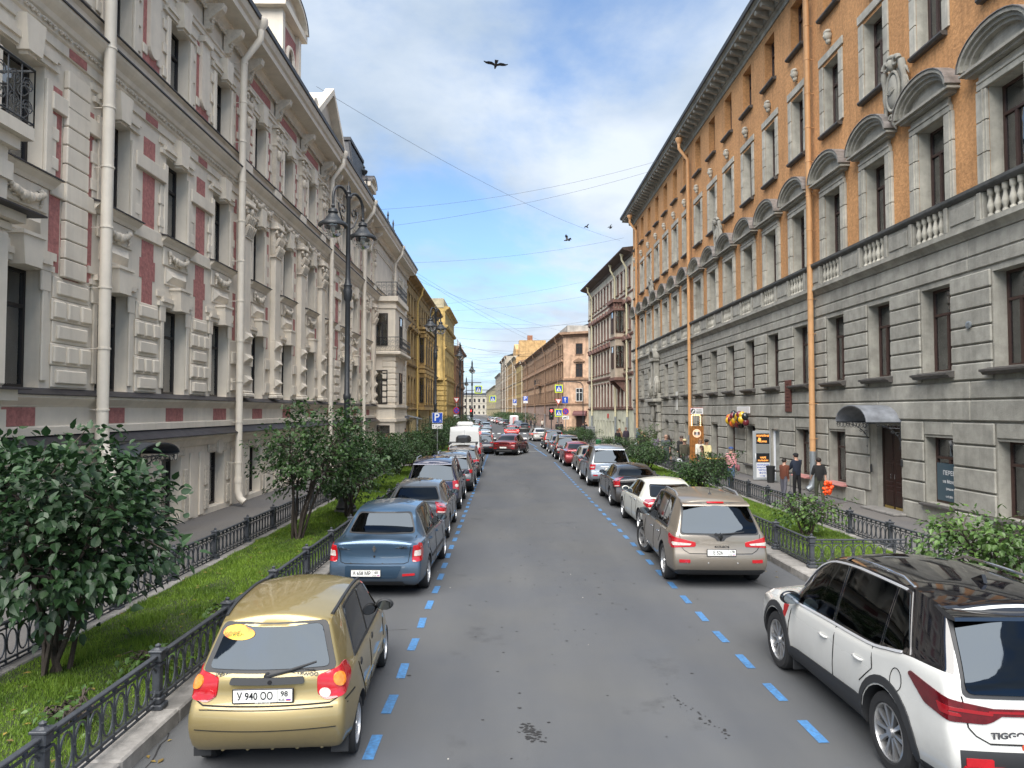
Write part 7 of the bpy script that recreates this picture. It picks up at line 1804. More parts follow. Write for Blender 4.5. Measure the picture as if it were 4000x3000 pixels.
# ------------------------------------------------------------------ street lamps
LAMPG = glassmat('lamp_glass', (.8,.82,.82), 1.45, .002)
def lamp_parts():
    b = MB().lathe([(.36,0),(.36,.12),(.30,.18),(.31,.24),(.26,.30),(.21,.55),(.185,.9),(.18,1.25),(.21,1.32),(.17,1.40),(.10,1.5)], 16).mesh('base', IRON, 40)
    p = MB().lathe([(.088,1.45),(.085,3.5),(.115,3.56),(.115,3.66),(.082,3.72),(.078,6.55),(.12,6.62),(.14,6.9),(.115,6.98),(.135,7.05),(.10,7.12),(.075,7.3),(.065,9.75),(.11,9.82),(.07,9.9),(.09,9.96),(.05,10.04),(.06,10.1),(.02,10.2),(.0,10.35)], 14).mesh('pole', IRON, 40)
    a = MB()
    arc = [(0,0,8.95)] + [(.42+.42*-math.cos(t), 0, 9.6+.42*math.sin(t)) for t in [i*math.pi/9 for i in range(10)]] + [(.84,0,9.35)]
    a.tube(arc, [.04]+[.045]*10+[.04], 8); a.tube([(.30+.16*math.cos(t)*(1-t/9), 0, 9.35+.16*math.sin(t)*(1-t/9)) for t in [i*.7 for i in range(10)]], .022, 6)
    a.tube([(.05,0,8.8),(.3,0,8.95),(.52,0,9.3),(.55,0,9.5)], .022, 6)
    a = a.mesh('arm', IRON, 50)
    h = MB().lathe([(.035,8.78),(.06,8.72),(.04,8.66),(.13,8.6),(.15,8.52),(.12,8.48),(.16,8.42),(.26,8.28),(.42,8.18),(.44,8.14),(.44,8.10),(.36,8.09)], 18, (.84,0,.6), 'z', 0, False).mesh('shade', IRON, 40)
    g = MB().lathe([(.34,8.09),(.33,7.98),(.27,7.86),(.16,7.78),(.0,7.75)], 16, (.84,0,.6), 'z', 0, False).mesh('globe', LAMPG, 60)
    bu = MB().ell((.84,0,8.62),(.07,.07,.11),8,6).mesh('bulb', PLATEW, 60)
    return b, p, a, h, g, bu
LP = lamp_parts()
def lamp(x, y, label, rz=0.0):
    o = thing('street_lamp', label, 'street lamp', (x, y, .15), rz, 'twin cast-iron street lamps along the left')
    ob('base', LP[0], o); ob('pole', LP[1], o)
    for k in (0, 1):
        ob('arm', LP[2], o, None, math.pi*k); h = ob('shade', LP[3], o, None, math.pi*k); ob('globe', LP[4], h); ob('bulb', LP[5], h)
lamp(-4.87, 21.9, 'tall black twin lamp post rising from the left bushes, nearest', R(70))
lamp(-4.65, 47.4, 'black twin lamp post behind the blue parking sign', R(72))
lamp(-4.63, 73.0, 'slim twin lamp post seen beside the white van, third of the row', R(88))
lamp(-4.58, 98.5, 'twin lamp post nearest the middle of the road, by the crossing', R(88))
for x, y, l in ((-8.1,148.6,'fifth lamp post from the front, left row'),(-10.1,172,'sixth lamp post from the front, left row'),(-12.2,200,'most distant lamp post, left row')): lamp(x, y, l, R(88))

# ------------------------------------------------------------------ shrubs
def leaf_template():
    # heart-shaped leaf with a folded midrib, tip towards +x, in unit length
    V = [(0,0,0),(.12,.26,.07),(.42,.34,.09),(.75,.16,.03),(1.0,0,-.10),(.75,-.16,.03),(.42,-.34,.09),(.12,-.26,.07),(.45,0,-.02)]
    F = [(0,8,2,1),(8,4,3,2),(8,6,5,4),(0,7,6,8)]
    return np.array(V), F
LV, LF = leaf_template()
LEAFS = {'near': leafmat('leaf_lilac_dark_shaded', (0.010,0.034,0.014), (0.028,0.070,0.022), .5, .15), 'mid': leafmat('leaf_lilac', (0.018,0.050,0.015), (0.05,0.105,0.028), .5, .2), 'light': leafmat('leaf_light', (0.045,0.10,0.025), (0.10,0.18,0.045), .45, .25)}  # near bush: dark leaves, with its shade also put into the green
BARK = mat('shrub_bark', (.055,.042,.032), rough=.9, var=.4, vscale=12, bump=.4, bscale=40)
def shrub(label, x, y, h, w, n, leaf=.085, m='mid', seed=1, stems=6, base_open=.3, singles=0, squash=1.0, z0=.2, off=(0,0), name='lilac_bush'):
    rg = np.random.default_rng(seed); rd = random.Random(seed)
    o = thing(name, label, 'bush', (x, y, z0), 0, 'leafy shrubs on the lawns')
    tips = []; mb = MB()
    for s in range(stems):
        a = 2*math.pi*s/stems + rd.uniform(-.4,.4); rad = w/2*rd.uniform(.35,.9); hh = h*rd.uniform(.55,.92)
        p0 = Vector((rd.uniform(-.1,.1), rd.uniform(-.1,.1), 0)); p3 = Vector((off[0]+rad*math.cos(a), off[1]+rad*math.sin(a)*squash, hh))
        path = [p0.lerp(p3, t) + Vector((rd.uniform(-.05,.05), rd.uniform(-.05,.05), .12*h*math.sin(math.pi*t))) for t in (0,.2,.4,.6,.8,1)]
        mb.tube(path, [.035,.03,.025,.02,.014,.007], 6)
        for t in range(2, 6):
            for _ in range(3):
                b = path[t]; q = b + Vector((rd.gauss(0,.17*w), rd.gauss(0,.17*w*squash), rd.uniform(-.10,.22)*h)); q.z = max(q.z, base_open*h)
                mb.tube([b, b.lerp(q,.5)+Vector((0,0,.05)), q], [.012,.009,.004], 5); tips.append(q)
    ob('stems', mb.mesh('stems', BARK, 60), o)
    # fill the crown volume: clusters at tips and on an ellipsoid shell
    C = [np.array(t) for t in tips]
    k = max(10, int(w*h*9))
    for _ in range(k):
        a = rd.uniform(0, 6.283); u = rd.uniform(-.75, 1); rr_ = math.sqrt(max(0,1-u*u))*rd.uniform(.72,1.0); 
        C.append(np.array((off[0]+w/2*rr_*math.cos(a), off[1]+w/2*rr_*math.sin(a)*squash, h*(base_open+ (1-base_open)*(.5+.5*u*rd.uniform(.85,1.05))))))
    C = np.array(C); idx = rg.integers(0, len(C), n); pos = C[idx] + rg.normal(0, 1, (n,3))*np.array((.13,.13,.11))*(.5+.25*w)
    pos[:,2] = np.clip(pos[:,2], base_open*h*.8, h*1.04)
    ctr = np.array((off[0], off[1], h*.5)); outd = pos - ctr; outd /= np.linalg.norm(outd, axis=1)[:,None]+1e-6
    dirv = outd*.8 + rg.normal(0,.55,(n,3)); dirv[:,2] -= .55; dirv /= np.linalg.norm(dirv, axis=1)[:,None]
    up = outd*.45 + np.array((0,0,1.0)) + rg.normal(0,.35,(n,3)); side = np.cross(up, dirv); side /= np.linalg.norm(side, axis=1)[:,None]+1e-6; nor = np.cross(dirv, side)
    sc = leaf*(.6+.75*rg.random(n))
    if singles:
        cam_l = np.array((0-x, 0-y, 3.33-z0)); dist = np.linalg.norm(pos-cam_l, axis=1); order = np.argsort(dist - sc*3)
        lm_ = MB().add([tuple(v) for v in LV], LF).mesh('leaf', LEAFS[m]); 
        for i in order[:singles]:
            M = Matrix(((*[float(dirv[i][0]), float(side[i][0]), float(nor[i][0])], 0), (float(dirv[i][1]), float(side[i][1]), float(nor[i][1]), 0), (float(dirv[i][2]), float(side[i][2]), float(nor[i][2]), 0), (0,0,0,1))).to_4x4()
            q = bpy.data.objects.new('leaf', lm_); COL.objects.link(q); q.parent = o
            q.matrix_basis = Matrix.Translation(Vector([float(c) for c in pos[i]])) @ M @ Matrix.Scale(float(sc[i]), 4)
        keep = order[singles:]; pos, dirv, side, nor, sc = pos[keep], dirv[keep], side[keep], nor[keep], sc[keep]
    N = len(pos); nv = len(LV)
    V = pos[:,None,:] + sc[:,None,None]*(LV[None,:,0:1]*dirv[:,None,:] + LV[None,:,1:2]*side[:,None,:] + LV[None,:,2:3]*nor[:,None,:])
    me = bpy.data.meshes.new('foliage'); me.vertices.add(N*nv); me.vertices.foreach_set('co', V.reshape(-1).astype(np.float32))
    fi = np.array(LF); li = (fi[None] + (np.arange(N)*nv)[:,None,None]).reshape(-1)
    me.loops.add(len(li)); me.loops.foreach_set('vertex_index', li.astype(np.int32)); nf = N*len(LF); me.polygons.add(nf)
    me.polygons.foreach_set('loop_start', np.arange(0, nf*4, 4)); me.polygons.foreach_set('loop_total', np.full(nf, 4))
    me.materials.append(LEAFS[m]); me.update(); me.validate()
    stuff(ob('foliage', me, o))
    return o
shrub('big dark-leaved lilac bush filling the left edge', -5.35, 8.6, 2.8, 2.6, 6000, .118, 'near', 3, 8, .26, 290, .9, .2)
shrub('broad lilac bush in front of the nearest lamp post', -5.05, 17.3, 3.25, 2.4, 4300, .10, 'mid', 5, 7, .40, 200, 1.0, .2, (.45,.2))
shrub('bushy lilac just right of the nearest lamp base', -4.5, 20.6, 2.1, 1.9, 2600, .095, 'mid', 6, 6, .3)
shrub('light green lilac bush behind the steel-blue saloon', -5.15, 27.5, 2.2, 2.5, 4600, .085, 'mid', 7, 6, .36)
shrub('lilac bush with thin stems above the dark blue wagon', -5.15, 34.2, 1.95, 2.5, 3800, .085, 'mid', 8, 7, .36)
for i, (x, y, h, w, n) in enumerate(((-5.0,38.6,1.9,2.4,3200),(-5.0,46,2.0,2.8,3600),(-5.0,51,2.1,3,3200),(-4.9,56.5,2.4,3.2,3600),(-4.9,62,2.5,3.2,3000),(-4.9,68,2.5,3.4,3000),(-4.9,75,2.6,3.6,3000))):
    shrub(('dense lilac bush, %s past the dark blue wagon on the left lawns' % ('first','second','third','fourth','fifth','sixth','last')[i]), x, y, h, w, n, .09, 'mid', 20+i, 6, .25)
shrub('sparse low bush on the right lawn below three boys', 7.45, 17.6, 1.0, 1.45, 900, .085, 'light', 31, 7, .2, 0)
shrub('leafy bush at the right edge behind the white wagon', 8.05, 11.9, 1.45, 1.9, 2200, .095, 'light', 32, 7, .2, 160)
shrub('round dark bush on the right lawn behind the white coupe', 7.35, 26.6, 1.5, 2.1, 4200, .075, 'mid', 33, 7, .28)
shrub('dark bush on the right lawn beside the silver-blue wagon', 7.3, 36.3, 1.45, 2.3, 4000, .08, 'mid', 34, 7, .25)
shrub('bush before the woman in black on the right lawn', 7.3, 46.5, 1.35, 2.2, 3400, .085, 'mid', 35, 6, .25)
shrub('tall thin bush between stone wall and orange building', 8.3, 41.5, 2.2, 1.3, 1200, .08, 'light', 36, 5, .3)
shrub('wide low bush on the right near the crossing', 6.7, 67.5, 1.5, 3.4, 3200, .10, 'mid', 37, 6, .2)
shrub('second low bush on the right near the crossing', 6.9, 62.5, 1.4, 2.6, 2600, .10, 'mid', 38, 6, .2)
for i, (x, y) in enumerate(((3.6,150),(2.4,166),(1.2,182),(-.2,205),(-1.6,230),(-13.5,190),(-16,225),(-19,262))):
    shrub('distant round bush, number %s from the crossing along the far pavements' % ('one','two','three','four','five','six','seven','eight')[i], x, y, 2.6, 6.5, 1500, .22, 'mid', 50+i, 4, .1, 0, 2.2)
# low weeds on the left lawn
for i, (x, y) in enumerate(((-4.2,8.6),(-4.3,7.2),(-4.1,10.6))): shrub(('yellow-green weed clump nearest the camera by the left fence','weed clump by the second left fence post','weed clump behind the gold hatchback')[i], x, y, .26, .5, 130, .075, 'light', 70+i, 5, .1, 0, 1.0, .2, (0,0), 'weed_clump')

# ------------------------------------------------------------------ road signs and signals
SB = mat('sign_blue', (.012,.07,.42), rough=.35); SY = mat('sign_lime', (.62,.75,.02), rough=.35); SW = mat('sign_white', (.72,.72,.72), rough=.4); SR = MATS['red_sign']; GREYP = mat('galvanised', (.32,.33,.34), rough=.45, metal=.5); SK = mat('sign_black', (.01,.01,.01), rough=.5)
def plate_(parent, name, w, h, x, z, m, y=-.05): return ob(name, MB().box(-w/2,0,-h/2,w/2,.012,h/2,0,.004).mesh(name, m), parent, (x, y, z))
def sign_post(label, x, y, H, items, r=.035, arm=None, post=True, pm=GREYP):
    o = thing('road_sign', label, 'road sign', (x, y, .15))
    mb = MB()
    if arm: mb.tube([(0,0,0),(0,0,H-.5),(arm*.1,0,H-.1),(arm*.4,0,H),(arm,0,H)], r, 8)
    else: mb.tube([(0,0,0),(0,0,H)], r, 8)
    ob('post', mb.mesh('post', pm, 60), o)
    for kind, px, pz, s in items:
        if kind == 'P':
            f = plate_(o, 'sign_face', s, s, px, pz, SW); ob('sign_field', MB().box(-s*.47,-.004,-s*.47,s*.47,0,s*.47).mesh('sign_field', SB), f); ob('lettering', text_mesh('P', s*1.05, SW, .002, s*.012), f, (-s*.02,-.006,0))
        elif kind == 'PW':
            f = plate_(o, 'sign_face', s, s, px, pz, SW); ob('sign_field', MB().box(-s*.47,-.004,-s*.47,s*.47,0,s*.47).mesh('sign_field', SB), f); ob('lettering', text_mesh('P', s*1.05, SW, .002, s*.012), f, (-s*.06,-.006,.04*s))
            w_ = MB().tube([(s*(.30+.07*math.cos(t)),-.006,s*(-.32+.07*math.sin(t))) for t in [i*.5 for i in range(10)]], s*.012, 5); w_.tube([(s*.26,-.006,-s*.14),(s*.27,-.006,-s*.27),(s*.36,-.006,-s*.28),(s*.39,-.006,-s*.38)], s*.012, 5); ob('wheelchair_symbol', w_.mesh('wheelchair_symbol', SW), f)
        elif kind == '10m':
            f = plate_(o, 'sign_face', s, s*.45, px, pz, SW); ob('lettering', text_mesh('10 м', s*.24, SK, .002, .003), f, (0,-.004,0))
            for q in (-1, 1): ob('arrow', MB().box(-.012,-.004,-s*.14,.012,-.001,s*.08).prism([(-.05,s*.06),(.05,s*.06),(0,s*.16)],'y',-.004,-.001).mesh('arrow', SK), f, (q*s*.38,0,0))
        elif kind == 'X':
            f = plate_(o, 'sign_face', s*1.3, s*1.3, px, pz, SY); ob('sign_field', MB().box(-s*.5,-.005,-s*.5,s*.5,0,s*.5).mesh('sign_field', SB), f)
            ob('triangle', MB().prism([(-s*.42,-s*.38),(s*.42,-s*.38),(0,s*.42)],'y',-.010,-.006).mesh('triangle', SW), f)
            mn = MB().prism([(-.02*s,.20*s),(.05*s,.20*s),(.08*s,-.05*s),(.16*s,-.33*s),(.09*s,-.33*s),(.01*s,-.1*s),(-.12*s,-.33*s),(-.19*s,-.33*s),(-.05*s,-.05*s)],'y',-.014,-.011); mn.lathe([(0,-.014),(.05*s,-.014)],10,(.01*s,0,.27*s),'y'); ob('walking_symbol', mn.mesh('walking_symbol', SK), f)
        elif kind == 'no':
            f = ob('sign_face', MB().lathe([(0,-.006),(s*.5,-.006),(s*.5,.01),(0,.01)],24,(0,0,0),'y').mesh('sign_face', SR), o, (px,-.05,pz)); ob('sign_field', MB().lathe([(0,-.010),(s*.41,-.010),(s*.41,-.006)],24,(0,0,0),'y').mesh('sign_field', SB), f)
            for q in (45,-45): c_ = ob('bar', MB().box(-s*.41,-.014,-s*.04,s*.41,-.010,s*.04).mesh('bar', SR), f, (0, -.001 if q > 0 else -.003, 0)); c_.rotation_euler = (0,R(q),0)
        elif kind == 'give':
            f = ob('sign_face', MB().prism([(-s*.5,s*.43),(s*.5,s*.43),(0,-s*.43)],'y',0,.012).mesh('sign_face', SR), o, (px,-.05,pz)); ob('sign_field', MB().prism([(-s*.36,s*.35),(s*.36,s*.35),(0,-s*.27)],'y',-.005,0).mesh('sign_field', SW), f)
        elif kind == 'up':
            f = plate_(o, 'sign_face', s, s*1.1, px, pz, SB); ob('arrow', MB().box(-.05*s,-.005,-s*.4,.05*s,-.001,s*.15).prism([(-.22*s,.1*s),(.22*s,.1*s),(0,.42*s)],'y',-.005,-.001).mesh('arrow', SW), f)
        elif kind == 'tow':
            f = plate_(o, 'sign_face', s, s*.5, px, pz, SW); ob('tow_symbol', MB().box(-s*.4,-.005,-s*.1,s*.05,-.001,0).prism([(-.3*s,.0),(.38*s,.16*s),(.4*s,.10*s),(-.1*s,-.03*s)],'y',-.006,-.002).lathe([(0,-.007),(s*.06,-.007)],10,(-.25*s,0,-.12*s),'y').lathe([(0,-.007),(s*.06,-.007)],10,(.2*s,0,-.10*s),'y').mesh('tow_symbol', SK), f)
    return o
sign_post('blue disabled parking sign with white ten-metre plate on the left', -4.30, 45.2, 3.2, [('PW',0,2.72,.66),('10m',0,2.18,.66)])
sign_post('lime crossing sign hanging from a curved arm, left of crossing', -5.9, 86.5, 6.6, [('X',2.65,5.75,.72)], .05, 3.0, True, IRON)
sign_post('lime crossing sign beyond the crossing on a curved arm', -6.2, 104, 6.2, [('X',4.4,4.9,.72)], .05, 4.8, True, IRON)
sign_post('lime crossing sign hung from an arm over the right corner', 10.0, 91, 6.9, [('X',-3.1,6.0,.78)], .06, -3.3, True, IRON)
sign_post('right-hand post with no-stopping disc, crossing and tow plates', 6.35, 74.5, 4.7, [('up',-.05,4.3,.62),('give',-.75,4.1,.72),('X',-.72,2.95,.62),('no',0,3.1,.72),('tow',0,2.45,.72)])
sign_post('left-hand post with no-stopping disc and tow plate', -5.3, 77.5, 4.6, [('give',0,4.3,.7),('no',0,3.2,.72),('tow',0,2.55,.7)])
sign_post('blue parking sign on the far right pavement', 3.4, 118, 5.6, [('P',0,5.2,.75),('10m',0,4.6,.75)])
sign_post('distant blue parking sign beyond the corner, right side', 2.2, 160, 5.6, [('P',0,5.3,.85),('10m',0,4.6,.85)])
def signal(label, x, y, lit):
    o = thing('traffic_light', label, 'traffic light', (x, y, .15)); ob('post', MB().tube([(0,0,0),(0,0,3.0)], .05, 8).mesh('post', IRON, 60), o)
    h = ob('housing', MB().box(-.16,-.12,2.35,.16,.1,3.35,0,.03).mesh('housing', BLKPL), o); ob('back_board', MB().box(-.26,.1,2.2,.26,.12,3.5).mesh('back_board', SK), o)
    for k, m_ in enumerate((LITRED, mat('lens_amber_off',(.06,.03,.0),rough=.2), mat('lens_green_off',(.0,.04,.02),rough=.2))):
        ob('lens', MB().lathe([(0,-.15),(.11,-.14),(.12,-.12)],16,(0,0,3.17-.32*k),'y').mesh('lens', m_, 60), h)
signal('red traffic light by the right crossing', 5.0, 76.5, 0); signal('red traffic light by the left crossing', -5.0, 106, 0)
# ------------------------------------------------------------------ overhead wires
WIRE = mat('wire', (.05,.05,.055), rough=.6)
def wire(a, b, sag=.6, r=.008, lab=None):
    pts = []
    for i in range(17):
        t = i/16; p = Vector(a).lerp(Vector(b), t); p.z -= sag*4*t*(1-t); pts.append(p)
    tag(ob('overhead_wire', MB().tube(pts, r, 4).mesh('wire', WIRE)), lab or 'faint distant cable strung between far rooftops beyond the crossing', 'cable', 'cables strung across the street')
wire((-8.9,33,18.6),(11.6,71,20.5),.8, .008, 'cable slanting down from the mansion gable across the open sky'); wire((-9,49,17.3),(11,49,20.9),.6,.009, 'upper of two parallel cables from the turret to the orange cornice'); wire((-9,46,15.2),(11,48.5,20.2),.5,.009, 'lower of two parallel cables from the turret to the orange cornice'); wire((-9,62,16.3),(11.3,67,19.8),.5,.010, 'nearly level cable below the small pigeon')
wire((-9,62,16.2),(10.8,104,11.5),.8, .008, 'cable sagging from mansion corner towards the brown corner house'); wire((-9,62.4,16.0),(10.4,104,11.2),.9, .008, 'cable running just under the sagging one from mansion corner'); wire((-9,64,15.6),(10.6,96,13.5),.6, .008, 'lowest cable leaving the mansion corner to the right'); wire((-9,70,13.6),(11.2,72,17.2),.4, .008, 'rising cable from ochre eaves to the pale cream building'); wire((-9,72,13.4),(11.2,75,16.0),.5, .008, 'gently rising cable above the ochre building'); wire((-9,72,13.0),(10.8,80,13.2),.5, .008, 'level cable low over the ochre bay')
for k in range(12):
    y = 92 + k*9; wire((WL(y)-.5, y, 14.5-.35*k%3), (WR(y+6)+.5, y+6*(k%3), 15.0-.5*(k%4)), .8, .016)
for k in range(5): wire((WL(100+20*k), 100+20*k, 13.5), (WR(140+22*k), 140+22*k, 14.6-.4*k), 1.0, .018)
# ------------------------------------------------------------------ birds
BIRDM = mat('pigeon_grey', (.06,.06,.065), rough=.8, var=.4, vscale=20)
def bird(label, loc, span, yaw, bank, up):
    o = thing('pigeon', label, 'bird', loc, yaw)
    b = MB().ell((0,0,0),(.055,.15,.06),10,8); b.ell((0,.17,.02),(.035,.05,.035),8,6); b.prism([(-.05,-.12),(.05,-.12),(.07,-.28),(-.07,-.28)],'z',-.006,.006); b.tube([(0,.20,.02),(0,.235,.012)], [.010,.002], 5)
    ob('body', b.mesh('body', BIRDM, 60), o)
    for sx in (-1, 1):
        pr = [(0,.06,-.07,.0),(.12,.08,-.09,up*.10),(.24,.10,-.07,up*.13),(.33,.05,-.06,up*.10),(.42,-.02,-.07,up*.12)]
        vs = []; fs = []
        for q, (xx, y0_, y1_, z_) in enumerate(pr): vs += [(sx*(xx+.03)*span, y0_, z_), (sx*(xx+.03)*span, y1_, z_-.005), (sx*(xx+.03)*span, (y0_+y1_)/2, z_-.014)]
        for q in range(4): a = q*3; fs += [(a,a+3,a+4,a+1),(a,a+2,a+5,a+3),(a+2,a+1,a+4,a+5)]
        ob('wing', MB().add(vs, fs).mesh('wing', BIRDM), o)
    o.rotation_euler = (R(-12), bank, yaw)
def sky_at(u, v, d):      # a point d metres ahead along the view of photo pixel (u, v) in 2212-wide units
    return ((u-1091)/1533*d, d, 3.33-(v-887)/1533*d)
bird('grey pigeon with spread wings, largest bird overhead', sky_at(1070,128,25.5), 1.0, R(8), R(4), .6)
bird('small distant pigeon flying above the crossing', sky_at(1226,515,42), .6, R(50), R(35), 1.6)
bird('tiny bird left of the orange cornice', sky_at(1270,487,62), .6, R(-30), R(-30), 1.4)
bird('tiny bird nearest the orange cornice', sky_at(1322,488,58), .6, R(30), R(-40), 1.5)
# ------------------------------------------------------------------ people
SKIN = mat('skin', (.50,.29,.21), rough=.6)
def cloth(n, c): return mat('cloth_'+n, c, rough=.9, var=.25, vscale=7, bump=.25, bscale=18)
def person(label, x, y, rz, H=1.75, legs=(14,-14), knees=(4,22), arms=(-14,14), elbows=(18,18), spread=(6,6), top='black', topc=(.02,.02,.022), bot=(.03,.035,.05), shoe=(.05,.05,.05), hair=(.03,.018,.012), long_hair=False, cap=None, sleeve='long', coat=False, skirt=False, lean=3, headdown=0, z=.15, bag=None, build=1.0):
    k = H/1.75; o = thing('person', label, 'person', (x, y, z), R(rz))
    J = {}; J['pel'] = Vector((0,0,.95)); ln = R(lean)
    def up(p, h, f=0, sx=0): return p + Vector((sx, math.sin(ln)*h + f, math.cos(ln)*h))
    J['sp'] = up(J['pel'], .20); J['ch'] = up(J['pel'], .40); J['nk'] = up(J['pel'], .55); J['hb'] = up(J['pel'], .63, .015+headdown*.02); J['hm'] = up(J['pel'], .71, .03+headdown*.05); J['ht'] = up(J['pel'], .775, .02+headdown*.07)
    E = [('pel','sp'),('sp','ch'),('ch','nk'),('nk','hb'),('hb','hm'),('hm','ht')]
    Rr = {'pel':.148*build,'sp':.135*build,'ch':.155*build,'nk':.062,'hb':.078,'hm':.100,'ht':.062}
    for s, sx, la, kb, aa, eb, sd in (('l',-1,legs[0],knees[0],arms[0],elbows[0],spread[0]),('r',1,legs[1],knees[1],arms[1],elbows[1],spread[1])):
        hip = J['pel'] + Vector((sx*.088,0,-.06)); a = R(la); kn = hip + Vector((sx*.01, math.sin(a)*.42, -math.cos(a)*.42)); b = R(la-kb); an = kn + Vector((0, math.sin(b)*.41, -math.cos(b)*.41)); toe = an + Vector((sx*.02,.15,-.035))
        sh = J['ch'] + Vector((sx*.165*build,0,.075)); c = R(aa); d = R(sd); el = sh + Vector((sx*math.sin(d)*.28, math.sin(c)*.28, -math.cos(c)*math.cos(d)*.28)); e = R(aa+eb); wr = el + Vector((sx*math.sin(d)*.10, math.sin(e)*.25, -math.cos(e)*.25)); hd = wr + (wr-el).normalized()*.07
        for n_, p, r in (('hip',hip,.092*build),('kn',kn,.062),('an',an,.044),('toe',toe,.038),('sh',sh,.066*build),('el',el,.046*build),('wr',wr,.032),('hd',hd,.036)): J[n_+s] = p; Rr[n_+s] = r
        E += [('pel','hip'+s),('hip'+s,'kn'+s),('kn'+s,'an'+s),('an'+s,'toe'+s),('ch','sh'+s),('sh'+s,'el'+s),('el'+s,'wr'+s),('wr'+s,'hd'+s)]
    zmin = min(J['toel'].z, J['toer'].z, J['anl'].z, J['anr'].z) - .035
    names = list(J); ids = {n_: i for i, n_ in enumerate(names)}
    for n_ in names: J[n_] = (J[n_] - Vector((0,0,zmin)))*k
    me = bpy.data.meshes.new('skel'); me.from_pydata([tuple(J[n_]) for n_ in names], [(ids[a], ids[b]) for a, b in E], [])
    t = bpy.data.objects.new('skel', me); TS.collection.objects.link(t)
    md = t.modifiers.new('s', 'SKIN'); md.use_smooth_shade = True
    for n_ in names: 
        sv = me.skin_vertices[0].data[ids[n_]]; r = Rr[n_]*k; sv.radius = (r, r); sv.use_root = (n_ == 'pel')
    m2 = t.modifiers.new('u', 'SUBSURF'); m2.levels = 1; m2.render_levels = 1
    dg = TS.view_layers[0].depsgraph; dg.update()
    bm_e = bpy.data.meshes.new_from_object(t.evaluated_get(dg)); bpy.data.objects.remove(t)
    bm_e.materials.clear(); bm_e.materials.append(SKIN); bm_e.name = 'body'
    # flatten the trunk front to back
    for v in bm_e.vertices:
        if J['pel'].z*.85 < v.co.z < J['nk'].z and abs(v.co.x) < .2*k: v.co.y = v.co.y*.78
    body = ob('body', bm_e, o)
    def seg(p, a, b):
        ab = b-a; tt = max(0, min(1, (p-a).dot(ab)/max(1e-9, ab.length_squared))); return (p-(a+ab*tt)).length
    part = []
    for pgl in bm_e.polygons:
        c = pgl.center; best = min(E, key=lambda e: seg(c, J[e[0]], J[e[1]]) - .5*min(Rr[e[0]],Rr[e[1]])*k); part.append(best)
    def layer(name, test, m, off):
        fs = [p for p, e in zip(bm_e.polygons, part) if test(e, p.center)]
        if not fs: return
        vid = {}; vs = []; ff = []
        for p in fs:
            f = []
            for i in p.vertices:
                if i not in vid: vid[i] = len(vs); v = bm_e.vertices[i]; vs.append(v.co + v.normal*off*k)
                f.append(vid[i])
            ff.append(tuple(f))
        me2 = MB().add(vs, ff).mesh(name, m, 80); return ob(name, me2, o)
    tor = {('pel','sp'),('sp','ch'),('ch','nk'),('ch','shl'),('ch','shr')}; upa = {('shl','ell'),('shr','elr')}; foa = {('ell','wrl'),('elr','wrr')}
    lg = {('pel','hipl'),('pel','hipr'),('hipl','knl'),('hipr','knr'),('knl','anl'),('knr','anr')}; ft = {('anl','toel'),('anr','toer')}
    layer('trousers' if not skirt else 'stockings', lambda e, c: e in lg or (e == ('pel','sp') and c.z < J['pel'].z), cloth('b'+str(bot), bot), .012)
    tm = cloth('t'+str(topc), topc)
    layer('jacket' if sleeve == 'long' else 'shirt', lambda e, c: (e in tor and c.z < J['nk'].z-.01) or e in upa or (sleeve == 'long' and e in foa) or (coat and e in lg and c.z > J['pel'].z-.28*k), tm, .026 if sleeve == 'long' else .018)
    layer('shoes', lambda e, c: e in ft, cloth('s'+str(shoe), shoe), .012)
    if skirt: ob('skirt', MB().lathe([(.14*k,J['pel'].z+.1*k),(.17*k,J['pel'].z-.05*k),(.22*k,J['pel'].z-.42*k)], 14, (0,0,0), 'z', 0, False).mesh('skirt', tm, 60), o)
    hm = J['hm']; hb = mat('hair'+str(hair), hair, rough=.7, var=.3, vscale=30, bump=.4, bscale=60)
    hr = MB().ell((hm.x, hm.y-.022*k, hm.z+.030*k), (.104*k,.112*k,.098*k), 12, 8)
    if long_hair: hr.ell((hm.x, hm.y-.075*k, hm.z-.10*k), (.11*k,.07*k,.19*k), 10, 8)
    ob('hair', wobble(hr, .006*k).mesh('hair', hb, 60), o)
    if cap:
        cm = cloth('c'+str(cap), cap); cpm_ = MB().ell((hm.x, hm.y-.01*k, hm.z+.055*k), (.112*k,.122*k,.085*k), 12, 8).ell((hm.x, hm.y+.12*k, hm.z+.035*k), (.08*k,.085*k,.012*k), 10, 5)
        ob('cap', cpm_.mesh('cap', cm, 60), o)
    fc = MB().ell((hm.x, hm.y+.100*k, hm.z-.022*k), (.015*k,.022*k,.024*k), 7, 6); fc.ell((hm.x-.098*k, hm.y, hm.z-.01*k),(.014*k,.022*k,.032*k),6,5); fc.ell((hm.x+.098*k, hm.y, hm.z-.01*k),(.014*k,.022*k,.032*k),6,5); fc.ell((hm.x, hm.y+.088*k, hm.z-.062*k),(.028*k,.012*k,.009*k),7,5)
    ob('face', fc.mesh('face', SKIN, 60), o)
    ey = MB()
    for sx in (-1, 1): ey.ell((hm.x+sx*.036*k, hm.y+.091*k, hm.z+.005*k), (.014*k,.010*k,.009*k), 6, 5)
    ob('eyes', ey.mesh('eyes', INKB, 60), o)
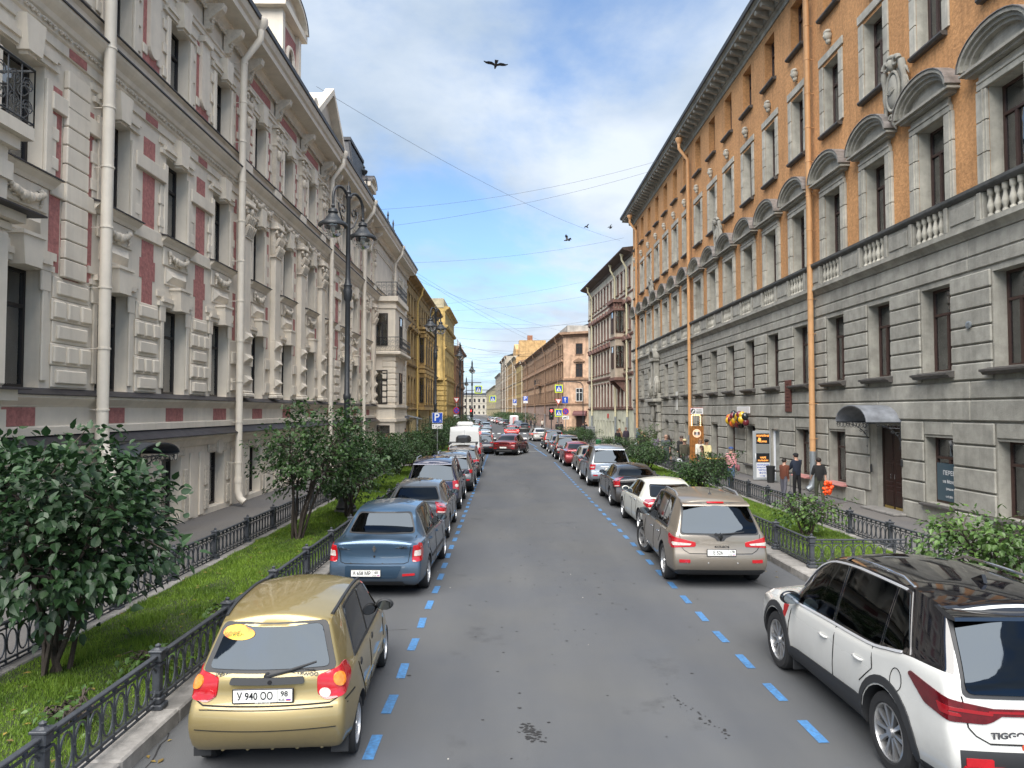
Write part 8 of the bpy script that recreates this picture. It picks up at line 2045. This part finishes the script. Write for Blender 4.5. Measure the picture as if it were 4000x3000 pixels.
    for s, sx in (('l',-1),('r',1)):
        w, h = J['wr'+s], J['hd'+s]; d = (h-w).normalized(); sd_ = Vector((0,1,0)) - d*d.y; sd_.normalize(); fg = MB()
        for q, (off, ln_) in enumerate(((-.030,.060),(-.011,.074),(.009,.078),(.028,.068))):
            b = h + sd_*off*k; m_ = b + d*ln_*.55*k + Vector((-sx*.006*k,0,0)); e_ = m_ + d*ln_*.4*k + Vector((-sx*.022*k,0,0)); fg.tube([b-d*.02*k, m_, e_], [.0105*k,.0095*k,.007*k], 5)
        b = w + d*.03*k + sd_*.03*k; fg.tube([b, b+(d*.03+sd_*.025)*k, b+(d*.06+sd_*.03)*k], [.012*k,.010*k,.007*k], 5)
        ob('fingers', fg.mesh('fingers', SKIN, 60), o)
    return o, J
P_ = person
P_('boy in brown sweatshirt and grey trousers reaching to his friend', 10.05, 25.6, -55, 1.42, (6,-8), (2,8), (35,-5), (55,20), (8,4), topc=(.12,.035,.018), bot=(.09,.09,.11), shoe=(.45,.42,.4), hair=(.015,.010,.008))
P_('boy in dark blue jacket and black trousers riding a scooter', 10.85, 26.4, 8, 1.56, (3,-3), (2,2), (28,28), (40,40), (6,6), topc=(.012,.018,.035), bot=(.012,.012,.014), shoe=(.4,.4,.4), hair=(.012,.01,.01), cap=(.012,.012,.014))
o_, J_ = P_('boy in black T-shirt and camouflage trousers holding orange toy', 10.8, 24.4, -10, 1.53, (8,-8), (2,10), (10,-16), (30,12), (12,10), topc=(.012,.012,.013), bot=(.05,.055,.035), shoe=(.5,.5,.5), hair=(.02,.012,.009), sleeve='short')
og = MB(); ro = random.Random(4)
for _ in range(40):
    a = ro.uniform(0,6.28); b = ro.uniform(-1.4,1.4); r = .17*ro.uniform(.75,1.1); og.ell((r*math.cos(a)*math.cos(b), r*.7*math.sin(a)*math.cos(b), r*1.25*math.sin(b)-.2), (.055,.055,.055), 6, 5)
hp = J_['hdr']; bt_ = tag(ob('orange_toy', og.mesh('orange_toy', mat('neon_orange',(.95,.10,.015),rough=.5), 60)), 'bright orange crinkled toy in the hand of the black-shirted boy', 'toy')
bt_.location = (10.8 + hp.x*math.cos(R(-10)) - hp.y*math.sin(R(-10)) + .04, 24.4 + hp.x*math.sin(R(-10)) + hp.y*math.cos(R(-10)), .15 + hp.z)
sct = thing('kick_scooter', 'black kick scooter under the boy in the dark blue jacket', 'scooter', (10.75, 26.35, .15), R(8))
ob('deck', MB().box(-.07,-.35,.07,.07,.30,.10,0,.01).mesh('deck', BLKPL), sct); ob('steering_post', MB().tube([(0,.36,.06),(0,.30,.5),(0,.27,.85)],.018,6).tube([(-.2,.27,.86),(.2,.27,.86)],.014,6).mesh('steering_post', ALLOY, 60), sct)
for y_ in (-.33,.37): ob('wheel', MB().lathe([(.02,-.018),(.075,-.018),(.075,.018),(.02,.018)],14,(0,y_,.075),'x').mesh('wheel', RUBBER), sct)
P_('man in pink jacket, blue cap and jeans walking by the fence', 9.35, 29.4, -25, 1.66, (16,-16), (4,20), (20,-8), (60,25), (6,4), topc=(.62,.28,.30), bot=(.07,.12,.20), shoe=(.25,.22,.2), hair=(.2,.18,.16), cap=(.03,.07,.22), lean=6)
ob_bag = tag(ob('shoulder_bag', MB().box(-.05,-.16,-.14,.05,.16,.12,0,.04).mesh('shoulder_bag', cloth('mauve',(.22,.08,.10)), 60)), 'mauve shoulder bag at the hip of the pink-jacketed man', 'bag'); ob_bag.location = (9.62, 29.35, .98)
P_('man in pale yellow sweatshirt and black cap behind a counter', 9.75, 34.3, 150, 1.76, (3,-3), (0,0), (20,20), (60,60), (6,6), topc=(.60,.52,.28), bot=(.1,.1,.12), cap=(.012,.012,.012))
P_('fair-haired person standing behind the man in yellow', 9.9, 36.0, 170, 1.72, (2,-2), (0,0), topc=(.6,.58,.5), hair=(.22,.11,.045), long_hair=True)
P_('woman with long brown hair before the yellow counter', 9.35, 33.6, 60, 1.5, (2,-2), (0,0), topc=(.15,.09,.06), hair=(.05,.022,.014), long_hair=True)
P_('man in olive jacket and beige cap carrying a white bag', 9.25, 36.6, 172, 1.70, (14,-12), (4,18), topc=(.065,.06,.04), bot=(.06,.06,.06), cap=(.5,.42,.24), build=1.1)
sbg = tag(ob('carrier_bag', wobble(MB().box(-.13,-.05,-.36,.13,.05,0,0,.05), .012).mesh('carrier_bag', mat('thin_plastic',(.62,.64,.66),rough=.5), 60)), 'white plastic carrier bag beside the man in olive', 'bag'); sbg.location = (8.98, 36.55, .85)
P_('young man in black hooded jacket with grey hood', 9.75, 39.2, 165, 1.78, (14,-14), (4,18), topc=(.016,.016,.018), bot=(.02,.02,.025), hair=(.06,.04,.03))
P_('bald man in grey T-shirt facing the camera on the right pavement', 9.2, 40.6, 178, 1.78, (14,-14), (4,18), topc=(.085,.095,.105), bot=(.05,.06,.08), hair=(.35,.22,.16), sleeve='short', build=1.1)
P_('woman in black dress with long dark hair seen from behind', 9.75, 42.4, 0, 1.72, (16,-16), (3,20), topc=(.012,.012,.013), bot=(.25,.16,.13), long_hair=True, skirt=True)
P_('person in mauve hooded top walking away', 9.35, 44.2, 5, 1.72, (12,-12), topc=(.26,.20,.32), bot=(.03,.03,.035), long_hair=True)
P_('person in black with lilac bag walking away', 9.05, 46.0, 0, 1.76, (12,-12), topc=(.02,.02,.02), bot=(.02,.02,.022))
P_('stocky bald man in black T-shirt beside the far drainpipe', 9.3, 48.4, 176, 1.76, (10,-10), topc=(.015,.015,.016), hair=(.4,.26,.2), sleeve='short', build=1.25)
P_('woman in black top and long black hair by the stone wall', 9.05, 57.0, 165, 1.66, (14,-14), topc=(.012,.012,.013), bot=(.015,.015,.018), long_hair=True, hair=(.012,.009,.008))
P_('woman with blond hair behind the woman in black', 9.6, 59.5, 160, 1.7, topc=(.3,.2,.12), hair=(.35,.2,.08), long_hair=True)
P_('man in dark plum shirt near the pale cream building', 10.1, 59.2, 150, 1.78, topc=(.035,.025,.04), bot=(.05,.05,.06), hair=(.2,.13,.1))
P_('person in blue denim jacket seen from behind, right pavement', 10.6, 56.0, 0, 1.75, topc=(.05,.075,.13), bot=(.08,.12,.2), hair=(.12,.07,.03))
for i, (x, y, c, l) in enumerate(((10.0,88,(.02,.02,.02),'person in black coat with white shirt at the right corner'),(9.2,83.5,(.03,.03,.03),'person with dark jacket over white top by the grey cabinet'),(6.6,90,(.02,.02,.025),'dark-clad person waiting left of the right traffic light'),(7.2,91,(.03,.03,.03),'second dark-clad person waiting at the right traffic light'),(6.2,118,(.5,.46,.4),'pedestrian in pale jacket with backpack beyond the crossing'),(4.6,127,(.05,.045,.05),'dark pedestrian walking on the far right pavement'),(3.9,132,(.03,.03,.03),'second dark pedestrian on the far right pavement'),(5.1,123,(.10,.09,.08),'pedestrian in grey walking nearest the far parking sign'))):
    P_(l, x, y, 175 if i % 2 else 10, 1.74, topc=c, bot=(.03,.03,.035), hair=(.04,.025,.015))
P_('man in dark jacket and white shirt on the left pavement', -7.8, 55.5, 178, 1.80, topc=(.02,.02,.024), bot=(.03,.03,.04), hair=(.025,.015,.01), long_hair=True)
P_('woman with red-brown hair half hidden by left bushes', -6.85, 42.2, 0, 1.68, topc=(.2,.08,.05), bot=(.06,.1,.2), hair=(.22,.06,.02), long_hair=True)
P_('person in black top and blue jeans half hidden by left bushes', -6.55, 40.9, 5, 1.72, topc=(.015,.015,.018), bot=(.06,.13,.28), hair=(.015,.01,.01))
P_('dark-haired person near the mansion wall behind left bushes', -7.9, 47.5, 180, 1.74, topc=(.03,.03,.035), hair=(.015,.01,.01))
P_('person in pink top behind the far left bushes', -6.7, 62.0, 178, 1.66, topc=(.55,.10,.22), hair=(.03,.02,.015))

# ------------------------------------------------------------------ cafe things on the right pavement
WOODP = mat('varnished_wood', (.34,.14,.035), rough=.45, var=.45, vscale=4)
wp = thing('cafe_board', 'tall varnished wooden board with round dog-face logo by the cafe', 'sign board', (11.62, 43.0, .15))
for k in range(5): ob('plank', MB().box(-.45+.18*k+.004,-.03,0,-.27+.18*k-.004,.03,2.25,0,.006).mesh('plank', WOODP), wp)
lg_ = ob('logo_disc', MB().lathe([(0,-.05),(.25,-.05),(.26,-.03)],24,(0,0,1.8),'y').mesh('logo_disc', mat('logo_cream',(.85,.55,.38),rough=.5,emit=(1,.55,.3),estr=.1)), wp)
df = MB().ell((0,-.055,1.78),(.10,.01,.13),12,8); df.ell((-.12,-.056,1.80),(.055,.01,.12),10,6,1); df.ell((.12,-.056,1.80),(.055,.01,.12),10,6,1); df.ell((-.05,-.062,1.83),(.03,.008,.05),8,5,1); df.ell((.05,-.062,1.83),(.03,.008,.05),8,5,1); df.ell((0,-.064,1.74),(.025,.006,.018),8,5,1)
ob('dog_emblem', df.mesh('dog_emblem', [SW, mat('emblem_brown',(.04,.02,.015),rough=.7)], 60), lg_)
cs = thing('cafe_sign', 'small white projecting cafe sign above the wooden board', 'sign', (11.66, 43.1, 3.1))
ob('sign_box', MB().box(-.40,-.06,0,.40,.06,.40,0,.01).mesh('sign_box', SR), cs); ob('sign_face', MB().box(-.385,-.066,.015,.385,-.058,.385).mesh('sign_face', SW), cs)
ob('roundel', MB().ell((-.24,-.07,.2),(.13,.01,.15),14,8).ell((-.21,-.078,.23),(.06,.008,.06),8,6,1).ell((-.27,-.078,.14),(.05,.008,.05),8,6,1).mesh('roundel', [SK, SW], 60), cs)
ob('lettering', text_mesh('КОФЕ', .11, SK, .002), cs, (.13,-.07,.27)); ob('lettering', text_mesh('БОН', .16, SK, .002, .003), cs, (.13,-.07,.12)); ob('bracket', MB().box(.40,-.02,.1,.46,.02,.3).mesh('bracket', IRON), cs)
BULB = mat('warm_bulb', (.9,.6,.3), rough=.4, emit=(1,.62,.28), estr=.9)
gs = thing('bulb_garland', 'string of warm lit bulbs framing the cafe doorway', 'light string', (11.75, 43.3, 1.2))
bl = MB().ell((0,0,0),(.035,.035,.045),7,6).mesh('bulb', BULB, 60)
ob('cord', MB().tube([(-.36,0,1.2),(-.36,0,1.88),(.18,0,1.88),(.18,0,0)],.012,5).mesh('cord', BLKPL), gs)
for k in range(7): ob('bulb', bl, gs, (-.36,-.03,1.24+.095*k))
for k in range(5): ob('bulb', bl, gs, (-.30+.11*k,-.03,1.86))
for k in range(14): ob('bulb', bl, gs, (.18,-.03,.06+.13*k))
bg_ = thing('balloon_garland', 'cluster of black, orange, yellow and maroon balloons above a door', 'balloons', (11.75, 35.6, 2.85)); rb2 = random.Random(12)
bc = [mat('balloon_%d'%i, c, rough=.25, coat=.5) for i, c in enumerate(((.015,.02,.02),(.65,.13,.02),(.62,.38,.02),(.16,.02,.03)))]
bms = [MB().ell((0,0,0),(.17,.17,.19),14,10).lathe([(.0,-.19),(.025,-.215)],6).mesh('balloon', c, 70) for c in bc]
for k in range(30):
    t = (k+.5)/30; ob('balloon', bms[(k*7+k//3) % 4], bg_, (rb2.uniform(-.22,.05), -1.25+2.5*t, rb2.uniform(-.26,.26) + .12*abs(2*t-1)))
ob('fascia_board', blk(1.9,.34,.05,SW), rb, (35.6,.09,3.36))
# open door panel plastered with signs
dp = thing('advert_door', 'grey open shop door covered with coffee and copy-centre signs', 'door', (11.72, 32.35, .15))
ob('door_leaf', MB().box(-.42,-.025,.04,.42,.025,2.26,0,.008).mesh('door_leaf', mat('grey_door',(.34,.36,.37),rough=.5)), dp); ob('door_handle', MB().tube([(-.33,-.03,.88),(-.33,-.09,.9),(-.33,-.09,1.2),(-.33,-.03,1.22)],.015,6).mesh('door_handle', SW, 60), dp)
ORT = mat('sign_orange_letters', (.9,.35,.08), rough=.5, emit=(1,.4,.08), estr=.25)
def board(z0, z1, m, lines, lm, x=.03, w=.30):
    f = ob('sign_panel', MB().box(-w,-.034,z0,w,-.027,z1).mesh('sign_panel', m), dp, (x,0,0))
    for t_, zz_, s_ in lines: ob('lettering', text_mesh(t_, s_, lm, .001, .003), f, (0,-.036,zz_))
    return f
b1 = board(1.66,2.14,SK,[('КОФЕЙНЯ',2.03,.115),('COFFEE',1.77,.105)],ORT)
ob('coffee_pot', MB().prism([(-.24,1.78),(-.1,1.78),(-.08,1.9),(-.14,1.95),(-.2,1.95)],'y',-.038,-.034).mesh('coffee_pot', ORT), b1)
board(1.26,1.64,mat('grey_panel',(.20,.20,.18),rough=.6),[],SK); board(.84,1.24,SK,[('VAPE',1.04,.12),('КАЛЬЯНЫ',.91,.095)],ORT)
board(.14,.80,SW,[('КОПИЦЕНТР',.71,.085),('КАНЦТОВАРЫ',.59,.08),('ЧЕРТЕЖИ',.47,.09),('ФОТО',.34,.12)],SB)
ob('arrow', MB().box(-.12,-.036,.20,.06,-.034,.22).prism([(.05,.17),(.05,.25),(.13,.21)],'y',-.036,-.034).mesh('arrow', SB), dp)
ob('door_frame', MB().box(-.55,-.08,0,-.46,.0,2.35).box(.46,-.08,0,.55,.0,2.35).box(-.46,-.08,2.27,.46,.0,2.35).mesh('door_frame', SW), rb, (31.7,-.1,.16))
# window poster of the moved shop
po = ob('window_poster', MB().box(-.42,-.004,0,.42,.004,1.05).mesh('window_poster', mat('poster_blue',(.05,.085,.11),rough=.4)), rb, (19.85,-.27,.80))
for t_, z_, s_, x_ in (('ПЕРЕЕ',.78,.17,.12),('на Мохо',.54,.13,.10),('(вход со',.34,.08,.14),('т.+7 (911',.12,.085,.12)): ob('lettering', text_mesh(t_, s_, SW, .001, .002), po, (x_*-1+.0,.006,z_), R(180))
# litter bin, cabinet, lawn bin, counter, clothes
tb = thing('litter_bin', 'dark litter bin beside the advert-covered shop door', 'bin', (11.75, 31.4, .15)); ob('bin_body', MB().lathe([(.14,0),(.16,.05),(.18,.65),(.19,.68)],14).mesh('bin_body', BLKPL, 40), tb); ob('bin_rim', MB().lathe([(.19,.68),(.20,.70),(.20,.74),(.16,.74)],14,(0,0,0),'z',0,False).mesh('bin_rim', IRON, 40), tb)
cbx = thing('street_cabinet', 'grey street cabinet on the pavement by the pale cream building', 'cabinet', (9.55, 79.5, .15)); ob('cabinet_body', MB().box(-.5,-.25,0,.5,.25,1.35,0,.02).mesh('cabinet_body', GREYP), cbx); ob('cabinet_roof', MB().box(-.54,-.29,1.35,.54,.29,1.41,0,.01).mesh('cabinet_roof', GREYP), cbx); ob('cabinet_door', MB().box(-.44,-.262,.1,.44,-.25,1.28).mesh('cabinet_door', mat('cabinet_grey',(.22,.23,.24),rough=.5)), cbx)
gb = thing('lawn_bin', 'small green bin standing on the right lawn', 'bin', (7.7, 58.5, .2)); ob('bin_body', MB().lathe([(.2,0),(.24,.65)],14).mesh('bin_body', mat('bin_green',(.02,.14,.05),rough=.5), 40), gb); ob('bin_lid', MB().lathe([(.26,.65),(.26,.70),(.1,.76)],14).mesh('bin_lid', MATS['bin_green'], 40), gb)
ct = thing('counter', 'small yellow-topped counter in front of the man in pale yellow', 'table', (9.9, 33.2, .15)); ob('counter_top', MB().box(-.5,-.2,.92,.5,.2,.97,0,.01).mesh('counter_top', mat('counter_yellow',(.55,.33,.06),rough=.5)), ct); ob('counter_body', MB().box(-.42,-.15,0,.42,.15,.92).mesh('counter_body', BLKPL), ct)
# cameras on the wall corners
bpy.data.scenes.remove(TS)
